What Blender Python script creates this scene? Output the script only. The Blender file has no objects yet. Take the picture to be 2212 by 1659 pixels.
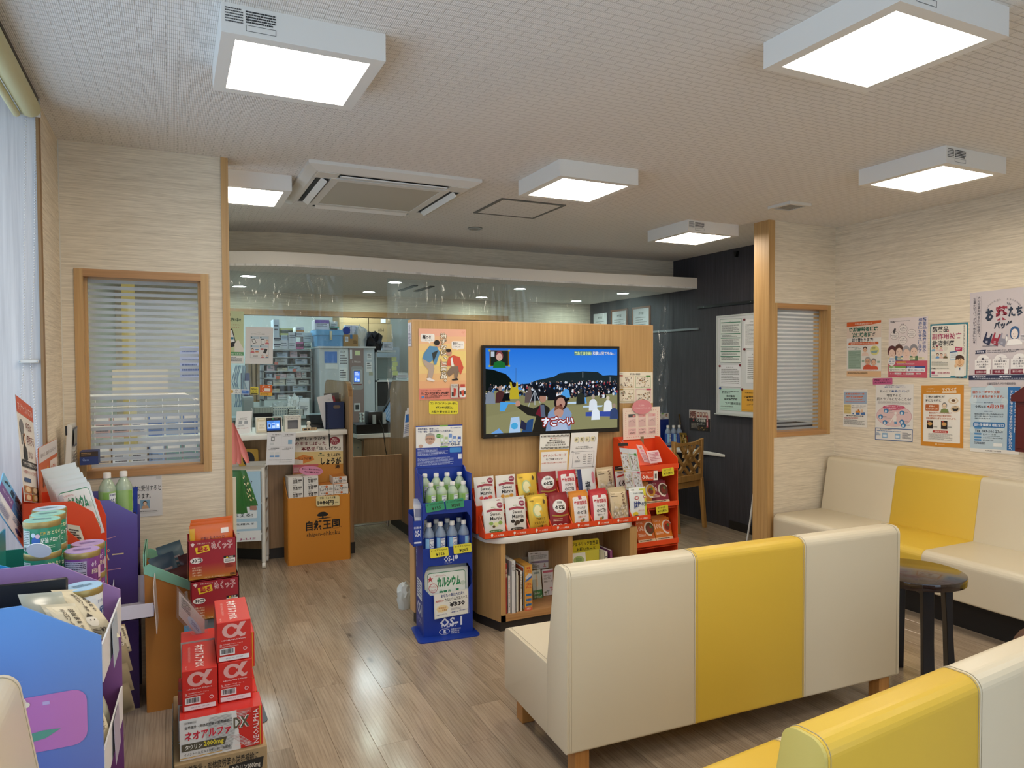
import bpy, bmesh, math, random
from mathutils import Vector as V3, Matrix, noise as NZ
random.seed(7)
SC = bpy.context.scene
COL = SC.collection
PI = math.pi
ORD = ['first','second','third','fourth','fifth','sixth','seventh','eighth','ninth','tenth','eleventh','twelfth']

# ---------------------------------------------------------------- camera
cd = bpy.data.cameras.new('camera'); cam = bpy.data.objects.new('camera', cd); COL.objects.link(cam)
cd.sensor_width = 36.0; cd.lens = 24.9414; cd.clip_start = .02
yaw, pit, rol = 0.4468, 0.0278, -0.0044
fw = V3((math.sin(yaw)*math.cos(pit), math.cos(yaw)*math.cos(pit), -math.sin(pit)))
rt = V3((math.cos(yaw), -math.sin(yaw), 0)); up = rt.cross(fw)
rt, up = rt*math.cos(rol)+up*math.sin(rol), -rt*math.sin(rol)+up*math.cos(rol)
cam.matrix_world = Matrix(((rt.x,up.x,-fw.x,0),(rt.y,up.y,-fw.y,0),(rt.z,up.z,-fw.z,1.52),(0,0,0,1)))
SC.camera = cam

# ---------------------------------------------------------------- world, exposure
w = bpy.data.worlds.new('World'); SC.world = w; w.use_nodes = True
nt = w.node_tree; bg = nt.nodes['Background']
bg.inputs[0].default_value = (.62,.80,1.0,1); bg.inputs[1].default_value = 1.5
vs = SC.view_settings; vs.view_transform = 'Standard'; vs.look = 'None'; vs.gamma = 1; vs.use_curve_mapping = False
vs.exposure = 0.65
SC.cycles.use_denoising = True
SC.cycles.max_bounces = 8; SC.cycles.diffuse_bounces = 4; SC.cycles.glossy_bounces = 3
SC.cycles.transmission_bounces = 4; SC.cycles.transparent_max_bounces = 16
SC.cycles.sample_clamp_indirect = 6; SC.cycles.caustics_reflective = False; SC.cycles.caustics_refractive = False
PANEL_E = 15.0         # ceiling light diffusers
SPOT_E = 75.0           # small downlights of the dispensary

# ---------------------------------------------------------------- materials
def lin(c):
    if isinstance(c, str):
        c = c.lstrip('#'); c = [int(c[i:i+2],16)/255 for i in (0,2,4)]
        c = [x/12.92 if x <= .04045 else ((x+.055)/1.055)**2.4 for x in c]
    return (*c[:3], 1)
MC = {}
def C(col, rough=.55, metal=0, trans=0, alpha=1, emit=0, coat=0, spec=.5):
    """plain procedural material, slight grain in the roughness"""
    k = (str(col), rough, metal, trans, alpha, emit, coat, spec)
    if k in MC: return MC[k]
    m = bpy.data.materials.new('paint_%s' % str(col).lstrip('#')[:6]); m.use_nodes = True
    b = m.node_tree.nodes['Principled BSDF']; i = b.inputs
    i['Base Color'].default_value = lin(col); i['Roughness'].default_value = rough; i['Metallic'].default_value = metal
    i['Transmission Weight'].default_value = trans; i['Alpha'].default_value = alpha; i['Coat Weight'].default_value = coat
    i['Specular IOR Level'].default_value = spec
    if emit: i['Emission Color'].default_value = lin(col); i['Emission Strength'].default_value = emit
    m.diffuse_color = lin(col)
    MC[k] = m; return m
class N:
    """small node-tree writer"""
    def __init__(s, name):
        s.m = bpy.data.materials.new(name); s.m.use_nodes = True; s.t = s.m.node_tree
        s.b = s.t.nodes['Principled BSDF']
    def n(s, typ, **kw):
        x = s.t.nodes.new('ShaderNode'+typ)
        for k, v in kw.items():
            if k.startswith('i_'):
                x.inputs[k[2:].replace('_',' ')].default_value = v
            else: setattr(x, k, v)
        return x
    def l(s, a, b): s.t.links.new(a, b)
    def coords(s, scale, rot=(0,0,0), src='Object'):
        tc = s.n('TexCoord'); mp = s.n('Mapping'); mp.inputs['Scale'].default_value = scale; mp.inputs['Rotation'].default_value = rot
        s.l(tc.outputs[src], mp.inputs[0]); return mp.outputs[0]
    def noise(s, vec, scale, detail=3, rough=.5):
        x = s.n('TexNoise'); x.inputs['Scale'].default_value = scale; x.inputs['Detail'].default_value = detail
        x.inputs['Roughness'].default_value = rough; s.l(vec, x.inputs['Vector']); return x.outputs[0]
    def ramp(s, fac, stops):
        r = s.n('ValToRGB'); e = r.color_ramp.elements
        while len(e) < len(stops): e.new(.5)
        for q, (p, c) in zip(e, stops): q.position = p; q.color = lin(c)
        s.l(fac, r.inputs[0]); return r.outputs[0]
    def mix(s, fac, a, b, mode='MIX'):
        x = s.n('Mix', data_type='RGBA', blend_type=mode)
        for sock, v in ((x.inputs[0], fac), (x.inputs[6], a), (x.inputs[7], b)):
            if isinstance(v, (int, float)): sock.default_value = v
            elif isinstance(v, (str, tuple)): sock.default_value = lin(v)
            else: s.l(v, sock)
        return x.outputs[2]
    def bump(s, h, strength=.2, dist=.002):
        x = s.n('Bump'); x.inputs['Strength'].default_value = strength; x.inputs['Distance'].default_value = dist
        s.l(h, x.inputs['Height']); s.l(x.outputs[0], s.b.inputs['Normal']); return x
    def col(s, c): s.l(c, s.b.inputs['Base Color']); return s
    def set(s, **kw):
        for k, v in kw.items(): s.b.inputs[k.replace('_',' ')].default_value = v
        return s
def wood(name, c1, c2, axis='z', scale=1, rough=.45, bump=.05):
    """straight fine grain running along one axis"""
    a = N(name); sc = {'z':(60,60,1.4),'x':(1.4,60,60),'y':(60,1.4,60)}[axis]
    v = a.coords(tuple(k*scale for k in sc)); n1 = a.noise(v, 1.6, 5, .6)
    v2 = a.coords(tuple(k*scale*.2 for k in sc)); n2 = a.noise(v2, 1.2, 2)
    mx = a.n('Math', operation='ADD'); m2 = a.n('Math', operation='MULTIPLY'); m2.inputs[1].default_value = .5
    a.l(n2, m2.inputs[0]); a.l(n1, mx.inputs[0]); a.l(m2.outputs[0], mx.inputs[1])
    a.col(a.ramp(mx.outputs[0], [(.45,c2),(.95,c1)])); a.bump(n1, bump, .001); a.set(Roughness=rough)
    return a.m
def wallpaper(name, c1, c2, axis='x', rough=.85, strength=.35):
    """horizontal raised weft streaks broken into short runs"""
    a = N(name); sc = {'x':(9,1,330),'y':(1,9,330),'v':(300,300,4)}[axis]
    v = a.coords(sc); n1 = a.noise(v, 1, 4, .65)
    v2 = a.coords(tuple(k*.3 for k in sc)); n2 = a.noise(v2, 1, 2)
    mx = a.n('Math', operation='MULTIPLY_ADD'); a.l(n2, mx.inputs[0]); mx.inputs[1].default_value = .5; a.l(n1, mx.inputs[2])
    a.col(a.ramp(mx.outputs[0], [(.5,c2),(.95,c1)])); a.bump(n1, strength, .003); a.set(Roughness=rough)
    return a.m
def leather(name, c):
    a = N(name); v = a.coords((1,1,1)); n = a.noise(v, 420, 2); d = a.noise(v, 3, 3)
    a.col(a.mix(d, c, tuple(x*.93 for x in lin(c)[:3]))); a.bump(n, .12, .0006); a.set(Roughness=.42)
    return a.m
def weave_paper(name, c1, c2):
    """ceiling paper: offset ribbed blocks, a basket weave"""
    a = N(name); v = a.coords((1,1,1))
    br = a.n('TexBrick'); a.l(v, br.inputs['Vector']); br.offset = .5
    for k, x in (('Scale',1.0),('Mortar Size',.004),('Mortar Smooth',.9),('Brick Width',.078),('Row Height',.030)): br.inputs[k].default_value = x
    br.inputs['Color1'].default_value = (.55,.55,.55,1); br.inputs['Color2'].default_value = (.62,.62,.62,1); br.inputs['Mortar'].default_value = (0,0,0,1)
    wv = a.n('TexWave', wave_type='BANDS', bands_direction='X'); a.l(v, wv.inputs['Vector']); wv.inputs['Scale'].default_value = 55; wv.inputs['Distortion'].default_value = .4
    h = a.mix(.35, br.outputs[0], wv.outputs[0])
    a.col(a.ramp(h, [(.1,c2),(.6,c1)])); a.bump(h, .55, .004); a.set(Roughness=.9)
    return a.m
OAK = wood('oak_laminate_vertical', '#c9a26b', '#ab834e')
OAKD = wood('taupe_oak_laminate', '#a98a68', '#84684b')
OAKX = wood('oak_trim_lengthwise', '#c0915f', '#9d7142', 'x')
OAKY = wood('oak_trim_depthwise', '#c0915f', '#9d7142', 'y')
OAKH = wood('honey_oak_furniture', '#b98d50', '#8f6934')
WHITEWOOD = wood('pale_grey_wood', '#d6d3d2', '#b7b4b5', rough=.5)
PAPER_X = wallpaper('wallpaper_beige_x', '#efe3cd', '#c8baa2', 'x')
PAPER_Y = wallpaper('wallpaper_beige_y', '#efe3cd', '#c8baa2', 'y')
DARKWALL = wallpaper('wallpaper_charcoal', '#45434a', '#28272d', 'v', .7, .25)
CEIL = weave_paper('ceiling_weave', '#ebe8e4', '#c6c2bd')
CREAM = leather('cream_leatherette', '#d8cdb4'); YEL = leather('yellow_leatherette', '#ddb942'); YELP = leather('pale_yellow_leatherette', '#cfc06c')
WHITE = C('#e6e4df', .4); OFFW = C('#d9d6cf', .5); BLACK = C('#0b0b0c', .35); DARKB = C('#141011', .25)
STEEL = C('#b9bcc0', .3, 1); CHROME = C('#d0d2d6', .15, 1); GREYM = C('#9aa0a6', .45)

# ---------------------------------------------------------------- geometry
class B:
    """collects boxes, prisms, tubes, lathes, prints; obj() links them as ONE mesh object"""
    def __init__(s, mat=None): s.v=[]; s.f=[]; s.fm=[]; s.mats=[]; s.d=mat; s.X=None; s.hold=False
    def mi(s, m):
        m = m or s.d
        if m not in s.mats: s.mats.append(m)
        return s.mats.index(m)
    def add(s, vs, fs, mat=None):
        o = len(s.v); k = s.mi(mat)
        if s.X is not None: vs = [s.X @ V3(p) for p in vs]
        s.v += [tuple(p) for p in vs]; s.f += [tuple(i+o for i in f) for f in fs]; s.fm += [k]*len(fs); return s
    def box(s, x0,y0,z0,x1,y1,z1, mat=None):
        vs = [(x,y,z) for x in (x0,x1) for y in (y0,y1) for z in (z0,z1)]
        return s.add(vs, [(0,1,3,2),(4,6,7,5),(0,4,5,1),(2,3,7,6),(0,2,6,4),(1,5,7,3)], mat)
    def rbox(s, x0,y0,z0,x1,y1,z1, r=.01, seg=2, mat=None, keep=()):
        bm = bmesh.new(); bmesh.ops.create_cube(bm, size=1)
        for v in bm.verts: v.co = V3(((x0,x1)[v.co.x>0],(y0,y1)[v.co.y>0],(z0,z1)[v.co.z>0]))
        return s.bev(bm, r, seg, mat)
    def bev(s, bm, r, seg=2, mat=None, sel=None):
        es = [e for e in bm.edges if sel is None or sel(e)]
        bmesh.ops.bevel(bm, geom=es, offset=r, segments=seg, profile=.5, affect='EDGES', clamp_overlap=True)
        bm.verts.index_update(); s.add([v.co.copy() for v in bm.verts], [[v.index for v in f.verts] for f in bm.faces], mat); bm.free(); return s
    def prism(s, pts, axis, a, b, mat=None, bevel=0, seg=2):
        def P(p, t): return {'x':(t,p[0],p[1]),'y':(p[0],t,p[1]),'z':(p[0],p[1],t)}[axis]
        n = len(pts); vs = [P(p,a) for p in pts]+[P(p,b) for p in pts]
        fs = [tuple(range(n)), tuple(range(2*n-1,n-1,-1))]+[(i,i+n,(i+1)%n+n,(i+1)%n) for i in range(n)]
        if bevel:
            bm = bmesh.new(); bv = [bm.verts.new(p) for p in vs]
            for f in fs: bm.faces.new([bv[i] for i in f])
            bmesh.ops.recalc_face_normals(bm, faces=bm.faces); return s.bev(bm, bevel, seg, mat)
        return s.add(vs, fs, mat)
    def cyl(s, p, q, r, mat=None, n=16, r2=None):
        p, q = V3(p), V3(q); d = (q-p).normalized(); u = d.orthogonal().normalized(); w_ = d.cross(u); r2 = r if r2 is None else r2
        vs = [p+(u*math.cos(t)+w_*math.sin(t))*r for t in [2*PI*i/n for i in range(n)]]+[q+(u*math.cos(t)+w_*math.sin(t))*r2 for t in [2*PI*i/n for i in range(n)]]
        return s.add(vs, [tuple(range(n-1,-1,-1)), tuple(range(n,2*n))]+[(i,(i+1)%n,(i+1)%n+n,i+n) for i in range(n)], mat)
    def tube(s, pts, r, mat=None, n=6):
        pts = [V3(p) for p in pts]; vs=[]; fs=[]
        for i, p in enumerate(pts):
            d = (pts[min(i+1,len(pts)-1)]-pts[max(i-1,0)]).normalized(); u = d.cross(V3((.3,.2,.93))).normalized(); w_ = d.cross(u)
            vs += [p+(u*math.cos(2*PI*k/n)+w_*math.sin(2*PI*k/n))*r for k in range(n)]
        for i in range(len(pts)-1):
            fs += [(i*n+k,i*n+(k+1)%n,(i+1)*n+(k+1)%n,(i+1)*n+k) for k in range(n)]
        fs += [tuple(range(n-1,-1,-1)), tuple(range((len(pts)-1)*n,len(pts)*n))]
        return s.add(vs, fs, mat)
    def lathe(s, prof, c=(0,0,0), mat=None, n=20):
        vs=[]; fs=[]; m=len(prof)
        for r, z in prof: vs += [(c[0]+r*math.cos(2*PI*k/n), c[1]+r*math.sin(2*PI*k/n), c[2]+z) for k in range(n)]
        for i in range(m-1): fs += [(i*n+k,i*n+(k+1)%n,(i+1)*n+(k+1)%n,(i+1)*n+k) for k in range(n)]
        fs += [tuple(range(n-1,-1,-1)), tuple(range((m-1)*n,m*n))]
        return s.add(vs, fs, mat)
    def grid(s, fn, nu, nv, mat=None, thick=None):
        vs = [fn(i/nu, j/nv) for j in range(nv+1) for i in range(nu+1)]; W=nu+1
        return s.add(vs, [(j*W+i, j*W+i+1, (j+1)*W+i+1, (j+1)*W+i) for j in range(nv) for i in range(nu)], mat)
    def slab(s, O, U, W_, t, mat=None):
        """thin sheet: O top left, U along the width, W_ down the height, t thickness backwards"""
        O,U,W_ = V3(O),V3(U),V3(W_); n = W_.cross(U).normalized()*-t
        vs = [O,O+U,O+U+W_,O+W_]; vs += [p+n for p in vs]
        return s.add(vs, [(3,2,1,0),(4,5,6,7),(0,1,5,4),(1,2,6,5),(2,3,7,6),(3,0,4,7)], mat)
    def obj(s, name, parent=None, smooth=True, ang=40):
        me = bpy.data.meshes.new(name); me.from_pydata(s.v, [], s.f)
        for m in s.mats: me.materials.append(m)
        me.polygons.foreach_set('material_index', s.fm)
        if smooth and len(s.f) < 60000:
            me.polygons.foreach_set('use_smooth', [True]*len(s.f)); me.set_sharp_from_angle(angle=math.radians(ang))
        me.update(); o = bpy.data.objects.new(name, me); COL.objects.link(o)
        if parent: o.parent = parent
        return o
def tag(o, label=None, cat=None, group=None, kind=None):
    for k, v in (('label',label),('category',cat),('group',group),('kind',kind)):
        if v: o[k] = v
    return o
def thing(name, label, cat, loc=(0,0,0), rz=0, group=None, rot=None):
    o = bpy.data.objects.new(name, None); COL.objects.link(o); o.empty_display_size = .05
    o.location = loc; o.rotation_euler = rot or (0,0,rz); return tag(o, label, cat, group)
def dup(root, loc, rz=None, label=None, group=None, rot=None):
    r = root.copy(); COL.objects.link(r); r.location = loc
    if rz is not None: r.rotation_euler = (0,0,rz)
    if rot: r.rotation_euler = rot
    if label: r['label'] = label
    if group: r['group'] = group
    for ch in list(root.children):
        c_ = ch.copy(); COL.objects.link(c_); c_.parent = r
        for g in ch.children:
            d = g.copy(); COL.objects.link(d); d.parent = c_
    return r
def struct(name, b, parent=None, smooth=True):
    o = b.obj(name, parent, smooth)
    if not parent: o['kind'] = 'structure'
    return o

# ---------------------------------------------------------------- flat print (lettering and pictures on real surfaces)
TC = {}
def glyphs(s, bold=0):
    k = (s, bold)
    if k not in TC:
        c = bpy.data.curves.new('t','FONT'); c.body = s; c.offset = bold; c.resolution_u = 1; c.fill_mode = 'FRONT'
        o = bpy.data.objects.new('t', c); m = o.to_mesh()
        vs = [tuple(v.co)[:2] for v in m.vertices]; fs = [tuple(p.vertices) for p in m.polygons]
        o.to_mesh_clear(); bpy.data.objects.remove(o); bpy.data.curves.remove(c); TC[k] = (vs, fs)
    return TC[k]
class Print:
    """ink in 0..1 sheet coordinates (u right, v down from the top left corner) on a sheet O,U,W"""
    def __init__(s, O=(0,0,0), U=(1,0,0), W=(0,0,-1), eps=.0006, warp=None, rough=.6, emit=0):
        s.O,s.U,s.W = V3(O),V3(U),V3(W); s.n = s.W.cross(s.U).normalized(); s.b = B(); s.k = 1; s.eps = eps; s.warp = warp; s.rough = rough; s.emit = emit; s.hush = False
    def nx(s): s.k += .03; return s
    def P(s, u, v):
        q = s.O+s.U*u+s.W*v+s.n*(s.eps*s.k)
        if s.warp: q = q+s.n*s.warp(u,v)
        return q
    def m(s, c): return c if not isinstance(c,(str,tuple)) else C(c, s.rough, emit=s.emit) if not s.emit else EM(c, s.emit)
    def poly(s, pts, c):
        if not s.hush: s.nx()
        if s.warp and len(pts) > 3:
            n = len(pts); cu = sum(p[0] for p in pts)/n; cv = sum(p[1] for p in pts)/n; pp = []
            for i in range(n):
                a, b_ = pts[i], pts[(i+1)%n]; k = max(1,int(max(abs(a[0]-b_[0]),abs(a[1]-b_[1]))/.17))
                pp += [(a[0]+(b_[0]-a[0])*j/k, a[1]+(b_[1]-a[1])*j/k) for j in range(k)]
            n = len(pp); R_ = (1,.75,.5,.25)
            vs = [s.P(cu+(p[0]-cu)*f, cv+(p[1]-cv)*f) for f in R_ for p in pp]+[s.P(cu,cv)]
            fs = [(r*n+(i+1)%n, r*n+i, (r+1)*n+i, (r+1)*n+(i+1)%n) for r in range(3) for i in range(n)]+[(3*n+(i+1)%n, 3*n+i, 4*n) for i in range(n)]
            s.b.add(vs, fs, s.m(c)); return s
        s.b.add([s.P(*p) for p in pts], [tuple(range(len(pts)-1,-1,-1))], s.m(c)); return s
    def lay(s, d=1): s.k += d; return s
    def rect(s, u0,v0,u1,v1, c):
        if s.warp:
            s.nx()
            n = 6; s.b.add([s.P(u0+(u1-u0)*i/n, v0+(v1-v0)*j/n) for j in range(n+1) for i in range(n+1)],
                           [(j*(n+1)+i,(j+1)*(n+1)+i,(j+1)*(n+1)+i+1,j*(n+1)+i+1) for j in range(n) for i in range(n)], s.m(c)); return s
        return s.poly([(u0,v0),(u1,v0),(u1,v1),(u0,v1)], c)
    def rr(s, u0,v0,u1,v1, c, r=.2, asp=None):
        asp = asp or s.U.length/s.W.length; rv = r*(v1-v0); ru = min(rv/asp, (u1-u0)/2); pts=[]
        for cx,cy,a in ((u1-ru,v0+rv,-PI/2),(u1-ru,v1-rv,0),(u0+ru,v1-rv,PI/2),(u0+ru,v0+rv,PI)):
            pts += [(cx+ru*math.cos(a+t*PI/8), cy+rv*math.sin(a+t*PI/8)) for t in range(5)]
        return s.poly(pts, c)
    def ell(s, cu,cv,ru,rv, c, n=20, a0=0, a1=2*PI):
        return s.poly([(cu+ru*math.cos(a0+(a1-a0)*i/n), cv+rv*math.sin(a0+(a1-a0)*i/n)) for i in range(n)], c)
    def ring(s, u0,v0,u1,v1, c, t=.02):
        a = s.U.length/s.W.length; tv = t; tu = t/a
        s.rect(u0,v0,u1,v0+tv,c); s.rect(u0,v1-tv,u1,v1,c); s.rect(u0,v0,u0+tu,v1,c); s.rect(u1-tu,v0,u1,v1,c); return s
    def line(s, pts, t, c):
        a = s.U.length/s.W.length
        for p, q in zip(pts, pts[1:]):
            dx, dy = (q[0]-p[0])*a, q[1]-p[1]; L = math.hypot(dx,dy) or 1; nx, ny = -dy/L*t/2/a, dx/L*t/2
            s.poly([(p[0]+nx,p[1]+ny),(p[0]-nx,p[1]-ny),(q[0]-nx,q[1]-ny),(q[0]+nx,q[1]+ny)], c)
        return s
    def text(s, st, u0,v0,u1,v1, c='#222222', bold=.012, rot=0):
        """the string's ink box fills u0..u1, v0..v1; rot 90 turns it clockwise"""
        vs, fs = glyphs(st, bold); s.nx()
        if not vs: return s
        xs=[p[0] for p in vs]; ys=[p[1] for p in vs]; x0,x1,y0,y1 = min(xs),max(xs),min(ys),max(ys)
        if rot == 0: f = lambda x,y: ((x-x0)/(x1-x0), (y1-y)/(y1-y0))
        elif rot == 90: f = lambda x,y: ((y-y0)/(y1-y0), (x-x0)/(x1-x0))
        else: f = lambda x,y: ((y1-y)/(y1-y0), (x1-x)/(x1-x0))
        pts = [f(*p) for p in vs]
        s.b.add([s.P(u0+(u1-u0)*a, v0+(v1-v0)*b) for a,b in pts], fs, s.m(c)); return s
    def vtext(s, st, u0,v0,u1,v1, c='#222222', bold=.012):
        n = len(st); h = (v1-v0)/n
        for i, ch in enumerate(st):
            if ch == 'ー': s.rect((u0+u1)/2-(u1-u0)*.07, v0+h*i+h*.1, (u0+u1)/2+(u1-u0)*.07, v0+h*i+h*.9, c)
            elif ch in '。、,っッゃょ': s.text(ch, u0+(u1-u0)*.5, v0+h*(i+.1), u1, v0+h*(i+.55), c, bold)
            elif ch != ' ': s.text(ch, u0, v0+h*(i+.05), u1, v0+h*(i+.95), c, bold)
        return s
    def fine(s, u0,v0,u1,v1, n, c='#666666', fill=.45, seed=1):
        """rows of small print too fine to read: short dashes of ink"""
        R = random.Random(seed*31+n); h = (v1-v0)/n; s.nx(); s.hush = True
        for i in range(n):
            u = u0; end = u1-(u1-u0)*R.choice((0,0,0,.1,.35))
            while u < end-1e-6:
                d = (u1-u0)*R.uniform(.04,.16); e = min(u+d, end)
                s.poly([(u,v0+h*i),(e,v0+h*i),(e,v0+h*(i+fill)),(u,v0+h*(i+fill))], c); u = e+(u1-u0)*.012
        s.hush = False; return s
    def bars(s, u0,v0,u1,v1, c='#111111', seed=3):
        R = random.Random(seed); u = u0
        while u < u1:
            d = (u1-u0)*R.choice((.012,.02,.03)); s.rect(u,v0,min(u+d,u1),v1,c); u += d+(u1-u0)*R.choice((.012,.02,.03))
        return s
    def bust(s, cu,cv,h, hair,skin,coat, a=None, glasses=False):
        """small drawn person, head and shoulders, h = height in v"""
        a = a or s.U.length/s.W.length; k = h/a
        s.poly([(cu-.42*k,cv+.5*h),(cu-.34*k,cv+.2*h),(cu-.12*k,cv+.1*h),(cu+.12*k,cv+.1*h),(cu+.34*k,cv+.2*h),(cu+.42*k,cv+.5*h)], coat)
        s.lay(); s.ell(cu,cv-.2*h,.25*k,.3*h,hair,14); s.lay(); s.ell(cu,cv-.13*h,.2*k,.23*h,skin,14); s.lay()
        for d in (-1,1): s.ell(cu+d*.08*k,cv-.14*h,.018*k,.022*h,'#2a2020',6)
        s.line([(cu-.06*k,cv-.02*h),(cu,cv),(cu+.06*k,cv-.02*h)], .015*h, '#a04a40')
        if glasses:
            for d in (-1,1): s.line([(cu+d*.14*k,cv-.18*h),(cu+d*.03*k,cv-.18*h),(cu+d*.03*k,cv-.1*h),(cu+d*.14*k,cv-.1*h),(cu+d*.14*k,cv-.18*h)], .012*h, '#222222')
        s.lay(-3); return s
    def obj(s, parent=None, name='print'): return s.b.obj(name, parent, smooth=False)
EMC = {}
def EM(c, e):
    if (c,e) not in EMC:
        m = bpy.data.materials.new('screen_ink'); m.use_nodes = True; t = m.node_tree; t.nodes.clear()
        o = t.nodes.new('ShaderNodeOutputMaterial'); x = t.nodes.new('ShaderNodeEmission'); x.inputs[0].default_value = lin(c); x.inputs[1].default_value = e
        t.links.new(x.outputs[0], o.inputs[0]); EMC[(c,e)] = m
    return EMC[(c,e)]
def sheet(name, label, cat, O, U, W, bg, draw=None, t=.0012, group=None, rough=.6, eps=.0006, parent=None):
    """a flat sheet, card or sign with its print as a child"""
    U, W = V3(U), V3(W); o = B(bg if not isinstance(bg,str) else C(bg, rough)).slab((0,0,0),U,W,t).obj(name, parent, False); o.location = O
    if label: tag(o, label, cat, group)
    if draw:
        p_ = Print((0,0,0),U,W,eps,rough=rough); draw(p_); p_.obj(o)
    return o

# ================================================================ SETTING
H = 2.56; WL = -.458; WR = 4.62; YP = 3.86; YQ = 3.87
def plank_mat():
    a = N('vinyl_plank'); oi = a.n('ObjectInfo'); tc = a.n('TexCoord'); ad = a.n('VectorMath', operation='MULTIPLY_ADD')
    a.l(oi.outputs['Random'], ad.inputs[0]); ad.inputs[1].default_value = (37,91,13); a.l(tc.outputs['Object'], ad.inputs[2])
    def mp(sc):
        m = a.n('Mapping'); m.inputs['Scale'].default_value = sc; a.l(ad.outputs[0], m.inputs[0]); return m.outputs[0]
    g = a.noise(mp((16,2.2,1)), 1.5, 2, .5)                     # cathedral figure
    wv = a.n('TexWave', wave_type='BANDS', bands_direction='X'); wv.inputs['Scale'].default_value = 9; wv.inputs['Distortion'].default_value = 9
    wv.inputs['Detail'].default_value = 3; wv.inputs['Detail Scale'].default_value = .8; a.l(mp((2.2,.32,1)), wv.inputs['Vector'])
    f = a.noise(mp((180,5,1)), 1, 4, .6)
    kn = a.n('TexVoronoi'); kn.inputs['Scale'].default_value = 1; a.l(mp((5,1.7,1)), kn.inputs['Vector'])
    c = a.ramp(f, [(.3,'#8a7358'),(.7,'#b29a79')])
    c = a.mix(.38, c, a.ramp(wv.outputs[0], [(0,'#8b7052'),(.55,'#b69d7c'),(1,'#ad9272')]))
    c = a.mix(.25, c, a.ramp(g, [(.35,'#7d6850'),(.65,'#bda688')]))
    c = a.mix(a.ramp(kn.outputs['Distance'], [(0,(1,1,1)),(.09,(0,0,0))]), c, '#5f4c39')
    hs = a.n('HueSaturation'); a.l(c, hs.inputs['Color'])
    mr = a.n('MapRange'); a.l(oi.outputs['Random'], mr.inputs[0]); mr.inputs[3].default_value = .84; mr.inputs[4].default_value = 1.1
    a.l(mr.outputs[0], hs.inputs['Value']); hs.inputs['Saturation'].default_value = .76
    a.col(hs.outputs[0]); a.bump(f, .12, .001); a.set(Roughness=.17, Specular_IOR_Level=.5)
    return a.m
PLK = plank_mat()
fl = struct('floor', B(C('#6b5a45', .6)).box(-1.3,-1.7,-.08,4.7,9.75,-.003))
PW, PL = .152, .914
pm = None
x0 = .56-7*PW
for i in range(34):
    off = [0,.31,.62,.16,.47,.78][i % 6]*PL*1.0
    for j in range(8):
        y0_ = .35+off-PL+j*PL
        if y0_ > 7.0 or y0_+PL < .35: continue
        if pm is None:
            o = B(PLK).prism([(.0004,-.0035),(PW-.0004,-.0035),(PW-.0004,-.0006),(PW-.0012,0),(.0012,0),(.0004,-.0006)],'y',.0004,PL-.0004).obj('plank', fl, False); pm = o.data
        else:
            o = bpy.data.objects.new('plank', pm); COL.objects.link(o); o.parent = fl
        o.location = (x0+i*PW, y0_, 0)
        if (i*7+j*3) % 2: o.rotation_euler = (0,0,PI); o.location = (x0+(i+1)*PW, y0_+PL, 0)
far = B(PLK)
for i in range(34):
    for j in range(4): far.box(x0+i*PW+.0004, 7.3+j*.6, -.0035, x0+(i+1)*PW-.0004, 7.3+(j+1)*.6-.0008, -.0002)
o = far.obj('plank_field', fl, False); o['kind'] = 'stuff'

struct('ceiling', B(CEIL).box(-1.0,-1.7,H,WR+.1,6.1,H+.1))
# left wall with a floor to ceiling window bay, glass at x -0.95
b = B(PAPER_Y); b.box(-1.1,3.345,0,WL,YP+.12,H); struct('wall_left', b)
b = B(PAPER_Y); b.box(-1.1,-1.7,0,WL,-.6,H); struct('wall_left_near', b)
b = B(WHITEWOOD); b.box(-1.1,3.318,0,WL,3.344,H); b.box(-.462,3.3,0,-.452,3.345,H, C('#8a6a44')); struct('trim_1', b)
GLASSM = N('clear_glass')
def thin_glass(name, tint=(1,1,1), gl=.08, rough=.02, haze=0, hazec=(.8,.85,.9)):
    m = bpy.data.materials.new(name); m.use_nodes = True; t = m.node_tree; t.nodes.clear()
    o = t.nodes.new('ShaderNodeOutputMaterial'); tr = t.nodes.new('ShaderNodeBsdfTransparent'); g = t.nodes.new('ShaderNodeBsdfGlossy')
    tr.inputs[0].default_value = (*tint,1); g.inputs['Roughness'].default_value = rough
    mx = t.nodes.new('ShaderNodeMixShader'); fr = t.nodes.new('ShaderNodeFresnel'); fr.inputs[0].default_value = 1.45
    gm = t.nodes.new('ShaderNodeNewGeometry'); ir = t.nodes.new('ShaderNodeMapRange'); ir.inputs[3].default_value = 1.45; ir.inputs[4].default_value = 1/1.45
    t.links.new(gm.outputs['Backfacing'], ir.inputs[0]); t.links.new(ir.outputs[0], fr.inputs[0]); t.links.new(fr.outputs[0], mx.inputs[0]); t.links.new(tr.outputs[0], mx.inputs[1]); t.links.new(g.outputs[0], mx.inputs[2]); out = mx.outputs[0]
    if haze:
        d = t.nodes.new('ShaderNodeBsdfDiffuse'); d.inputs[0].default_value = (*hazec,1); tl = t.nodes.new('ShaderNodeBsdfTranslucent'); tl.inputs[0].default_value = (*hazec,1)
        ad = t.nodes.new('ShaderNodeMixShader'); ad.inputs[0].default_value = .5; t.links.new(d.outputs[0], ad.inputs[1]); t.links.new(tl.outputs[0], ad.inputs[2])
        m2 = t.nodes.new('ShaderNodeMixShader'); m2.inputs[0].default_value = haze; t.links.new(out, m2.inputs[1]); t.links.new(ad.outputs[0], m2.inputs[2]); out = m2.outputs[0]
    t.links.new(out, o.inputs[0]); return m
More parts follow.
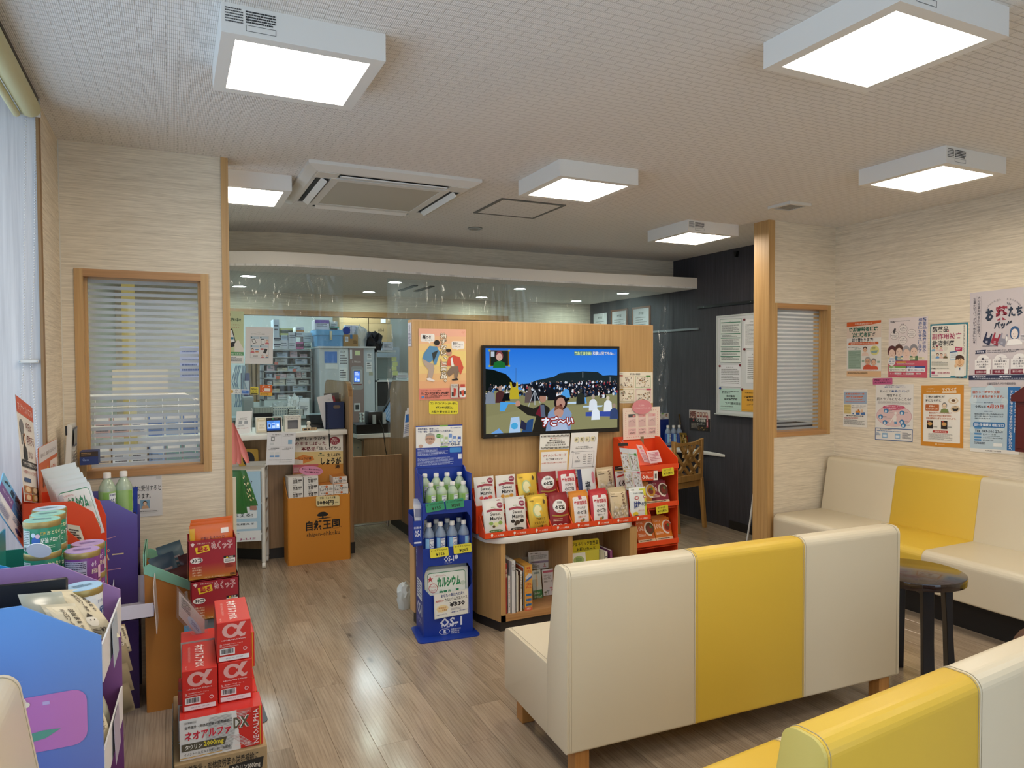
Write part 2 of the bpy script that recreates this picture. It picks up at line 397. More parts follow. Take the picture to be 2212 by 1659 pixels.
PANE = thin_glass('window_pane_glass'); FILM = thin_glass('frosted_film', haze=.62, hazec=(.62,.66,.70)); PVC = thin_glass('clear_vinyl', (.90,.94,.96), rough=.05, haze=.08, hazec=(.75,.8,.85))
ACRYL = thin_glass('clear_acrylic', (.95,.97,.97), haze=.06); WRAP = thin_glass('clear_wrap', (.97,.97,.97), rough=.12, haze=.08)
b = B(C('#8f8f8c',.4,.6))
for y_ in (-.6,.68,1.96,3.24): b.box(-1.0,y_,0,-.94,y_+.07,H)
for z_ in (0,.9,H-.06): b.box(-1.0,-.6,z_,-.94,3.318,z_+.06)
wf = struct('window_1', b)
for k in range(3): B(PANE).box(-.972,-.53+k*1.28,.06,-.966,.68+k*1.28,.9).obj('pane', wf); B(PANE).box(-.972,-.53+k*1.28,.96,-.966,.68+k*1.28,H-.06).obj('pane', wf)
# entrance glazing behind the camera
struct('wall_front', B(PAPER_X).box(-1.1,-1.8,0,WR+.1,-1.7,.3).box(-1.1,-1.8,2.3,WR+.1,-1.7,H).box(3.2,-1.8,.3,WR+.1,-1.7,2.3))
b = B(C('#8f8f8c',.4,.6))
for x_ in (-1.0,.4,1.8,3.14): b.box(x_,-1.76,.3,x_+.06,-1.7,2.3)
wf = struct('window_2', b)
for k in range(3): B(PANE).box(-.94+k*1.4,-1.735,.3,.4+k*1.4,-1.73,2.3).obj('pane', wf)

struct('wall_right', B(PAPER_Y).box(WR,-1.7,0,WR+.1,YQ+.13,H))
struct('wall_charcoal', B(DARKWALL).box(WR,YQ+.13,0,WR+.1,7.42,H))
struct('baseboard_right', B(C('#1b1817',.5)).box(WR-.012,YQ+.13,0,WR,5.0,.075))

# left partition with a framed, film-striped window
LX = (-0.404, 0.172); LZ = (.99, 1.975)
RX = (3.977, 4.566); RZ = (0.973, 1.961)
PLX = .235; PRX = 3.915
def partition(name, xa, xb, y, wx, wz):
    t = .115; b = B(PAPER_X)
    b.box(xa,y,0,wx[0]+.02,y+t,H).box(wx[1]-.02,y,0,xb,y+t,H).box(wx[0]+.02,y,0,wx[1]-.02,y+t,wz[0]+.02).box(wx[0]+.02,y,wz[1]-.02,wx[1]-.02,y+t,H)
    return struct(name, b)
def win(name, wx, wz, y, n, stripes_from):
    t = .125; f = .036; b = B(OAK)
    b.box(wx[0],y-.008,wz[0],wx[0]+f,y+t,wz[1]).box(wx[1]-f,y-.008,wz[0],wx[1],y+t,wz[1])
    b.box(wx[0]+f,y-.008,wz[1]-f,wx[1]-f,y+t,wz[1],OAKX).box(wx[0]+f,y-.008,wz[0],wx[1]-f,y+t,wz[0]+f,OAKX)
    wf = struct(name, b)
    for e in (wx[0]+f, wx[1]-f-.012): B(OAK).box(e,y+.045,wz[0]+f,e+.012,y+.085,wz[1]-f).obj('pane_bead', wf)
    B(PANE).box(wx[0]+f+.012,y+.062,wz[0]+f,wx[1]-f-.012,y+.067,wz[1]-f).obj('pane', wf)
    zz = (wz[1]-wz[0]-2*f)/n
    s = B(FILM)
    for k in range(n): s.slab((wx[0]+f+.014,y+.0605,wz[0]+f+zz*(k+1)-.2*zz),(wx[1]-wx[0]-2*f-.028,0,0),(0,0,-zz*.56),.0004)
    s.obj('frosted_stripes', wf)
    return wf
partition('wall_partition_left', WL, PLX, YP, LX, LZ)
partition('wall_partition_right', PRX+.06, WR, YQ, RX, RZ)
win('window_3', LX, LZ, YP, 31, 0); win('window_4', RX, RZ, YQ, 31, 0)
struct('trim_2', B(OAK).box(PLX,YP-.012,0,PLX+.034,YP+.128,H))
struct('trim_3', B(OAK).box(PRX+.005,YQ-.012,0,PRX+.065,YQ+.135,H))
# corner caulk line
struct('trim_4', B(C('#d9d3c4')).box(WL-.001,YP-.004,0,WL+.004,YP+.001,H))

# dispensary: canopy, fascia, lower ceiling, back wall with a long hatch
def smooth(kn):
    out=[]
    for i in range(len(kn)-1):
        a, b_, c_, d = kn[max(0,i-1)], kn[i], kn[i+1], kn[min(len(kn)-1,i+2)]
        for k in range(4):
            f=k/4; h=lambda p,q,r,s: .5*((2*q)+(r-p)*f+(2*p-5*q+4*r-s)*f*f+(3*q-p-3*r+s)*f**3); out.append((h(a[0],b_[0],c_[0],d[0]),h(a[1],b_[1],c_[1],d[1])))
    return out+[kn[-1]]
pts = smooth([(-.46,5.9),(.0,5.75),(.388,5.567),(.63,5.468),(.85,5.43),(1.1,5.433),(1.38,5.445),(1.7,5.48),(2.59,5.555),(3.55,5.54),(WR,5.465)])
fas = smooth([(-.46,6.08),(.41,5.92),(.785,5.825),(1.19,5.812),(1.83,5.867),(3.25,5.893),(WR,5.83)])
b = B(C('#e6dfd4',.85)); v=[]; 
b.prism(pts+[(WR,6.1),(-.46,6.1)], 'z', 2.262, 2.352)
struct('wall_canopy', b)
b = B(CEIL); b.prism(pts+[(WR,7.45),(-.46,7.45)], 'z', 2.247, 2.262); struct('ceiling_dispensary', b)
struct('wall_fascia', B(PAPER_X).prism(fas+[(WR,6.3),(-.46,6.3)],'z',2.352,H))
OX = (.47, 3.453); OZ = (.95, 2.075)
b = B(PAPER_X); b.box(-.46,7.42,0,OX[0],7.52,2.25).box(OX[1],7.42,0,WR,7.52,2.25).box(OX[0],7.42,OZ[1],OX[1],7.52,2.25)
struct('wall_back', b)
struct('trim_5', B(OAKX).box(OX[0]-.05,7.40,OZ[1]-.055,OX[1]+.05,7.53,OZ[1]).box(OX[1],7.40,0,OX[1]+.05,7.53,OZ[1]-.055,OAK).box(OX[0]-.05,7.40,0,OX[0],7.53,OZ[1]-.055,OAK))
PALEG = C('#c3ccc6',.8)
struct('wall_dispensary_room', B(PALEG).box(-.46,9.6,0,WR,9.7,2.6)); struct('wall_dispensary_side', B(PALEG).box(WR,7.42,0,WR+.1,9.7,2.6).box(-.56,YP+.12,0,-.46,9.7,.4).box(-.56,YP+.12,2.2,-.46,9.7,2.6).box(-.56,4.75,.4,-.46,9.7,2.2))
for x in (.7,2.05):      # fluorescent fittings of the dispensary room, out of view above the hatch
    t = thing('tube_light','cool white tube light on the dispensary room ceiling, '+('left' if x < 1.5 else 'right')+' one','light',(x,8.7,2.5))
    B(WHITE).box(-.35,-.16,-.05,.35,.16,0).obj('housing', t, False); B(EM('#e4fbff',16)).box(-.33,-.14,-.056,.33,.14,-.05).obj('diffuser', t, False)
struct('ceiling_dispensary_room', B(C('#d8dbd6',.9)).box(-.46,7.45,2.5,WR,9.7,2.6))

# ---------------------------------------------------------------- ceiling fittings
def panel_light(x, y, label, mark=True):
    t = thing('ceiling_light', label, 'light', (x,y,H), 0, 'square ceiling panel lights')
    b = B(WHITE); o_=.24; i_=.2; d=-.085
    b.prism([(-o_,-o_),(o_,-o_),(o_,-i_),(-o_,-i_)],'z',d,0).prism([(-o_,i_),(o_,i_),(o_,o_),(-o_,o_)],'z',d,0)
    b.box(-o_,-i_,d,-i_,i_,0).box(i_,-i_,d,o_,i_,0)
    b.obj('housing', t, False)
    b = B(EM('#fff1dc', PANEL_E)); b.box(-i_,-i_,d+.004,i_,i_,d+.02); b.obj('diffuser', t, False)
    if mark:
        p_ = Print((-.23,-.2401,-.004),(.14,0,0),(0,0,-.075),.0005)
        p_.fine(.0,.1,.35,.7,6,'#555555',.5,2).fine(.4,.12,1,.62,5,'#333333',.6,5).ring(.4,.66,1,.9,'#555555',.02).text('△',.41,.3,.47,.5,'#333333')
        p_.obj(t, 'rating_print')
for x, y, l in ((.383,2.45,'square ceiling panel light at the upper left, nearest the window blind'),(1.99,1.51,'largest square ceiling panel light, at the top right corner of the photo'),
    (2.03,3.4,'square ceiling panel light beside the grey outlined hatch'),(3.6,2.43,'square ceiling panel light nearest the poster wall'),
    (3.62,4.34,'square ceiling panel light in front of the charcoal wall'),(.37,4.3,'square ceiling panel light half hidden by the oak post, beside the air conditioner'),
    (.383,.5,'square ceiling panel light out of view above the window side entrance'),(3.6,.55,'square ceiling panel light out of view above the yellow seats'),(2.0,-.5,'square ceiling panel light out of view behind the viewer')):
    panel_light(x, y, l, l.find('outlined') < 0)
# cassette air conditioner
t = thing('air_conditioner', 'white ceiling cassette air conditioner with one open louvre', 'air conditioner', (1.115,4.17,H))
o_=.475; b = B(OFFW)
def ringbox(b, o, i, z0, z1, mat=None):
    b.box(-o,-o,z0,o,-i,z1,mat).box(-o,i,z0,o,o,z1,mat).box(-o,-i,z0,-i,i,z1,mat).box(i,-i,z0,o,i,z1,mat)
b.prism([(-o_,-o_),(o_,-o_),(o_,o_),(-o_,o_)],'z',-.018,0)
b.add([(-o_,-o_,-.018),(o_,-o_,-.018),(o_,o_,-.018),(-o_,o_,-.018),(-.43,-.43,-.042),(.43,-.43,-.042),(.43,.43,-.042),(-.43,.43,-.042)],[(0,1,5,4),(1,2,6,5),(2,3,7,6),(3,0,4,7)])
b.obj('panel', t, False)
b = B(OFFW); ringbox(b,.43,.41,-.043,-.02); ringbox(b,.335,.29,-.05,-.02)
for sx in (-1,1):
    for sy in (-1,1): b.box(min(sx*.31,sx*.42),min(sy*.31,sy*.42),-.046,max(sx*.31,sx*.42),max(sy*.31,sy*.42),-.02)
b.obj('frame', t, False)
B(C('#b7b2a4',.8)).box(-.29,-.29,-.047,.29,.29,-.03).obj('intake_grille', t, False)
for q in range(4):
    Rm = Matrix.Rotation(q*PI/2,4,'Z')
    b = B(C('#1d2023',.6)); b.X = Rm; b.box(-.3,-.405,-.0425,.3,-.34,-.041); b.obj('outlet_slot', t, False)
    b = B(WHITE); b.X = Rm @ Matrix.Translation((0,-.372,-.046)) @ Matrix.Rotation(math.radians((8,50,20,-35)[q]),4,'X'); b.box(-.295,-.026,-.003,.295,.026,.003)
    if q in (1,3):
        for k in range(6): b.box(-.24+k*.09,-.02,.003,-.236+k*.09,.02,.025)
    b.X=None
    b.obj('louvre', t, False)
# access hatch, smoke detector, vent
b = B(C('#6d6a66',.5,.3)); b.X = Matrix.Translation((2.108,4.285,H))
ringbox(b,.232,.212,-.006,0); o = b.obj('ceiling_hatch', None, False); tag(o,'square access hatch outlined by a grey metal rim in the ceiling','hatch')
B(CEIL).box(2.108-.211,4.285-.211,H-.004,2.108+.211,4.285+.211,H-.001).obj('cover', o, False)
t = thing('downlight', 'small unlit recessed downlight in the ceiling before the canopy', 'downlight', (2.103,5.03,H))
B(STEEL).lathe([(.055,0),(.058,-.006),(.045,-.01),(.04,-.002)],(0,0,0),None,20).obj('rim', t); B(C('#8c8a86',.3)).lathe([(.039,-.001),(.02,-.012),(.005,-.014)],(0,0,0)).obj('lamp', t)
t = thing('ceiling_vent', 'small square exhaust vent in the ceiling near the right partition', 'vent', (3.685,3.45,H))
b = B(OFFW); b.X = None; ringbox(b,.095,.07,-.018,0); b.obj('frame', t, False)
B(C('#8b867d',.6)).box(-.07,-.07,-.006,.07,.07,0).obj('backing', t, False)
for k in range(7): B(C('#a29c91')).box(-.07,-.062+k*.019,-.014,.07,-.054+k*.019,-.006).obj('slat', t, False)
LAB = ['round downlight under the canopy behind the left oak post','round downlight deeper behind the left oak post','round downlight above the card payment gate','round downlight deeper in above the drug packing machine','round downlight above the middle of the television panel','round downlight deeper in above the television panel','round downlight above the right end of the television panel','round downlight deeper in near the framed certificates']
for (x, y), l in zip(((.57,6.12),(.57,6.95),(1.78,6.08),(1.775,6.98),(3.02,6.12),(3.02,7.05),(4.19,6.1),(4.2,7.05)), LAB):
    t = thing('downlight', l, 'downlight', (x,y,2.247), 0, 'lit round downlights')
    B(WHITE).lathe([(.066,0),(.07,-.004),(.06,-.007),(.054,-.001)],(0,0,0)).obj('rim', t); B(EM('#e6fff4', SPOT_E)).lathe([(.054,-.0015),(.05,-.003)],(0,0,0)).obj('lamp', t)
# slot diffusers in the dispensary ceiling
for x in (2.02, 2.18):
    o = B(C('#26282a',.5)).box(x-.022,6.24,2.238,x+.022,6.74,2.2465).obj('air_slot', None, False); tag(o, 'dark narrow air slot in the lower ceiling, '+('left' if x<2.1 else 'right')+' of the pair', 'vent', 'paired air slots')
# roller blind in the window bay
t = thing('roller_blind', 'rolled up pale green roller blind with bead chain in the window bay', 'blind', (-.477,3.30,2.515))
B(C('#3f3a38',.4)).box(-.03,-3.4,.030,.028,.0,.045).obj('headrail', t, False)
B(C('#cdc79a',.55)).cyl((0,-.012,0),(0,-3.4,0),.036,None,24).obj('roll', t)
B(C('#d6d1a4',.5)).cyl((-.043,-.02,-.03),(-.043,-3.4,-.03),.013,None,14).obj('bottom_bar', t)
B(C('#c9c5bb',.4)).box(-.034,-.012,-.03,.034,-.002,.04).obj('end_bracket', t, False)
bc = B(C('#e8e6e2',.3)); oc = [(1,0,0),(-1,0,0),(0,1,0),(0,-1,0),(0,0,1),(0,0,-1)]; of = [(0,2,4),(2,1,4),(1,3,4),(3,0,4),(2,0,5),(1,2,5),(3,1,5),(0,3,5)]
for path in ([(-.494,2.48),(-.508,2.0),(-.518,1.54),(-.534,1.37),(-.538,1.2)],[(-.461,2.48),(-.478,1.9),(-.497,1.54),(-.487,1.38),(-.478,1.22),(-.49,1.1)]):
    for (xa,za),(xb,zb) in zip(path,path[1:]):
        n = int(math.hypot(xb-xa,zb-za)/.0105)
        for k in range(n): f=k/n; bc.add([(xa+(xb-xa)*f+.477+q[0]*.0038, .006+q[1]*.0038, za+(zb-za)*f-2.515+q[2]*.0038) for q in oc], of)
o = bc.obj('bead_chain', t, True, 180); o['kind'] = 'stuff'
b = B(C('#d8d6d0',.35)); b.rbox(-.535,3.296,1.532,-.468,3.314,1.546,.003,1); o = b.obj('chain_guide'); tag(o,'small white screwed guide holding the blind chain','chain guide')
for x in (-.53,-.473): B(STEEL).cyl((x,3.296,1.539),(x,3.294,1.539),.003,None,8).obj('screw', o)

# ================================================================ TELEVISION PANEL
t = thing('television_stand', 'freestanding oak laminate panel wall carrying the television', 'partition', (2.10,3.97,0))
B(OAK).box(-.842,-.03,.075,.845,.05,1.775).obj('board', t, False)
B(C('#cfa574',.45)).box(-.848,-.031,.075,-.842,.051,1.775).box(.845,-.031,.075,.851,.051,1.775).box(-.848,-.031,1.775,.851,.051,1.781).obj('edge_banding', t, False)
B(C('#2b2725',.5)).box(-.83,-.02,0,.835,.045,.075).obj('kick_plate', t, False)
FP = 3.939
def sky_emit():
    m = bpy.data.materials.new('screen_sky'); m.use_nodes = True; tr = m.node_tree; tr.nodes.clear()
    o = tr.nodes.new('ShaderNodeOutputMaterial'); e = tr.nodes.new('ShaderNodeEmission'); tc = tr.nodes.new('ShaderNodeTexCoord'); s = tr.nodes.new('ShaderNodeSeparateXYZ')
    r = tr.nodes.new('ShaderNodeValToRGB'); r.color_ramp.elements[0].color = lin('#5fa8ea'); r.color_ramp.elements[1].color = lin('#236fd6')
    tr.links.new(tc.outputs['Generated'], s.inputs[0]); tr.links.new(s.outputs[2], r.inputs[0]); tr.links.new(r.outputs[0], e.inputs[0]); tr.links.new(e.outputs[0], o.inputs[0])
    e.inputs[1].default_value = .66; return m
TX0, TX1, TZ0, TZ1 = 1.677, 2.652, 1.074, 1.634
t = thing('television', 'flat black television on the oak panel, showing a crowd in a field', 'television', ((TX0+TX1)/2,3.9,(TZ0+TZ1)/2))
hw, hh = (TX1-TX0)/2, (TZ1-TZ0)/2
b = B(BLACK); bz = .017
b.rbox(-hw,.002,-hh,hw,.036,hh,.004); b.box(-hw,0,hh-bz,hw,.004,hh).box(-hw,0,-hh,hw,.004,-hh+.028).box(-hw,0,-hh+.028,-hw+bz,.004,hh-bz).box(hw-bz,0,-hh+.028,hw,.004,hh-bz)
b.obj('frame', t)
B(C('#cfcfcf',.4)).box(-hw+.075,-.001,-hh+.012,-hw+.09,.001,-hh+.016).obj('maker_mark', t, False)
B(EM('#3c8be0',.95)).d
sc_ = B(sky_emit()).box(-hw+bz,.0008,-hh+.028,hw-bz,.0015,hh-bz).obj('screen', t, False)
p_ = Print((-hw+bz,.0006,hh-bz),(2*hw-2*bz,0,0),(0,0,-(2*hh-bz-.028)),.00012, emit=.62)
R = random.Random(5)
p_.poly([(.31,.42),(.36,.385),(.44,.36),(.5,.34),(.54,.3),(.6,.29),(.66,.29),(.72,.28),(.78,.285),(.84,.29),(.88,.335),(.94,.33),(1,.335),(1,.6),(.31,.6)],'#1f2b30').lay()
p_.poly([(0,.24),(.05,.25),(.1,.28),(.14,.30),(.17,.35),(.2,.42),(.2,.55),(0,.55)],'#0f1716').lay()
p_.line([(.215,.23),(.213,.42)],.004,'#3a4a5a').line([(.72,.285),(.72,.36)],.008,'#aab4bb').line([(.94,.35),(.94,.42)],.006,'#9aa6b0')
p_.poly([(0,.5),(.3,.49),(1,.47),(1,1),(0,1)],'#85835e').lay()
p_.poly([(0,.8),(.3,.72),(1,.7),(1,1),(0,1)],'#8a8862').lay()
p_.poly([(.22,.43),(.4,.41),(.7,.42),(1,.43),(1,.56),(.75,.6),(.5,.57),(.3,.54)],'#161b26')
for i in range(260):      # the crowd
    u = R.random()**.8; v = .41+R.random()**1.2*.2; 
    if u < .3: v = .43+R.random()*.14
    s_ = .006+.03*(v-.36)
    p_.ell(u,v,s_*.8,s_*1.9,R.choice(['#10141c','#1a1f2b','#232a38','#0d1016','#2b3d5c','#3a2a2c','#c4ccd8','#8d2f3e','#3a6ea8','#4d5563','#d8dde6']),6)
    p_.lay(.02); p_.ell(u,v-s_*2,s_*.42,s_*.65,R.choice(['#c99e86','#1b1517','#b98c76','#d9d3cf']),6)
p_.lay()
# blue tents and picnic sheets
p_.poly([(.53,.6),(.58,.49),(.61,.51),(.62,.6)],'#4f9be0').poly([(.66,.67),(.74,.6),(.75,.68)],'#5ea2e6').poly([(.58,.66),(.72,.65),(.74,.68),(.6,.68)],'#bcd3ea')
p_.poly([(.74,.79),(1,.78),(1,.86),(.74,.84)],'#3b4fa0').poly([(.72,.71),(.88,.71),(.87,.73),(.72,.73)],'#b9d2ea')
for u, v, c, h_ in ((.2,.47,'#b9a72c','#1b1517'),(.31,.52,'#5d5150','#6a5a52'),(.36,.5,'#1d2027','#15161c'),(.48,.5,'#16191f','#141419'),(.03,.52,'#7d8795','#23262d'),(.1,.51,'#4c2a2b','#a58c80'),(.7,.56,'#2b2f2a','#3c3a35'),(.8,.64,'#d8dfe8','#a99a8e'),(.92,.66,'#dfe4ea','#c8bca6'),(.82,.76,'#dce6f0','#d8e2ec'),(.97,.76,'#37466f','#a08a7c')):
    p_.lay(.2).poly([(u-.035,v+.13),(u-.03,v+.02),(u-.012,v-.01),(u+.012,v-.01),(u+.03,v+.02),(u+.035,v+.13)],c); p_.lay(.1).ell(u,v-.04,.014,.03,h_,10)
p_.poly([(.175,.49),(.168,.4),(.18,.4),(.19,.48)],'#b9a72c').poly([(.21,.48),(.215,.4),(.226,.4),(.228,.49)],'#b9a72c')
p_.line([(.35,.5),(.35,.68)],.008,'#b9c2cc').line([(.35,.5),(.3,.7)],.006,'#b9c2cc').line([(.35,.5),(.39,.66)],.006,'#b9c2cc')
p_.poly([(.11,.62),(.13,.53),(.16,.53),(.17,.62)],'#121317')
# front group
p_.lay().poly([(.33,1),(.36,.82),(.3,.8),(.22,.7),(.235,.66),(.34,.72),(.37,.7),(.41,.66),(.46,.72),(.47,1)],'#262420').lay(.3).poly([(.355,.79),(.39,.68),(.4,.83)],'#6d1f2d').poly([(.39,.68),(.42,.68),(.43,.83),(.395,.83)],'#5a6479').poly([(.25,1),(.3,.86),(.34,.84),(.33,1)],'#2a4a78')
p_.ell(.225,.655,.02,.035,'#b98c78',10).ell(.41,.6,.026,.055,'#a87d6a',12).poly([(.378,.57),(.385,.53),(.41,.52),(.435,.54),(.45,.575)],'#15151a')
p_.poly([(.1,.63),(.21,.645),(.21,.655),(.155,.66),(.13,.74),(.095,.74)],'#4d9fe4')
p_.lay().poly([(.43,1),(.45,.78),(.5,.71),(.6,.72),(.63,.8),(.62,1)],'#7f97bb').lay(.3).ell(.545,.66,.052,.095,'#241a1c',14).lay(.3).ell(.545,.665,.035,.068,'#b58a7a',14).ell(.545,.695,.012,.018,'#5a2a2a',8)
p_.poly([(.57,.62),(.61,.6),(.615,.63),(.58,.66)],'#15151a').lay(.3).ell(.53,.77,.036,.075,'#b98d7c',14).poly([(.495,.76),(.5,.71),(.53,.69),(.56,.71),(.566,.76),(.53,.73)],'#7d4f3f').poly([(.47,1),(.48,.88),(.53,.84),(.58,.88),(.6,1)],'#a8b8d4')
p_.poly([(.16,1),(.175,.82),(.235,.81),(.245,1)],'#a9c6e6').lay(.2).ell(.2,.92,.025,.04,'#49a5d8',12).poly([(.24,.95),(.25,.85),(.29,.9),(.28,.98)],'#2a2c44').poly([(.03,1),(.09,.94),(.12,1)],'#6f9fd8')
# caption, title and inset
p_.lay()
for k, (dx, dy) in enumerate(((-.007,0),(.007,0),(0,-.012),(0,.012),(.006,.01),(-.006,-.01),(.006,-.01),(-.006,.01))): p_.text('すご〜い',.4+dx,.83+dy,.645+dx,.945+dy,'#8d2a22',.035)
p_.lay().text('すご〜い',.4,.83,.645,.945,'#e8f1ff',.03)
p_.rect(.65,.032,.79,.082,'#4d7a86').lay().text('緊急救済企画!',.653,.036,.787,.079,'#cfe09a',.03).text('和歌山何でもNo.1',.795,.03,.98,.082,'#16204e',.05).lay().text('和歌山何でもNo.1',.796,.033,.979,.079,'#eef2ff',.012)
p_.rect(.025,.025,.163,.21,'#6a4d22').lay().rect(.033,.036,.155,.2,'#1f2622').lay().rect(.035,.04,.06,.1,'#b9c4d0')
p_.bust(.094,.13,.2,'#7a3f45','#cfa99c','#1f6b34').lay(4)
for cu in (.025,.163):
    for cv in (.028,.207): p_.ell(cu,cv,.008,.013,'#a5a23c',8)
p_.obj(sc_, 'picture')

# posters and tags on the panel
def d_orange(p):
    g = ['#efb49a','#f0bf92','#f0cb8a','#f0d584','#efd686','#eecd88','#ecbd84','#eab180']
    for i, c in enumerate(g): p.rect(0,i*.84/8,1,(i+1)*.84/8,c)
    p.rect(0,.84,1,1,'#e58a76').lay()
    p.rr(.04,.07,.33,.18,'#f4efe8',.2).poly([(.18,.175),(.25,.175),(.235,.21)],'#f4efe8').rr(.69,.17,.965,.28,'#f4efe8',.2).poly([(.8,.275),(.86,.275),(.8,.3)],'#f4efe8').lay()
    p.text('痛っ!!',.075,.085,.25,.145,'#201a18',.035).text('どうしよう…',.13,.15,.3,.167,'#201a18').text('医薬品の',.72,.185,.83,.205,'#201a18').text('効き目って違って',.72,.213,.93,.233,'#201a18').text('いますよね?',.72,.243,.88,.263,'#201a18')
    for dx,dy in ((-.008,0),(.008,0),(0,.005),(0,-.005)): p.vtext('治すなら、医薬品。',.45+dx,.055+dy,.585+dx,.79+dy,'#8a6a3a',.03)
    p.lay().vtext('治すなら、医薬品。',.455,.055,.58,.79,'#fbf3e2',.022)
    # bending woman, kneeling man (drawn)
    p.poly([(.07,.42),(.1,.35),(.22,.24),(.37,.25),(.44,.33),(.36,.5),(.32,.51),(.29,.44),(.22,.48)],'#5a8fb8').poly([(.07,.42),(.22,.48),(.3,.49),(.32,.56),(.27,.71),(.17,.71),(.2,.58),(.1,.5)],'#b9a596').lay()
    p.ell(.4,.21,.06,.045,'#d8a48c',12).ell(.375,.195,.06,.04,'#221a1b',12).poly([(.15,.7),(.22,.69),(.33,.73),(.3,.745),(.17,.725)],'#efe6e0').poly([(.27,.34),(.4,.3),(.3,.47)],'#2c3330')
    p.ell(.63,.335,.062,.048,'#c9937a',12).lay().ell(.62,.305,.058,.025,'#1d1718',12).lay(-1).poly([(.57,.52),(.62,.4),(.72,.37),(.86,.4),(.94,.55),(.88,.65),(.75,.5),(.7,.52)],'#d3553c').poly([(.66,.42),(.7,.4),(.74,.55),(.68,.53)],'#efece6').poly([(.57,.62),(.68,.53),(.82,.53),(.84,.6),(.8,.71),(.74,.71),(.74,.62),(.63,.68)],'#85705f').poly([(.68,.72),(.8,.7),(.83,.73),(.7,.735)],'#2a1d18').poly([(.44,.42),(.46,.42),(.5,.5),(.56,.5),(.56,.53),(.48,.53)],'#c9937a')
    p.lay().text('日本で唯一の1,560mg配合。',.03,.865,.47,.882,'#2a1512').text('コンドロイチン',.12,.89,.43,.935,'#1d1110',.04).text('ZS錠',.44,.892,.63,.935,'#1d1110',.02).text('【効能・効果】関節痛、神経痛、五十肩など',.12,.94,.64,.955,'#2a1512').fine(.12,.962,.6,.985,2,'#4a2a22').ell(.075,.96,.032,.015,'#4a86c0',10).fine(.04,.9,.1,.93,3,'#2a1512')
    p.rect(.66,.785,.815,.98,'#cfc8be').poly([(.815,.785),(.84,.79),(.84,.975),(.815,.98)],'#8d3a33').lay().text('コンドロ',.675,.8,.8,.83,'#33302c').poly([(.72,.84),(.78,.85),(.76,.95),(.72,.97)],'#c2402f').rect(.68,.9,.72,.96,'#33302c')
    p.rr(.845,.83,.985,.98,'#e9e6e2',.15).rect(.87,.79,.965,.835,'#c24a3a').lay().rect(.85,.89,.98,.94,'#3a3330').poly([(.88,.88),(.95,.87),(.94,.96),(.9,.96)],'#d3553c').text('ゼリア',.9,.03,.97,.06,'#c86a4a')
sheet('poster','orange medicine poster of a bending woman and kneeling man on the oak panel','poster',(1.289,3.938,1.7282),(0.294,0,0.0005),(0,0,-0.4125),'#f0b07e',d_orange)
def d_ytag(p):
    p.text('コンドロイチン 270 錠入',.03,.09,.97,.27,'#1d1b10',.02).text('¥7,640(税込)',.22,.4,.84,.6,'#1d1b10',.02).text('お取り寄せ出来ます!!',.08,.72,.96,.91,'#1d1b10',.02)
def card(name, label, cat, O, U, W, col, draw, group=None, r=.14, t=.0015, parent=None, rough=.45):
    """rounded corner tag"""
    U, W = V3(U), V3(W); n = W.cross(U).normalized(); b = B(C(col, rough)); a = U.length/W.length; pts=[]
    for cx,cy,s0 in ((1-r/a,r,-PI/2),(1-r/a,1-r,0),(r/a,1-r,PI/2),(r/a,r,PI)):
        pts += [(cx+r/a*math.cos(s0+k*PI/6), cy+r*math.sin(s0+k*PI/6)) for k in range(4)]
    f = [U*u+W*v for u,v in pts]; k = len(f)
    b.add(f+[q-n*t for q in f], [tuple(range(k-1,-1,-1)),tuple(range(k,2*k))]+[(i,(i+1)%k,(i+1)%k+k,i+k) for i in range(k)])
    o = b.obj(name, parent, False); o.location = O
    if label: tag(o, label, cat, group)
    if draw: q = Print((0,0,0),U,W,.0005); draw(q); q.obj(o)
    return o
card('price_tag','yellow rounded price tag below the orange medicine poster','price tag',(1.349,3.938,1.3087),(0.181,0,-0.0065),(0,0,-0.0775),'#e3d52e',d_ytag)
def d_food(p, seed=1, hd=True):
    R = random.Random(seed)
    if hd: p.text('栄養成分早見表',.3,.035,.62,.1,'#3a3a3a').fine(.02,.05,.1,.075,1,'#555555')
    for i, (u, v, c) in enumerate(((.0,.12,'#d8b88a'),(.47,.12,'#a8c090'),(.0,.55,'#c9c090'),(.47,.55,'#d8a8b0'))):
        u1 = u+(.42 if u == 0 else .46); p.ring(u,v,u1,v+.39,c,.012); p.rect(u1-.14 if i%2 else u, v-.02, u1 if i%2 else u+.1, v+.03, ('#b04a3a','#4a8a3a','#b08a3a','#c04a6a')[i])
        for k in range(26):
            a, b_ = R.uniform(u+.04,u1-.04), R.uniform(v+.06,v+.35)
            p.lay(.05).ell(a,b_,R.uniform(.01,.024),R.uniform(.008,.016),R.choice(['#6b4a2e','#8a5a30','#3a2a20','#a07a3a','#5a6a30','#b08a6a','#7a3a2a','#d0b070']),8)
            p.rect(a-.02,b_+.018,a+.02,b_+.024,'#777777')
    p.lay().fine(.02,.955,.6,.985,1,'#666666')
sheet('poster','nutrition chart poster with four food panels right of the television','poster',(2.6768,3.938,1.4667),(0.2715,0,-0.0055),(0.0015,0,-0.2085),'#efe6d2',d_food)
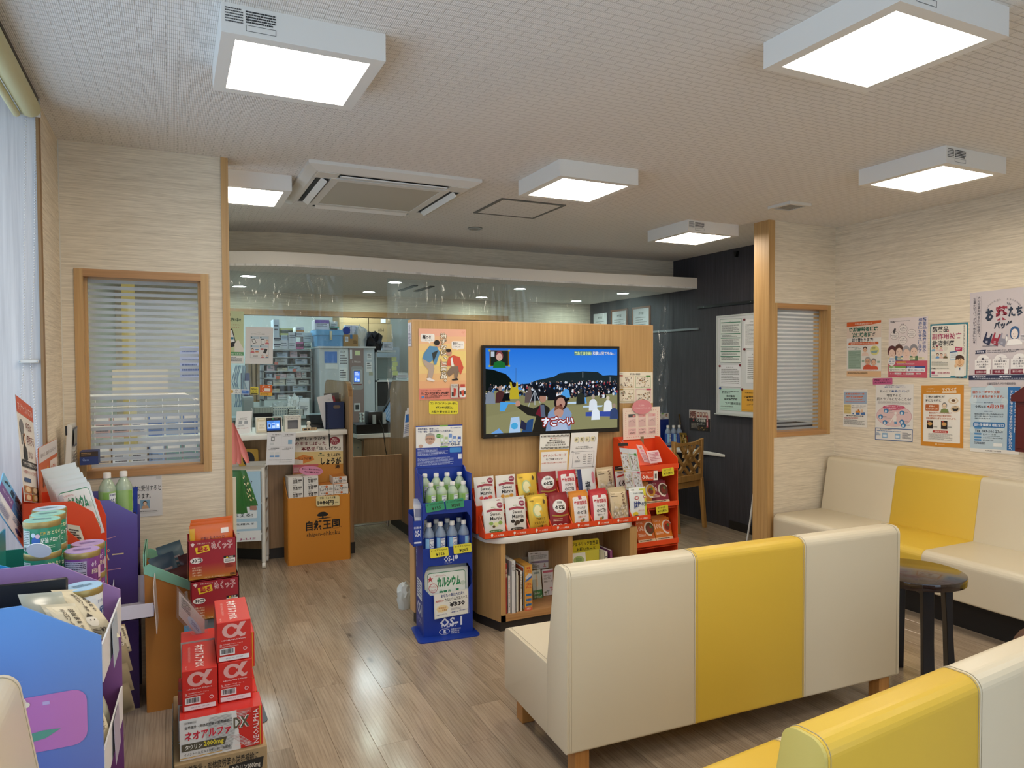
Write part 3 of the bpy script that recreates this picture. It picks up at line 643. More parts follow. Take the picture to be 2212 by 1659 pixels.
# the side face carries a small strip
sheet('leaflet','narrow printed leaflet on the left edge of the oak panel','leaflet',(1.2495,4.015,1.765),(0,-.065,0),(0,0,-.137),'#d5d3dc',lambda p: p.lay().text('お知らせ',.3,.06,.7,.4,'#4a4a58',0).fine(.15,.45,.85,.92,9,'#6a6a80'))
bz_ = TZ0+.02
def d_myna(p):
    p.rect(0,0,1,1,'#f1efe6').lay().rect(0,.33,1,1,'#e3b96a').lay().rect(.055,.375,.945,.955,'#f4f2ec').lay()
    for v in (.02,.275):
        for k in range(22): p.poly([(.03+k*.043,v+.04),(.05+k*.043,v),(.072+k*.043,v),(.052+k*.043,v+.04)],'#3c3526')
    p.poly([(.33,.1),(.36,.065),(.39,.1)],'#c0504a').text('ご注意ください!',.42,.07,.68,.1,'#b0655a').text('本年12月2日から',.3,.115,.74,.155,'#2c2a2a',.015).text('現行の健康保険証は',.22,.165,.83,.205,'#2c2a2a',.015).text('発行されなくなります',.18,.215,.86,.255,'#2c2a2a',.015)
    p.text('マイナンバーカード',.1,.425,.9,.485,'#c96a4e',.015).text('をご利用ください',.22,.515,.78,.56,'#3a3030',.012).text('※お持ちでない方もお気軽にご相談ください',.08,.6,.92,.63,'#d06a52').fine(.06,.915,.8,.95,2,'#555555')
tilt = ((2.0533,3.885,1.0835),(0.2125,0,-0.003),(-0.0135,0,-0.292))
sheet('notice','white notice with a cream yellow frame taped under the television','notice',tilt[0],tilt[1],tilt[2],'#efe9dc',d_myna,.0006)
def d_osh(p):
    for k, ch in enumerate('お知らせ'):
        p.rr(.13+k*.2,.1,.28+k*.2,.215,'#e9dfb6',.25).lay().text(ch,.165+k*.2,.125,.25+k*.2,.19,'#2a2a2a').lay(-1); p.line([(.27+k*.2,.1),(.3+k*.2,.13),(.29+k*.2,.215),(.25+k*.2,.225)],.006,'#444444')
    p.text('2024年10月から先発品を',.2,.31,.68,.335,'#333333').text('希望すると高くなる場合があります',.2,.345,.84,.37,'#333333')
    p.ring(.12,.43,.9,.79,'#8d8d8d',.006).text('“',.06,.41,.13,.44,'#333333',.03).text('”',.88,.78,.95,.81,'#333333',.03)
    for k in range(5): p.text(('先発品A','先発品B','先発品C','先発品D','後発品')[k],.5,.5+k*.05,.62,.522+k*.05,'#444444').text(('750.8','345.5','408.3','380.9','150.1')[k],.68,.5+k*.05,.82,.522+k*.05,'#444444')
    p.text('たとえば',.2,.46,.36,.48,'#444444').text('¥',.26,.54,.31,.57,'#555555').line([(.3,.57),(.38,.63)],.005,'#666666').fine(.2,.62,.4,.68,3,'#555555').fine(.06,.83,.85,.89,3,'#555555').ring(.05,.91,.88,.97,'#666666',.004).text('コグマ鶴崎',.14,.92,.55,.96,'#222222',.02).text('薬局',.62,.927,.75,.957,'#444444')
tilt = ((2.2757,3.882,1.0833),(0.2005,0,-0.0015),(-0.0275,0,-0.2815))
sheet('notice','plain white notice with a speech box, right of the cream framed one','notice',tilt[0],tilt[1],tilt[2],'#efede8',d_osh,.0006)

# ---------------------------------------------------------------- low shelf counter under the television
t = thing('shelf_counter', 'low oak open shelf counter with white rounded top below the television', 'counter', (2.1,3.8,0))
zt = .545
def ctr_top():
    pts=[]; r=.13
    for cx,cy,a in ((1.578+r,3.598+r,PI),(2.6-r,3.598+r,1.5*PI)): pts += [(cx-2.1+r*math.cos(a+k*PI/12), cy-3.8+r*math.sin(a+k*PI/12)) for k in range(7)]
    return pts+[(.5,.138),(-.522,.138)]
B(WHITE).prism(ctr_top(),'z',.507,zt,None,.006,2).obj('worktop', t)
B(OAK).prism([(-.505,.138),(-.505,.022),(-.44,-.178),(-.41,-.178),(-.41,-.16),(-.478,.03),(-.478,.138)],'z',.056,.507).obj('side_panel', t, False)
B(OAK).box(.44,-.178,.056,.494,.138,.507).obj('side_panel', t, False); B(OAK).box(.0,-.178,.092,.03,.138,.507).obj('divider', t, False)
B(OAKX).box(-.44,-.178,.056,.44,.12,.094).obj('bottom_shelf', t, False); B(OAKD).box(-.47,.12,.094,.44,.138,.507).obj('back_panel', t, False)
B(C('#2c2826',.5)).prism([(-.5,.138),(-.5,.03),(-.437,-.165),(.48,-.165),(.48,.138)],'z',0,.056).obj('kick_plate', t, False)

# contents of the shelf
def book(x, y, z, w_, d, h, cover, spine, label, cat='book', name='book', draw=None, lean=0, pages=True, group=None):
    t = thing(name, label, cat, (x,y,z), 0, group, rot=(0,lean,0))
    b = B(C(cover,.4)); b.box(0,0,0,w_*.1,d,h).box(w_*.9,0,0,w_,d,h).box(0,0,0,w_,w_*.08,h,C(spine,.4)); b.obj('cover', t, False)
    if pages: B(C('#ece8dd',.8)).box(w_*.1,w_*.08,.002,w_*.9,d-.003,h-.002).obj('pages', t, False)
    if draw: p_ = Print((0,0,h),(w_,0,0),(0,0,-h),.0006); draw(p_); p_.obj(t, 'spine_print')
    return t
Yb = 3.64; zb = .0945
bx = (1.694,1.71,1.726,1.761,1.779,1.788,1.807,1.836)
book(bx[0]+.003,Yb,zb,.012,.2,.29,'#9a3038','#a83a3a','thin red backed magazine at the left end of the shelf books','magazine','magazine',lambda p: p.vtext('健康',.2,.1,.8,.3,'#e8d8c8'),.0,True)
book(bx[1]+.002,Yb,zb,.016,.2,.215,'#e6e4e0','#f0efec','short white book with a red and black spine title','book','book',lambda p: p.vtext('赤ちゃんのきもち',.25,.1,.75,.62,'#b23a3a').vtext('絵本',.3,.72,.7,.85,'#444444'))
book(bx[2]+.002,Yb-.01,zb,.03,.25,.3,'#cfd2d8','#d9dbe0','tallest grey white binder among the shelf books','binder','binder',lambda p: p.fine(.2,.06,.8,.2,6,'#777777'))
book(bx[3]+.003,Yb,zb,.013,.21,.235,'#e4e2dd','#eceae6','slim white book right of the grey white binder','book')
book(bx[4]+.0,Yb+.01,zb,.009,.2,.205,'#d8cfae','#dcd4b6','slim cream booklet beside the puzzle box','booklet','booklet')
book(bx[5]+.001,Yb,zb,.015,.23,.235,'#5a3a32','#e9e7e1','white spined book with dark cover touching the puzzle box','book','book',lambda p: p.vtext('のりもの図鑑たのしい',.25,.08,.75,.7,'#333333'))
t = thing('puzzle_box','orange and white train puzzle box standing by the shelf books','box',(bx[7]-.018,Yb-.005,zb))
B(C('#d9a24c',.45)).box(0,0,0,.048,.16,.262).obj('box', t, False)
p_ = Print((0,0,.262),(.048,0,0),(0,0,-.262),.0006); p_.rect(0,.93,1,1,'#d86a4a').text('知育',.25,.03,.75,.09,'#c8402e',.03).text('パズル',.1,.1,.9,.16,'#c8402e',.02).poly([(.05,.27),(.5,.18),(.95,.2),(.9,.25),(.3,.32)],'#c9ccd6').poly([(.05,.33),(.95,.23),(.95,.28),(.1,.37)],'#3c6cb8').lay()
p_.text('パズル',.12,.39,.88,.45,'#c8402e',.03).text('ゲーム',.12,.46,.88,.52,'#c8402e',.03)
for k in range(3): p_.ell(.15,.6+k*.11,.07,.013,('#d86a3a','#3a9ac0','#4a9a5a')[k],8).rect(.3,.59+k*.11,.9,.61+k*.11,'#e8a04a').rect(.15,.63+k*.11,.88,.68+k*.11,'#2f6fb0').poly([(.2,.66+k*.11),(.5,.625+k*.11),(.8,.66+k*.11)],'#2c5a8a')
p_.text('知育玩具',.25,.94,.75,.985,'#f2e8d8',.02).obj(t)
p_ = Print((-.0008,.16,.262),(0,-.16,0),(0,0,-.262),.0006); p_.rect(.04,.03,.96,.97,'#e9eef2').lay().rect(.1,.06,.9,.14,'#d86a4a').rect(.1,.25,.5,.5,'#2f6fb0').rect(.1,.55,.5,.7,'#2f6fb0').rect(.1,.75,.5,.93,'#35608a').rect(.6,.25,.9,.9,'#d8b06a').obj(t,'cover_print')
# acrylic leaflet holders
t = thing('leaflet_stand','clear acrylic leaflet stand in the left shelf compartment','stand',(1.86,3.84,zb))
b = B(ACRYL); b.box(-.1,.05,0,.12,.053,.37).box(-.1,-.05,0,.12,-.047,.12).box(-.1,-.05,0,.12,.053,.003).box(-.1,-.05,0,-.097,.05,.2).box(.117,-.05,0,.12,.05,.2).box(-.1,.0,.0,.12,.003,.25); b.obj('holder', t, False)
def d_doc(p): p.text('暮らし活性シーン',.1,.08,.62,.14,'#222222',.02).fine(.12,.2,.9,.45,5,'#777777').rect(.08,.54,.95,.66,'#a898b8').rect(.08,.66,.95,.95,'#f3f2f6').lay().text('電話相談',.14,.57,.5,.63,'#555060').bust(.75,.8,.2,'#5a2f3f','#e2b8a0','#d88aa0').fine(.12,.72,.5,.92,4,'#555555')
sheet('leaflet','white and lilac leaflet upright in the acrylic leaflet stand','leaflet',(1.959,3.87,0.3632),(0.146,0,-0.0065),(0.006,0,-0.1105),'#e9e9ee',d_doc)
def d_green(p): p.rect(0,.52,1,1,'#3f8a5a').lay().rr(.35,.12,.6,.45,'#e8d8c0',.3).text('みんなの',.1,.56,.75,.63,'#f0f4ec').text('のどドロップ',.1,.66,.95,.73,'#f0f4ec').ell(.45,.85,.35,.07,'#b5583a',12).rect(.25,.05,.85,.1,'#8aa0a8')
sheet('leaflet','green and white leaflet in the lower pocket beside the puzzle box','leaflet',(1.9458,3.8,0.2678),(0.0605,0,0.0015),(0.0215,0,-0.2375),'#cfdce0',d_green)
def d_mush(p):
    p.rect(.05,.05,.7,.13,'#c56a86').lay().text('コラージュ',.08,.2,.5,.28,'#4a4a5a').text('フルフル',.08,.31,.5,.39,'#4a4a5a').text('石鹸シリーズ',.08,.42,.6,.5,'#4a4a5a')
    for u,v,c in ((.5,.72,'#d08a9a'),(.3,.82,'#9aa8b8'),(.75,.62,'#7a9ac8'),(.62,.8,'#c87a90'),(.15,.86,'#70705a')): p.ell(u,v,.1,.03,c,10).rect(u-.015,v,u+.015,v+.13,c)
    p.ell(.85,.3,.12,.08,'#3a78b8',12)
sheet('leaflet','pale leaflet with pink mushroom drawings beside the green one','leaflet',(2.022,3.81,0.2605),(0.112,0,-0.001),(0.011,0,-0.163),'#dfe2ee',d_mush)
o = B(C('#e6d22c',.45)).cyl((0,0,0),(0,.001,0),.036,None,24).obj('sticker'); o.scale = (1,1,.75); o.location = (2.066,3.775,0.059); tag(o,'yellow oval sample sticker below the mushroom leaflet','sticker')
p_ = Print((-.03,-.0002,.02),(.06,0,0),(0,0,-.04),.0005); p_.text('試供品',.05,.2,.95,.8,'#26220c',.02).obj(o)
def d_gen(p): p.text('ジェネリック医薬品',.03,.1,.96,.32,'#24220e',.02).text('お願いカード',.18,.42,.85,.62,'#24220e',.02).text('＆冊子',.5,.74,.84,.95,'#24220e',.02)
card('sign','yellow rounded sign in the right shelf compartment','sign',(2.1858,3.74,0.4367),(0.2025,0,-0.0045),(0.0115,0,-0.1155),'#dcca28',d_gen,None,.1)
sheet('booklet','white booklet with a green circle in front of the yellow shelf sign','booklet',(2.1655,3.7,0.3695),(0.1,0,-0.002),(0.005,0,-0.059),'#e9ebe4',lambda p: p.ell(.5,.75,.38,.42,'#a9c27a',20).lay().fine(.3,.5,.7,.9,4,'#4a6a3a'))
o = B(C('#d8cf4a',.5)).box(0,0,0,.2,.012,.16).obj('folder'); o.location = (2.175,3.715,0.212); tag(o,'yellow folder lying behind the white booklet','folder')
for k, (px, c, l) in enumerate(((1303,'#dedccf','cream catalogue leaning in the right shelf compartment'),(1331,'#8a4a7a','purple spined catalogue at the right end of the shelf'))):
    book(2.38+k*.035,3.66,zb,.022,.22,.27+k*.005,('#e2e0d8','#7c3f70')[k],('#e4e2d8','#8a4a7a')[k],l,'catalogue','catalogue',(lambda p: p.fine(.2,.1,.8,.9,14,'#666666')) if k==0 else None)

# ================================================================ SEATS
def rpoly(pts, rad, n=5):
    """polygon with each corner rounded by its own radius"""
    out=[]; k=len(pts)
    for i in range(k):
        p=V3((*pts[i],0)); a=V3((*pts[i-1],0)); c=V3((*pts[(i+1)%k],0)); r=rad[i] if isinstance(rad,(list,tuple)) else rad
        if r <= 0: out.append((p.x,p.y)); continue
        d1=(a-p).normalized(); d2=(c-p).normalized(); ang=d1.angle(d2); t=min(r/math.tan(ang/2),(a-p).length*.49,(c-p).length*.49); r=t*math.tan(ang/2)
        cen=p+(d1+d2).normalized()*(r/math.sin(ang/2)); s=p+d1*t-cen; e=p+d2*t-cen
        for q in range(n+1):
            f=q/n; v=(s*(1-f)+e*f); v=v.normalized()*r; out.append((cen.x+v.x,cen.y+v.y))
    return out
LEGW = wood('beech_leg', '#c0894c', '#a4713a')
BACKP = rpoly([(0,.122),(0,.792),(.095,.792),(.165,.40),(.165,.122)],[.012,.035,.035,.02,.006],6)
SEATP = rpoly([(.16,.122),(.16,.392),(.592,.392),(.592,.122)],[.004,.006,.04,.012],6)
SW = .548
def couch(label, loc, rz, cols, endcol, nleg=4):
    t = thing('bench_sofa', label, 'sofa', loc, rz)
    for i, c in enumerate(cols):
        a, e = i*SW+.0008, (i+1)*SW-.0008
        B(c).prism(BACKP,'x',a,e,None,.004,2).obj('back_panel', t); B(c).prism(SEATP,'x',a,e,None,.004,2).obj('seat_panel', t)
    L = len(cols)*SW
    for x in (0, L):      # separate end gussets, slightly puffed
        s = -1 if x == 0 else 1
        b = B(endcol); b.prism(BACKP,'x',min(x,x+s*.009),max(x,x+s*.009),None,.006,2); b.obj('end_gusset', t)
        b = B(endcol); b.prism(SEATP,'x',min(x,x+s*.008),max(x,x+s*.008),None,.005,2); b.obj('end_gusset', t)
    xs = [.008, L-.008]+[i*SW+d for i in range(1,len(cols)) for d in (-.007,.007)]
    for x in xs:
        b = B(C('#a59a82',.7)); P_ = [(x,p[0],p[1]) for p in BACKP[6:24]]; cen=V3((x,.08,.4))
        b.tube([V3(p)+(V3((0,p[1]-.08,p[2]-.45)).normalized()*.0006) for p in P_], .0011, None, 4); b.obj('stitching', t); b = B(C('#a59a82',.7))
        b.tube([(x,p[0],p[1]+.0004) for p in SEATP[8:22]], .0011, None, 4); b.obj('stitching', t)
    for x in (.06, L-.06):
        for y in (.045, .52): B(LEGW).rbox(x-.03,y-.03,0,x+.03,y+.03,.13,.003,1).obj('leg', t, False)
    return t
couch('cream bench sofa with one yellow middle stripe, its back to the viewer', (1.257,2.163,0), math.radians(-2.8), (CREAM,YEL,CREAM), CREAM)
couch('yellow ended bench sofa cut off at the bottom right corner', (1.127-.005,0.977-.03,0), math.radians(4.6), (YEL,CREAM), YELP)
t = couch('cream sofa end with a rounded back at the bottom left corner', (-.385,1.70,0), math.radians(-90), (CREAM,YEL,CREAM), CREAM); t.scale = (1,1,1.14)
# wall bench with dark plinth
t = thing('wall_bench', 'long cream and yellow bench fixed along the poster wall', 'bench', (WR,2.2,0))
BB = rpoly([(0,.18),(0,.805),(-.115,.805),(-.185,.42),(-.185,.18)],[.004,.03,.03,.01,.004],6)
BS = rpoly([(-.18,.18),(-.18,.418),(-.675,.418),(-.675,.18)],[.004,.006,.045,.012],6)
for i, c in enumerate((YEL,CREAM,YEL,CREAM)):
    a = .5+i*.567-1.134+.567*0; a = 1.625-.567*(4-i)
    B(c).prism(BB,'y',a+.0008,a+.5662,None,.005,2).obj('back_panel', t); B(c).prism(BS,'y',a+.0008,a+.5662,None,.005,2).obj('seat_panel', t)
B(C('#171412',.6)).box(-.56,1.625-.567*4,0,-.02,1.6,.18).obj('plinth', t, False)
# round side table
t = thing('side_table', 'round dark brown side table between the sofa and the wall bench', 'table', (3.16,2.195,0)); t.scale = (1.02,1.02,.965)
B(C('#2a1d19',.16,coat=.4)).prism([(.218*math.cos(2*PI*k/56),.218*math.sin(2*PI*k/56)) for k in range(56)],'z',.515,.552,None,.004,2).obj('tabletop', t)
LG = C('#17110f',.35)
for k in range(4):
    a = math.radians(45+12+90*k); Rm = Matrix.Rotation(a,4,'Z'); b = B(LG); b.X = Rm
    pr_ = [(.115,.515),(.165,.515),(.168,.25),(.185,.0),(.15,.0),(.14,.3),(.128,.49)]
    b.prism([(p[0],p[1]) for p in pr_],'y',-.024,.024,None,.002,1); b.X=None; b.obj('leg', t, False)
b = B(LG)
for k in range(2):
    b.X = Matrix.Rotation(math.radians(45+12+90*k),4,'Z'); b.box(-.13,-.012,.47,.13,.012,.512)
b.X = None; b.obj('brace', t, False)
# brown leather armchair edge at the right border
t = thing('leather_chair', 'brown leather chair just entering at the right border', 'chair', (2.599+.12,1.446-.20,0), math.radians(-60))
LB = leather('brown_leather','#4a2617')
b = B(LB); prof = rpoly([(-.24,.62),(.24,.62),(.19,.2),(-.19,.2)],[.09,.09,.03,.03],6)
b.prism(prof,'y',-.035,.03,None,.014,3); b.obj('backrest', t)
b = B(LB)
for d in (0,.03):
    P_ = [(p[0]*(1-d*2.2),-.037,.42+(p[1]-.42)*(1-d*2.6)) for p in rpoly([(-.215,.2),(-.23,.6),(.23,.6),(.215,.2)],[0,.07,.07,0],6)]
    b.tube(P_,.009-.1*d,None,8)
b.obj('piping', t)
B(LB).rbox(-.22,.0,.33,.22,.46,.44,.03,3).obj('seat', t)
for x,y in ((-.18,.03),(.18,.03),(-.18,.42),(.18,.42)): B(LG).cyl((x,y,.34),(x*1.05,y,0),.02,None,12,.014).obj('leg', t)
B(LB).box(-.19,-.02,.3,.19,.03,.36).obj('apron', t, False)

# ================================================================ DRINK STAND
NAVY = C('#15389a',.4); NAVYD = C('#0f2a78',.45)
t = thing('drink_stand','royal blue cardboard drink stand with three openings beside the panel','display stand',(1.385,3.80,0),-.10)
B(NAVY).prism(rpoly([(-.185,-.16),(.17,-.16),(.155,.1),(-.175,.1)],[.03,.03,.02,.02],4),'z',0,.006).obj('base_plate', t, False)
b = B(NAVY); HW=.142
b.box(-HW,-.085,.006,-HW+.004,.1,.905).box(HW-.004,-.085,.006,HW,.1,.905).box(-HW,.096,.006,HW,.1,.93)
b.obj('side_walls', t, False)
def lip(z0, z1, up=.0, arch=0):
    n=14; pts=[(-HW,z0)]
    for k in range(n+1):
        f=k/n; e = min(1,min(f,1-f)*7); pts.append((-HW+2*HW*f, z1+arch*(1-e*e*(3-2*e))))
    pts.append((HW,z0)); return pts
b = B(NAVY); b.prism(lip(.006,.235,0,.05),'y',-.089,-.085); b.obj('front_panel', t, False)
b = B(NAVY); b.prism([(-HW,.5)]+[(HW,.5)]+[(HW,.33)]+[(HW-.012,.37),(HW-.03,.40),(-HW+.03,.40),(-HW+.012,.37)]+[(-HW,.33)],'y',-.089,-.085); b.obj('front_panel', t, False)
b = B(NAVY); b.prism([(-HW,.755),(HW,.755),(HW,.6),(HW-.01,.66),(HW-.03,.69),(-HW+.03,.69),(-HW+.01,.66),(-HW,.6)],'y',-.089,-.085); b.obj('front_panel', t, False)
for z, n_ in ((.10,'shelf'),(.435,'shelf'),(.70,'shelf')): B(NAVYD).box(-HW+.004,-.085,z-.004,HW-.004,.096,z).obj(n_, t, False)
# upper side wings slope back
b = B(NAVY)
for s in (-1,1): b.prism([(-.085,.755),(.1,.755),(.1,.93),(.06,.93),(-.085,.79)],'x',s*HW-.002,s*HW+.002)
b.obj('side_wings', t, False)
def d_hdr(p):
    p.rect(0,0,1,.025,'#15389a').rect(0,.025,1,.52,'#eceae4').rect(0,.52,1,1,'#17389a').lay().rect(.5,0,.68,.03,'#7ab648').rect(.5,.5,.68,.53,'#7ab648')
    p.text('感染性腸炎、感冒による',.04,.055,.48,.1,'#1c3a70',.015).text('下痢・嘔吐・発熱を原因とした脱水症に。',.04,.115,.79,.165,'#1c3a70',.015).text('大塚製薬工場',.77,.06,.96,.085,'#3a5a9a').ell(.75,.07,.012,.02,'#2a4a9a',8)
    p.poly([(.14,.52),(.18,.42),(.3,.38),(.45,.42),(.52,.52)],'#e9ebee').ell(.3,.32,.105,.13,'#c9a38d',16).lay().poly([(.2,.28),(.21,.2),(.3,.17),(.39,.2),(.4,.27),(.36,.23),(.25,.23)],'#a5a09c')
    p.line([(.23,.3),(.29,.3),(.29,.33),(.23,.33),(.23,.3)],.008,'#24211f').line([(.32,.3),(.38,.3),(.38,.33),(.32,.33),(.32,.3)],.008,'#24211f').line([(.29,.31),(.32,.31)],.006,'#24211f').line([(.27,.39),(.33,.39)],.008,'#8a5a4a').ell(.1,.48,.05,.04,'#c9a38d',10).lay(-1)
    p.ell(.48,.25,.055,.05,'#4f9a3a',10).lay().text('新発売',.435,.235,.525,.265,'#e4f0d8').lay(-1)
    for k,(u,h) in enumerate(((.555,.2),(.645,.15),(.735,.22),(.825,.16),(.93,.14))):
        p.rr(u-.035,.42-h,u+.035,.42,('#b8d09a','#b8d09a','#7a9ad0','#7a9ad0','#4a6ab8')[k],.15).lay().rect(u-.03,.42-h*.55,u+.03,.42-h*.12,'#e6ecf2').rect(u-.018,.4-h,u+.018,.425-h,'#f2f2f0').lay(-1)
    p.text('経口補水液',.53,.43,.72,.465,'#1c3a70',.02).text('オーエスワン',.53,.475,.7,.495,'#1c3a70').text('OS-1',.74,.425,.93,.5,'#1c3a70',.03)
    p.fine(.03,.55,.68,.72,6,'#b8c4e4',.45,4).fine(.03,.76,.8,.95,7,'#a8b6dc',.45,9).rr(.72,.545,.97,.66,'#3f8ad0',.2).rect(.9,.7,.98,.82,'#e4e8f0')
sheet('header_board',None,None,(-.138,.088,1.168),(.277,0,0),(0,.004,-.245),'#15389a',d_hdr,.003,parent=t)
q = Print((-HW,-.0892,.5),(2*HW,0,0),(0,0,-.5),.0006)
q.text('経口補水液',.42,.075,.5,.1,'#dfe6f4').text('OS-1',.42,.1,.62,.165,'#e4eaf6',.02).text('オーエスワン',.43,.17,.58,.185,'#c8d2ea').ell(.67,.12,.035,.025,'#dfe6f4',12)
q.text('OS-1',.33,.795,.78,.9,'#e4eaf6',.03).text('オーエスワン',.35,.86,.67,.91,'#e8ecf6',.02)
q.ell(.42,.95,.11,.034,'#e8ecf6',20).lay().ell(.42,.95,.1,.03,'#15389a',20).lay().ell(.42,.94,.025,.012,'#e8ecf6',10).rect(.39,.955,.45,.972,'#e8ecf6').lay(-2).text('消費者庁許可',.55,.925,.75,.942,'#dfe6f4').text('個別評価型',.55,.947,.72,.963,'#dfe6f4').text('病者用食品',.55,.968,.72,.984,'#dfe6f4').obj(t)
q = Print((-HW-.0006,.1,.9),(0,-.185,0),(0,0,-.9),.0004); q.vtext('経口補水液',.1,.4,.22,.6,'#b8c4e4').rect(.2,.66,.85,.78,'#dfe4f0').lay().fine(.25,.67,.8,.77,6,'#5a6aa0').text('OS-1',.2,.8,.85,.88,'#e4eaf6',.02).text('オーエスワン',.25,.9,.8,.93,'#c8d2ea').obj(t,'side_print')
def ptag(label, z, x, col, a, b_, rot, group):
    n = V3((0,-1,0)); M_ = Matrix.Rotation(-.10,4,'Z'); O = Matrix.Translation((1.385,3.8,0)) @ M_ @ V3((x,-.0935,z))
    U = M_ @ V3((.105*math.cos(rot),0,.105*math.sin(rot))); W = M_ @ V3((.05*math.sin(rot),-.004,-.05*math.cos(rot)))
    card('price_tag',label,'price tag',O,U,W,col,lambda p: p.text(a,.06,.12,.94,.36,'#20200e',.015).text(b_,.3,.5,.8,.85,'#20200e',.02),group,.12)
G='drink stand price tags'
ptag('green drink price tag on the upper shelf, left one',.752,-.128,'#2f8f62','オーエスワン(250ml)','¥155',.12,G); ptag('green drink price tag on the upper shelf, right one',.762,-.014,'#2f8f62','オーエスワン(300ml)','¥205',.08,G)
ptag('yellow drink price tag on the middle shelf, left one',.497,-.105,'#e0d840','オーエスワン(250ml)','¥155',.06,G); ptag('yellow drink price tag on the middle shelf, right one',.508,.03,'#e0d840','オーエスワン(500ml)','¥205',.05,G)
# bottles
def bottle_mesh(h, r, liquid, lab1, lab2, dark, green):
    t = thing('drink_bottle','x','bottle')
    B(liquid).lathe([(r*.9,0),(r,.006),(r,h*.62),(r*.96,h*.68),(r*.55,h*.82),(r*.36,h*.87),(r*.36,h*.9)],(0,0,0),None,18).obj('bottle', t)
    b = B(lab1); b.lathe([(r+.0004,h*.12),(r+.0004,h*.6)],(0,0,0),None,18); b.f.pop(); b.fm.pop(); b.f.pop(); b.fm.pop(); b.obj('label', t)
    B(WHITE).lathe([(r*.46,h*.885),(r*.46,h*.985),(r*.42,h)],(0,0,0),None,16).obj('cap', t)
    p_ = Print((-r*.75,-r-.0008,h*.58),(r*1.5,0,0),(0,0,-h*.44),.0004)
    wr = lambda u,v: -(r-math.sqrt(max(0,r*r-((u-.5)*1.5*r)**2)))
    p_.warp = wr; p_.rect(.0,.0,.38,1,lab2).rect(.42,.04,.98,.96,'#e9edf2').lay().text('経口補水液',.46,.08,.94,.18,dark).text('OS-1',.45,.3,.95,.6,dark,.03).text('オーエスワン',.48,.64,.92,.72,dark).fine(.48,.8,.9,.95,3,dark); 
    if green: p_.ell(.86,.84,.1,.1,'#6aa83a',10)
    p_.obj(t,'label_print'); return t
LIQG = C('#b4c8b0',.1,spec=.7,alpha=.85); LIQW = C('#8d9fb8',.1,spec=.7,alpha=.85)
bg_ = bottle_mesh(.158,.031,LIQG,C('#9cc07c',.35),'#86b458','#23407a',True); bb_ = bottle_mesh(.20,.032,LIQW,C('#2c4ea0',.35),'#8fc4ea','#1f3f8a',False)
Ms = Matrix.Translation((1.385,3.8,0)) @ Matrix.Rotation(-.10,4,'Z')
first = [True,True]
for r_, (y, z, xs) in enumerate(((-.045,.70,(-.085,-.022,.041,.104)),(.035,.74,(-.1,-.034,.03,.104)))):
    for k, x in enumerate(xs):
        l = ('front row','back row')[r_]+' green tinted drink bottle on the top stand shelf, '+ORD[k]+' from the left'
        p = Ms @ V3((x,y,z))
        if first[0]: o = bg_; o.location = p; o.rotation_euler = (0,0,-.1); o['label'] = l; o['group'] = 'green drink bottles on the stand'; first[0] = False
        else: dup(bg_, p, -.1+.15*(k-1.5), l)
    # the raised back row stands on a card step
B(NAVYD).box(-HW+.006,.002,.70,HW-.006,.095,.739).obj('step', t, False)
for r_, (y, z, xs) in enumerate(((-.045,.4355,(-.098,-.032,.036,.104)),(.03,.4355,(-.105,-.038,.028,.098)))):
    for k, x in enumerate(xs):
        l = ('front row','back row')[r_]+' blue drink bottle on the middle stand shelf, '+ORD[k]+' from the left'
        p = Ms @ V3((x,y,z))
        if first[1]: o = bb_; o.location = p; o.rotation_euler = (0,0,-.1); o['label'] = l; o['group'] = 'blue drink bottles on the stand'; first[1] = False
        else: dup(bb_, p, -.1+(.8 if (k==3 and r_==0) else .12*(k-1.5)), l)
# wafer packets standing in the bottom opening, price card in front
def pouch(name, label, cat, O, U, W, col, draw, bulge=.008, group=None, seal=.06, mat=None, eps=.0008, notch=True):
    """a filled bag: two bulged faces with crimped top and bottom; O top left"""
    U, W = V3(U), V3(W); n = W.cross(U).normalized(); m = mat or (C('#dcb845',.28,.45) if col == 'GOLD' else C(col,.28))
    def g(u,v):
        k = max(0,min(1,(v-seal)/(1-2*seal))); return bulge*(max(0,math.sin(PI*k))**.55)*(max(0,math.sin(PI*min(1,max(0,u))))**.45) if seal < v < 1-seal else 0
    b = B(m); nu, nv = 10, 14
    b.grid(lambda u,v: U*u+W*v+n*(g(u,v)+.0006), nu, nv); b.grid(lambda u,v: U*(1-u)+W*v-n*(g(u,v)*.8), nu, nv)
    o = b.obj(name, None, True, 60); o.location = O; tag(o, label, cat, group)
    if draw: p_ = Print((0,0,0),U,W,eps,warp=lambda u,v: g(u,v)+.0006,rough=.35); draw(p_); p_.obj(o)
    return o
def d_wafer(p):
    p.rr(.06,.08,.94,.92,'#2f8a5a',.08).lay().rr(.07,.095,.93,.905,'#e9efe9',.07).lay().text('カルシウム',.27,.2,.82,.45,'#2f8a5a',.06).text('ウエハース',.32,.5,.78,.72,'#2f8a5a',.05).ell(.18,.45,.1,.12,'#c04a50',14).lay().ell(.18,.45,.09,.105,'#e9efe9',14).lay().text('カルシウム',.11,.38,.25,.44,'#c04a50').text('たっぷり',.12,.47,.24,.53,'#c04a50').lay(-2)
    p.poly([(.12,.14),(.14,.2),(.19,.2),(.15,.24),(.17,.3),(.12,.26),(.08,.3),(.09,.24),(.06,.2),(.1,.2)],'#c04a50').text('しっかりカルシウム',.2,.14,.48,.18,'#c04a50').ell(.87,.4,.06,.06,'#c9d8cc',10).poly([(.82,.7),(.9,.68),(.92,.8),(.84,.82)],'#3a9a6a')
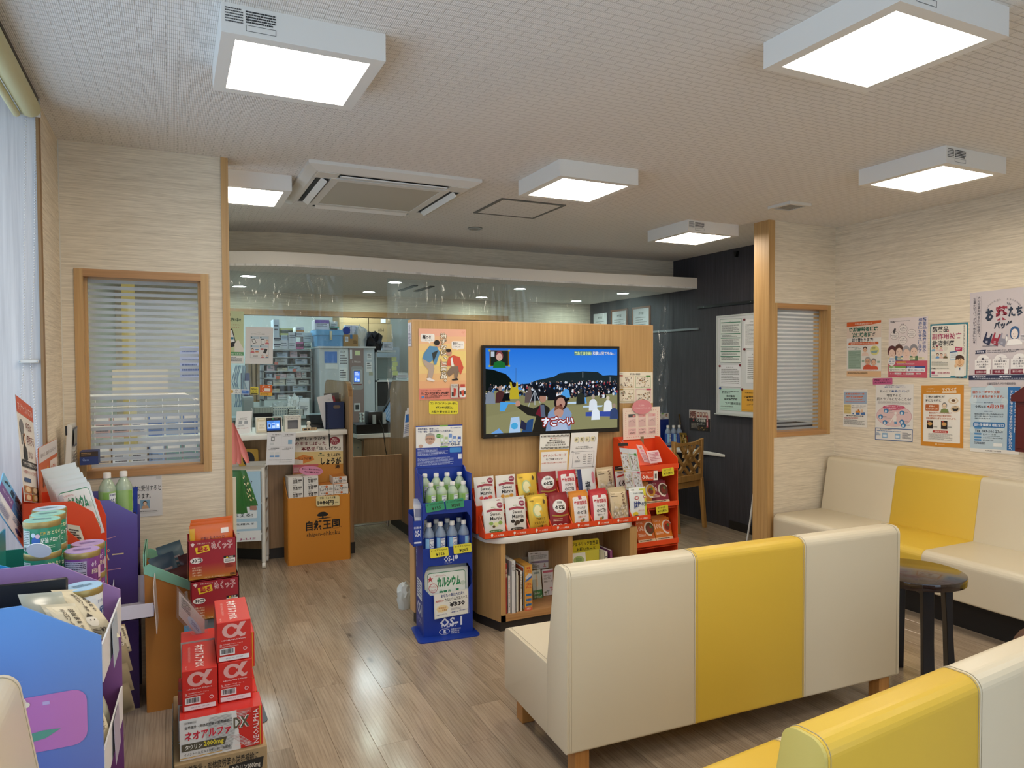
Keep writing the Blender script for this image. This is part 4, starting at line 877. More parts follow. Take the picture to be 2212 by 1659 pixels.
for k in range(4):
    O = Ms @ V3((-.127+.002*k,-.055+.03*k,.37+.008*k)); U = Matrix.Rotation(-.1,3,'Z') @ V3((.25,0,.004)); W = V3((0,-.012,-.225))
    pouch('wafer_pack',('frontmost','second','third','rearmost')[k]+' white and green wafer packet standing in the bottom of the blue stand','packet',O,U,W,'#dfe6e0',d_wafer if k==0 else None,.01,'wafer packets in the blue stand',.05)
def d_330(p):
    p.ring(0.01,.01,.99,.99,'#cfd8d4',.01).text('あなたの骨は大丈夫?!',.2,.06,.86,.2,'#2f4a8a',.015).text('病院向け',.04,.27,.28,.36,'#c8574a',.015).text('カルシウムウエハース',.3,.24,.95,.37,'#2a2a2a',.015).text('¥330',.43,.43,.88,.62,'#26262a',.05)
    p.poly([(.06,.62),(.1,.52),(.2,.48),(.3,.5),(.38,.56),(.4,.64),(.34,.74),(.22,.77),(.1,.74)],'#f0dfae').lay().text('骨粗鬆症',.12,.56,.34,.63,'#c8873a').text('に入手商品',.12,.66,.36,.72,'#c8873a').fine(.48,.68,.92,.77,2,'#a8a8b0').text('•1枚にカルシウム',.05,.83,.36,.88,'#3a4a9a').text('•2種類の味',.45,.81,.68,.86,'#3a4a9a').text('•手軽で美味しい!',.7,.79,.95,.84,'#3a4a9a')
sheet('price_card','white handwritten wafer price card on the blue stand','price card',(1.2865,3.7,0.249),(0.208,0,0.004),(0.004,0,-0.141),'#eceee8',d_330,.001)
# leaflet pocket on the left flank
t2 = thing('leaflet_pocket','small blue leaflet pocket hanging on the left flank of the drink stand','pocket',Ms @ V3((-HW-.002,0,.5)),-.1)
b = B(NAVY); b.box(-.052,-.09,.02,-.049,.04,.18).box(-.052,-.09,.02,0,-.087,.16).box(-.052,.037,.02,0,.04,.2).box(-.052,-.09,.02,0,.04,.023).box(-.003,-.09,.02,0,.04,.24); b.obj('pocket', t2, False)
q = Print((-.052,-.0905,.155),(.05,0,0),(0,0,-.13),.0005); q.text('経口補水液',.1,.2,.9,.3,'#dfe6f4').text('OS-1',.15,.35,.85,.65,'#e4eaf6',.03).rect(.1,.85,.9,.92,'#dfe6f4').obj(t2)
for k in range(6):
    o = sheet('leaflet',ORD[k]+' from the front of the white leaflets in the small blue pocket','leaflet',Ms @ V3((-HW-.048+.004*k,-.075+.018*k,.745+.004*k)),Matrix.Rotation(-.1,3,'Z') @ V3((.045,.006,-.004)),V3((.012,0,-.19)),'#d9dae0',(lambda p: p.rect(.1,.1,.9,.35,'#8a8fa8').fine(.1,.45,.9,.9,7,'#6a6a78')) if k==0 else None,.0008,'leaflets in the blue pocket')

# ================================================================ CANDY BOXES ON THE SHELF COUNTER
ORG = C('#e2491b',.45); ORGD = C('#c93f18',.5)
def tray(label, x, y, z, w_, d, hf, hb, rz=0, group='orange candy trays'):
    t = thing('candy_tray', label, 'tray', (x,y,z), rz, group); b = B(ORG); k=.0025
    b.box(0,0,0,w_,k,hf)
    for s in (0,w_-k): b.prism([(0,0),(d,0),(d,hb),(d*.75,hb),(k,hf)],'x',s,s+k)
    b.box(0,d-k,0,w_,d,hb).box(0,0,0,w_,d,k); b.obj('carton', t, False)
    q = Print((0,-.0004,hf),(w_,0,0),(0,0,-hf),.0004); q.ell(.3,.42,.05,.24,'#f2ece4',10).rect(.285,.5,.3,.85,'#f2ece4').text('大塚',.4,.45,.52,.68,'#f0b9a4').text('大塚製薬',.55,.4,.82,.72,'#f4e6de',.01).obj(t)
    return t
CX = [1.556+.1405*k for k in range(8)]
def d_sm(fruit, cat='#3a7a4a'):
    cols = {'g':('#8fae5a','#d8dca0','#5a4a30'),'b':('#2a2420','#4a4038','#3a3030'),'f':('#d85a4a','#c03a5a','#a8c04a'),'h':('#d89a3a','#e8c060','#8a5a2a')}[fruit]
    def f(p):
        p.ell(.8,.13,.15,.085,'#8a2a48',16).lay().text('糖質ゼロ',.7,.105,.9,.145,'#e8d8dc').lay(-1).text('毎日楽しい',.35,.16,.62,.2,'#6a8a4a').poly([(.12,.25),(.5,.21),(.9,.24),(.9,.3),(.5,.275),(.12,.31)],'#9a2f40').text('Sweet',.28,.31,.78,.41,'#2a2422',.012).text('Marvie',.25,.43,.84,.54,'#2a2422',.012)
        for u,v,r,c in ((.28,.62,.1,cols[0]),(.5,.66,.13,cols[1]),(.73,.62,.11,cols[0]),(.4,.71,.07,cols[2])): p.ell(u,v,r,r*.5,c,12).lay(.2)
        if fruit in 'gb': p.ell(.5,.84,.34,.045,('#3f7a3e','#2e2825')[fruit=='b'],14).lay().text(('抹茶キャンディ','黒糖キャンディ')[fruit=='b'],.25,.825,.75,.858,'#e6ead8')
        p.ell(.78,.93,.08,.03,cols[2],8).ell(.66,.935,.07,.03,cols[0],8)
    return f
def d_gold(p):
    p.ell(.42,.4,.24,.2,'#b9c98f',18).lay().ell(.42,.4,.18,.155,'#efe6b0',18).lay().poly([(.5,.42),(.62,.38),(.66,.52),(.56,.55)],'#e2b43a').lay(-2).text('プロポリス',.3,.6,.78,.68,'#3a3218',.02).text('マスカハニー',.22,.71,.8,.79,'#3a3218',.02).text('のど飴',.4,.82,.66,.88,'#3a3218',.02).poly([(.8,.07),(.87,.13),(.85,.22),(.77,.22),(.75,.14)],'#4a3a18').text('大塚製薬',.08,.1,.28,.14,'#5a4a20')
    p.ell(.3,.93,.2,.03,'#7a9a3a',10).ell(.78,.86,.12,.04,'#c8742a',10)
def d_red(p):
    p.ell(.5,.33,.36,.2,'#c9c4c0',24).lay().ell(.5,.33,.34,.185,'#ecebe8',24).lay().text('浅田飴',.36,.18,.64,.25,'#3a3432',.01).text('のど飴',.25,.29,.76,.42,'#191514',.06).text('糖質ゼロ',.36,.45,.64,.49,'#c03a3a').lay(-2).poly([(.08,.56),(.5,.6),(.92,.56),(.92,.6),(.5,.645),(.08,.6)],'#a8843a').fine(.14,.68,.86,.78,2,'#e0b8a8')
    for u in (.22,.5,.78): p.ell(u,.9,.12,.065,'#efe6dc',12).lay(.3).ell(u,.9,.08,.04,'#5a4a42',8).lay(-.3)
def d_yomei(edge, sub, subc):
    def f(p):
        p.rr(.12,.12,.9,.97,'#e9e6e6',.06).lay().rect(.42,.08,.6,.2,'#b8323c').text('養命酒製造',.16,.24,.86,.36,'#c0404a',.025).text('クロモジ',.3,.41,.74,.49,'#2a2422',.015).text('のど飴',.26,.52,.78,.64,'#2a2422',.025).text(sub,.3,.68,.72,.74,subc,.012).ell(.5,.83,.1,.04,'#c88a4a',10).ell(.6,.8,.05,.05,'#5a7a4a',8).ell(.24,.9,.09,.045,'#c88a8a',12)
        R_ = random.Random(4)
        for k in range(14): p.ell(R_.uniform(.15,.88),R_.uniform(.14,.23),.02,.01,'#d8c8c4',6)
    return f
def d_kuro(p):
    p.poly([(.0,.06),(1,.06),(1,.34),(.75,.4),(.6,.52),(.4,.45),(0,.42)],'#d3c19f').lay().vtext('くろがね飴',.62,.1,.8,.56,'#5a2f22',.02).text('松屋製菓',.08,.12,.28,.16,'#8a7a5a').fine(.06,.2,.4,.25,1,'#6a5a4a').lay(-1)
    R_ = random.Random(9)
    for k in range(60):
        u, v = R_.uniform(.08,.92), R_.uniform(.5,.94); p.lay(.06).ell(u,v,.055,.035,R_.choice(['#cfc4b2','#b9ac98','#ddd4c4','#a69a88']),8)
    p.rect(.93,.02,1,.98,'#6a2a4a')
def d_hana(p):
    p.rect(.82,.04,1,.96,'#d8d43a').rect(.02,.04,.18,.13,'#f0f0ee').lay().text('大塚製薬',.08,.06,.3,.1,'#333333').rect(.6,.055,.85,.1,'#b8c84a').text('プロポリス+乳酸菌',.2,.16,.8,.22,'#4a5a6a').ell(.36,.33,.13,.05,'#b8323c',14).ell(.86,.31,.09,.045,'#b8323c',12).lay().ell(.36,.33,.09,.03,'#eceae6',12).ell(.86,.31,.06,.025,'#eceae6',12)
    p.text('はな',.18,.42,.56,.66,'#233a78',.05).text('のど飴',.6,.45,.93,.6,'#233a78',.03).text('はちみつレモン',.4,.7,.8,.75,'#c05a5a').ell(.25,.82,.15,.07,'#e2c83a',14).ell(.3,.9,.16,.05,'#3a6a6a',12)
def d_shio(p): p.rect(0,0,.2,1,'#1e2d5e').lay().text('塩',.35,.4,.65,.6,'#2a2e3a',.03).text('飴',.4,.62,.6,.72,'#2a2e3a').ell(.85,.3,.1,.2,'#c87a8a',10)
def d_kurozu(p):
    p.rect(0,0,1,.13,'#1a1716').rect(0,.13,1,.16,'#b9923a').lay().fine(.08,.2,.4,.24,1,'#444444').poly([(.06,.32),(.95,.2),(.95,.26),(.06,.37)],'#c0392f').text('くろず飴',.14,.45,.88,.66,'#161312',.045).poly([(.05,.95),(.2,.78),(.9,.7),(.95,.95)],'#3a3028').ell(.6,.87,.2,.06,'#a8802e',10)
KINDS = [('white sweet bag with green tea drawing',"#dedcd6",d_sm('g')),('white sweet bag with dark sugar drawing','#dddbd6',d_sm('b')),('gold propolis throat drop bag','GOLD',d_gold),('dark red throat drop bag with a white oval','#8f1f2a',d_red),
    ('orange edged white herb throat drop bag','#d88a2a',d_yomei('o','生姜はちみつ','#c8742a')),('red edged white herb throat drop bag','#c0303a',d_yomei('r','黒蜜×ハーブ','#3a3030')),('beige see-through bag of round candies','#cbb995',d_kuro),('white and yellow throat drop bag with blue writing','#dfe3e0',d_hana)]
tl = 'orange candy tray on the shelf counter, front row, '
for k in range(8):
    zz = zt if k < 7 else zt; dx = 0 if k < 7 else .004
    tray(tl+ORD[k]+' from the left', CX[k]+dx, 3.602, zz, .140, .095, .034, .115)
    nm, c, d = KINDS[k]
    ty = random.uniform(-.004,.004); h = .197; w_ = .126
    pouch('candy_bag', nm+', standing foremost in the front tray row', 'candy bag', (CX[k]+.006+dx, 3.652, zz+.006+h), (w_,0,ty), (.004*(-1)**k,-.034,-h), c, d, .016, 'candy bags on the shelf counter')
    if k != 7: pouch('candy_bag', 'second '+nm+', peeking out behind the foremost one', 'candy bag', (CX[k]+.013+dx, 3.678, zz+.012+h), (w_,0,.004), (.004,-.03,-h), c, d if k in (0,1,2) else None, .009, 'candy bags on the shelf counter')
B2 = [('white sweet bag with fruit drawing','#dedcd6',d_sm('f')),('white sweet bag with honey drawing','#dedcd6',d_sm('h')),KINDS[2],KINDS[3],('red edged pale herb throat drop bag','#c0303a',d_yomei('r','黒蜜×ハーブ','#3a3030')),('white and navy salt candy bag','#d8dadc',d_shio),KINDS[6],('white and black vinegar candy bag','#dcdad4',d_kurozu)]
for k in range(8):
    x = 1.562+.1395*k
    tray('orange candy tray of the raised rear row, '+ORD[k]+' from the left', x, 3.745, zt, .138, .09, .16, .25)
    nm, c, d = B2[k]; h=.193
    pouch('candy_bag', nm+', in the raised rear tray row', 'candy bag', (x+.006, 3.797, zt+.125+h), (.126,0,.003), (.003*(-1)**k,-.035,-h), c, d, .010, 'candy bags on the shelf counter')
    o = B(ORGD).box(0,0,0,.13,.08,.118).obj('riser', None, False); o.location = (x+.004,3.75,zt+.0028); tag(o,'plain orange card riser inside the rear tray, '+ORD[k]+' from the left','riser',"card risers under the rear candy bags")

# ================================================================ ORANGE FOOD STAND AT THE RIGHT END OF THE PANEL
t = thing('food_stand','tall orange cardboard stand of curry pouches at the right end of the panel','display stand',(2.79,3.84,0))
b = B(ORG); w2=.165
for s in (-1,1): b.prism([(-.16,.0),(.09,.0),(.09,1.03),(.03,1.03),(-.05,.97),(-.16,.905)],'x',s*w2-.002,s*w2+.002)
b.obj('side_walls', t, False); B(ORG).box(-w2,.086,0,w2,.09,1.035).obj('back_panel', t, False)
for k, z in enumerate((.872,.63,.385,.14)):
    B(ORGD).box(-w2+.002,-.16,z-.045,w2-.002,.086,z-.042).obj('shelf', t, False); B(ORG).box(-w2-.004,-.165,z-.03,w2+.004,-.16,z).obj('shelf_lip', t, False)
B(C('#8a7a5a',.7)).box(.045,.078,.87,.07,.084,1.03).obj('tape_strip', t, False)
B(ORG).prism([(-.12,.87),(.0,.87),(.075,1.0),(.07,1.005)],'x',-w2+.004,.04).obj('inner_flap', t, False)
q = Print((-w2,.084,.86),(.15,0,0),(0,0,-.07),.001)
def d_curry(main, txt='#f0dcc8'):
    def f(p):
        p.text('マイサイズ',.08,.07,.45,.14,txt).text('100',.07,.2,.42,.4,txt,.01).text('kcal',.43,.33,.58,.4,txt).ell(.78,.35,.3,.26,'#e6ddd0',24,PI*.45,PI*1.9).lay().ell(.8,.34,.24,.21,main,20).lay().ell(.78,.36,.14,.12,'#7a2a18',14).ell(.86,.28,.06,.06,'#4a7a3a',8).lay(-2).fine(.08,.5,.5,.62,3,txt).rect(0,.72,1,.84,'#e4cfae').lay().fine(.1,.75,.8,.81,1,'#5a3a2a').rect(.8,.88,.92,.97,'#3a2a22')
    return f
def d_black(p): p.text('マイサイズ',.08,.08,.5,.2,'#cfd4d4').text('100',.08,.4,.45,.75,'#e4e8e8',.01).text('kcal',.47,.62,.62,.75,'#e4e8e8').poly([(.62,.3),(.68,.2),(.75,.28),(.82,.2),(.9,.3),(.86,.55),(.75,.72),(.65,.55)],'#3aa0b0').lay().text('塩分1g',.65,.35,.88,.48,'#e6f2f2').lay(-1).rect(0,.85,1,.93,'#2a8a9a')
for k,(z,items) in enumerate(((.63,(('#c07a2a','yellow curry box half hidden on the second tier of the orange stand',-.12,d_curry('#c8902a')),('#8a1f3a','wine red curry box on the second tier of the orange stand',-.02,d_curry('#5a2a1a')))),(.385,(('#c8601c','dark orange curry box half hidden on the third tier of the orange stand',-.13,d_curry('#5a3a1a')),('#d8791e','bright orange curry box on the third tier of the orange stand',.01,d_curry('#c8501e')))),(.14,(('#14191b','black meal box left of its twin on the lowest tier of the orange stand',-.14,d_black),('#14191b','black meal box with a teal heart on the lowest tier of the orange stand',-.01,d_black))))):
    for c, l, x, d in items:
        h = .165 if k < 2 else .11; w_ = .135
        tb = thing('curry_box', l, 'box', (2.79+x,3.70,z-.04), 0, 'curry boxes in the orange stand'); tilt_ = V3((.012,-.05,-h))
        B(C(c,.35)).slab((0,.05,h),(w_,0,0),(0.012,-.05,-h),.012).obj('carton', tb, False)
        q2 = Print((0,.05,h),(w_,0,0),(.012,-.05,-h),.0006); d(q2); q2.obj(tb)
        for s in (1,2):
            l2 = ('second','last')[s-1]+' copy behind the '+l.split(' on the')[0].split(' left of')[0].split(' half')[0].split(' with')[0]+(' at left' if x < -.1 else ' at right')+' of its tier'
            o = B(C(c,.4)).slab((0,0,0),(w_,0,0),(0.012,-.05,-h),.012).obj('curry_box', None, False); o.location = (2.79+x-.004*s,3.70+.05+.018*s,z-.04+h+.005*s); tag(o,l2,'box','curry boxes in the orange stand')
for k, (x, z) in enumerate(((.085,.845),(.04,.605))):
    card('price_tag', 'yellow curry price tag hanging below the '+('top','second')[k]+' lip of the orange stand','price tag',(2.79+x-.055,3.672,z+.0),(.095,0,.006),(.006,0,-.05),'#d9cb34',lambda p: p.text('マイサイズ',.15,.1,.75,.38,'#22200c',.015).text('¥170(税込)',.12,.52,.9,.86,'#22200c',.02),'curry price tags')
sheet('shelf_card','orange white 100 calorie shelf card on the orange stand','card',(2.79-.15,3.673,.84),(.15,0,-.004),(0,0,-.06),'#d8451c',lambda p: p.rect(.78,0,1,1,'#ece6de').lay().text('おいしく、ヘルシー!',.1,.08,.7,.25,'#f0d8c8').text('100',.08,.4,.5,.85,'#f2e6dc',.02).text('kcal',.52,.6,.74,.85,'#f2e6dc').bars(.84,.3,.95,.8))
# pink hair pouches on the top tier
o = pouch('sachet','tall pink sachet leaning on the top tier of the orange stand','sachet',(2.685,3.76,1.0),(.045,0,-.008),(.035,-.04,-.11),'#e0b8bc',lambda p: p.bust(.5,.25,.3,'#3a2a2a','#e2b8a0','#d88aa0').fine(.1,.5,.9,.9,6,'#b06a78'),.004)
o = pouch('sachet','pink patterned sachet lying on the top tier of the orange stand','sachet',(2.745,3.735,.955),(.095,0,.004),(.01,-.03,-.075),'#dfc0c2',lambda p: p.fine(.1,.15,.9,.9,6,'#b8707e',.5,7).ell(.75,.3,.15,.14,'#c87a8a',10),.004)
def d_hair(p):
    for k in range(14): p.ell(.1+k*.06,.1,.012,.012,'#d88a86',8).ell(.1+k*.06,.93,.012,.012,'#d88a86',8)
    for k in range(11): p.ell(.07,.17+k*.07,.01,.014,'#d88a86',8).ell(.93,.17+k*.07,.01,.014,'#d88a86',8)
    for k in range(3):
        u=.14+k*.27; p.rect(u,.2,u+.19,.6,'#e6cfc8').lay().rect(u+.0,.2,u+.19,.3,('#4a4a4a','#dfa8a4','#e0b4b0')[k]).ell(u+.14,.26,.03,.03,'#d88a86',8).poly([(u,.4),(u+.19,.34),(u+.19,.6),(u,.6)],'#d8b8b2').line([(u+.02,.45),(u+.1,.4),(u+.17,.47)],.008,'#8a6a66').rr(u-.01,.65,u+.2,.86,'#e8c4bc',.15).lay().text(('ヘアミルク','ヘアオイル','ヘアクリーム')[k],u+.01,.68,u+.18,.73,'#5a3a3a').text(('850円','520円','520円')[k],u+.02,.77,u+.17,.84,'#5a3a3a',.02).lay(-2)
sheet('poster','pale pink hair care price sheet standing behind the orange stand','poster',(2.6923,3.92,1.2248),(0.3025,0,0.0025),(0.0035,0,-0.2105),'#ecd9c8',d_hair,.002)
o = B(C('#d88a90',.6)).cyl((0,0,0),(0,.0015,0),.08,None,32).obj('oval_card'); o.scale=(1,1,.62); o.location=(2.842,3.912,1.23); tag(o,'pink oval title card over the hair care price sheet','card')
q = Print((-.07,-.0003,.035),(.14,0,0),(0,0,-.07),.0005); q.text('ちふれの',.3,.12,.62,.4,'#f2dcdc',.015).text('ヘアスキンケアシリーズ',.05,.55,.95,.82,'#f2dcdc',.015).obj(o)
o = sheet('poster','hanging nutrition chart copy clipped to the left side of the orange stand','poster',(2.488,3.66,1.0015),(0.129,0,-0.019),(0.053,0,-0.266),'#d8d9dd',lambda p: d_food(p,3,False),.0006)
t = thing('binder_clip','black clip holding the hanging nutrition chart','clip',(2.516,3.66,1.011)); B(BLACK).prism([(-.012,0),(.012,0),(.006,.018),(-.006,.018)],'x',-.03,.03).obj('jaw', t, False); B(STEEL).tube([(-.012,0,.016),(-.004,0,.04),(.004,0,.016)],.0012).obj('wire_handle', t)

# ================================================================ RECEPTION COUNTER (behind the left post)
t = thing('reception_counter','reception counter with white top and taupe wood front behind the left post','counter',(.6,5.9,0))
fr = [(-.458,5.62),(.385,5.58),(.62,5.60),(1.27,5.72)]; bk = [(1.27,6.3),(-.458,6.3)]
B(WHITE).prism([(x-.6,y-5.9) for x,y in fr+bk],'z',.962,1.0,None,.005,2).obj('worktop', t)
pn = [(-.458,5.93),(.443,5.93),(.635,5.80),(1.27,5.80)]
b = B(OAKD); b.prism([(x-.6,y-5.9) for x,y in pn]+[(.67,.0),(.67,.02),(-1.05,.12)],'z',.085,.962); b.obj('front_panel', t, False)
b = B(C('#2b2826',.5)); b.prism([(x-.6,y-5.89) for x,y in pn]+[(.67,.02),(.67,.04),(-1.05,.14)],'z',0,.085); b.obj('kick_plate', t, False)
def divider(label, x, y0, y1, h):
    t = thing('counter_divider', label, 'divider', (x,(y0+y1)/2,0)); d = (y1-y0)/2
    prof = rpoly([(-d,0),(d,0),(d,h),(-d,h)],[0,0,.12,.12],8)
    B(OAKD).prism(prof,'x',.002,.034).obj('board', t, False)
    b = B(C('#c79c68',.45)); o = prof; i = rpoly([(-d+.001,0),(d-.001,0),(d-.001,h-.001),(-d+.001,h-.001)],[0,0,.119,.119],8); n=len(o)
    for k in range(n):
        if k == n-1 or (o[k][1] == 0 and o[(k+1)%n][1] == 0): continue
        a, c_ = o[k], o[(k+1)%n]; b.add([(0,*a),(.036,*a),(.036,*c_),(0,*c_),(0,*i[k]),(.036,*i[k]),(.036,*i[(k+1)%n]),(0,*i[(k+1)%n])],[(0,1,2,3),(4,7,6,5),(0,4,5,1),(3,2,6,7),(0,3,7,4),(1,5,6,2)])
    b.obj('edge_band', t, False); B(C('#2b2826',.5)).box(-.004,-d-.002,0,.04,d,.09).obj('kick_plate', t, False)
    return t
divider('rounded oak divider board at the right end of the reception counter',1.272,5.69,6.68,1.385)
divider('rounded taupe divider board by the television panel edge',1.872,5.93,6.6,1.372)
t = thing('swing_gate','low taupe wooden swing gate between the two divider boards','gate',(1.31,6.2,0))
B(OAKD).box(.005,0,.12,.55,.025,.708).obj('panel', t, False); B(C('#c79c68')).box(.005,-.0005,.708,.55,.0255,.711).obj('edge_band', t, False); B(STEEL).cyl((.0,.05,.09),(.43,.05,.09),.006).cyl((.43,.05,.06),(.43,.05,.12),.012).obj('closer_rod', t)
# things on the counter
YC = 5.75
t = thing('acrylic_sign','white leaning acrylic sign holder at the left of the counter','sign',(0.488,5.72,0.999)); t.location.z = 1.0
sheet('front_sheet',None,None,(-.05,.035,.17),(.112,0,.002),(-.022,-.05,-.165),'#e2e3e6',lambda p: p.fine(.25,.3,.7,.34,1,'#888888').text('どこでもかんたん確認!',.15,.36,.7,.4,'#444444').rect(.2,.43,.42,.58,'#9aa0a8').rect(.55,.43,.78,.58,'#9aa0a8').fine(.15,.62,.8,.7,2,'#777777').text('お薬のできあがり',.06,.74,.85,.79,'#b05048',.01),.003,parent=t)
B(C('#b9bcc2',.2)).slab((.062,.035,.17),(.003,.0,0),(.0,.06,-.168),.06).obj('back_leg', t, False)
t = thing('face_card_terminal','white face recognition card terminal with a lit blue screen on the counter','terminal',(0.671,5.74,1.0))
M_ = V3((0,.03,.108)); b = B(C('#d9d5cb',.35)); b.prism([(-.005,0),(.05,0),(.045,.12),(.027,.12)],'x',-.098,.098,None,.004,2); b.obj('housing', t)
q = Print((-.093,.0255,.115),(.186,0,0),(0,-.031,-.112),.0012); q.rect(.39,.02,.98,.98,'#0c0d0f').rect(.02,.02,.385,.98,'#d8cfb4').lay().rect(.05,.25,.36,.85,'#ece7da').rect(.1,.08,.3,.13,'#f0ead8').text('受付中',.12,.45,.3,.55,'#b8ae96').fine(.1,.6,.32,.75,3,'#c9bf9f').ell(.66,.1,.02,.05,'#58e08a',10).rect(.72,.08,.85,.13,'#9aa0a0').ell(.44,.12,.02,.035,'#3a3d40',10).obj(t)
q = Print((-.093,.0255,.115),(.186,0,0),(0,-.031,-.112),.0018,emit=.8); q.rect(.42,.22,.93,.88,'#4f86d8').lay().text('カード読み取り',.45,.27,.7,.34,'#173a7a').rect(.45,.42,.56,.72,'#a8c4ee').rect(.6,.4,.74,.74,'#a8c4ee').rect(.77,.42,.9,.72,'#a8c4ee').poly([(.8,.5),(.87,.46),(.89,.6),(.82,.64)],'#e6f0fa').lay().rect(.47,.48,.54,.66,'#2a3a5a').rect(.62,.45,.72,.55,'#3a68c0').rect(.42,.78,.93,.88,'#1c3f8c').obj(t,'screen')
t = thing('card_reader','white card reader box with a grey slot next to the terminal','card reader',(0.85,5.76,1.0))
b = B(C('#dbd8d0',.4)); b.box(-.062,.03,0,.062,.09,.125).box(-.062,0,0,-.04,.03,.09).box(.04,0,0,.062,.03,.09).box(-.062,0,.09,.062,.03,.125).box(-.04,0,0,.04,.03,.02); b.obj('housing', t, False); B(C('#75757a',.5)).box(-.04,.026,.02,.04,.031,.09).obj('slot', t, False)
q = Print((-.06,-.0006,.124),(.12,0,0),(0,0,-.03),.0005); q.text('マイナンバーカード',.05,.12,.95,.45,'#3a3a3a',.01).text('を正しく置いてください',.12,.58,.88,.86,'#5a5a5a').obj(t)
t = thing('duck_figurine','small white round headed figurine on the counter','figurine',(0.985,5.85,1.0)); B(C('#dad7cf',.4)).lathe([(.012,0),(.017,.006),(.019,.02),(.012,.038),(.006,.043)],(0,0,0)).obj('body', t); B(C('#dad7cf',.4)).lathe([(.004,.038),(.014,.046),(.017,.056),(.013,.067),(.003,.072)],(0,0,0)).obj('head', t)
o = B(C('#c2a57c',.6)).rbox(-.055,-.008,0,.055,.008,.022,.002,1).obj('name_block'); o.location = (0.982,5.79,1.0); tag(o,'small wooden name block in front of the figurine','name plate'); q = Print((-.05,-.0085,.019),(.1,0,0),(0,0,-.016),.0004); q.rect(.05,.2,.28,.85,'#2a2622').rect(.33,.2,.5,.85,'#2a2622').text('薬剤師',.58,.25,.92,.75,'#3a342c').obj(o)
t = thing('pen_tray','black slanted machine tray behind the figurine on the counter','tray',(1.089,6.0,1.0)); B(BLACK).prism([(-.08,0),(.09,0),(.09,.105),(.03,.105),(-.08,.03)],'x',-.085,.085,None,.006,2).obj('body', t); B(C('#22262c',.15)).slab((-.07,.025,.104),(.14,0,0),(0,-.09,-.062),.002).obj('glass', t, False)
t = thing('file_box','navy file box with a cut out handle holding folders on the counter','file box',(1.19,5.86,1.0),.0)
FB = C('#16264f',.5); b = B(FB); b.box(-.075,-.05,0,.075,-.046,.22).box(-.075,.1,0,.075,.104,.22).box(-.075,-.05,0,.075,.104,.004); b.prism([(-.05,0),(.104,0),(.104,.22),(-.05,.22)],'x',.072,.075).prism([(-.05,0),(.104,0),(.104,.22),(-.05,.22)],'x',-.075,-.072); b.obj('box', t, False)
q = Print((-.075,-.0508,.22),(.15,0,0),(0,0,-.22),.0004); q.rr(.4,.12,.78,.24,'#6a5a4a',.5); [q.rect(.02,.1+.06*k,.12,.125+.06*k,'#0d1838') for k in range(14)]; q.obj(t,'handle_cutout')
for k,(c,l,h,dx) in enumerate((('#cfcdd0','pale sheaf leaning out of the navy file box',.30,-.06),('#a02a35','red folder leaning out of the navy file box',.285,-.03),('#5a4a3c','dark brown folder in the navy file box',.31,.0),('#8a6a48','tan folder in the navy file box',.30,.03))):
    o = B(C(c,.5)).box(-.06,-.004,.006,.06,.004,h-.02).obj('folder'); o.location = (1.19+dx*.35,5.84+.03*k,1.0); o.rotation_euler = (0,(-.22,-.16,-.04,.0)[k],0); tag(o,l,'folder','folders in the navy file box')
t = thing('pen_string','black pen hanging on a string over the counter edge','pen',(1.096,5.60,.955)); B(BLACK).tube([(0,0,.12),(.002,-.004,.05),(0,-.012,.03)],.0015).obj('string', t); B(BLACK).cyl((0,-.012,.03),(.003,-.014,-.07),.005,None,8).obj('barrel', t)
def d_flow(p):
    for k,(u,v,s) in enumerate(((.08,.05,'①受付'),(.54,.05,'②本人確認'),(.06,.47,'③同意確認'),(.54,.47,'④受付完了'))): p.text(s,u+.08,v,u+.38,v+.035,'#4a4a4c',.012).fine(u,v+.05,u+.4,v+.075,2,'#77777a')
    p.line([(.5,.05),(.5,.9)],.003,'#aaaaaa').line([(.05,.44),(.95,.44)],.003,'#aaaaaa').rect(.14,.13,.26,.27,'#5a5e64').lay().rect(.16,.15,.24,.24,'#dfe2e4').lay(-1).rr(.1,.31,.24,.39,'#c9ccd0',.2).rect(.74,.22,.88,.36,'#8ab0cc')
    for u in (.12,.3): p.rect(u,.6,u+.15,.76,'#d3d5d8').lay().rect(u,.71,u+.15,.755,'#4a86c4').lay(-1)
    p.fine(.1,.84,.9,.87,1,'#5a5a5c').fine(.45,.91,.9,.935,1,'#3a3a3c')
sheet('notice','white four step reception notice hanging from the counter edge','notice',(0.6377,5.575,1.0168),(0.2055,0,-0.0095),(-0.0145,0,-0.2435),'#dcdce0',d_flow,.0006)
o = card('board','yellow board with a dark round picture standing against the counter front','board',(0.4482,5.8,0.8813),(0.1445,0,-0.0095),(0.0045,0,-0.1445),'#d3a838',lambda p: p.ell(.5,.55,.3,.4,'#1f1f24',20),None,.08)

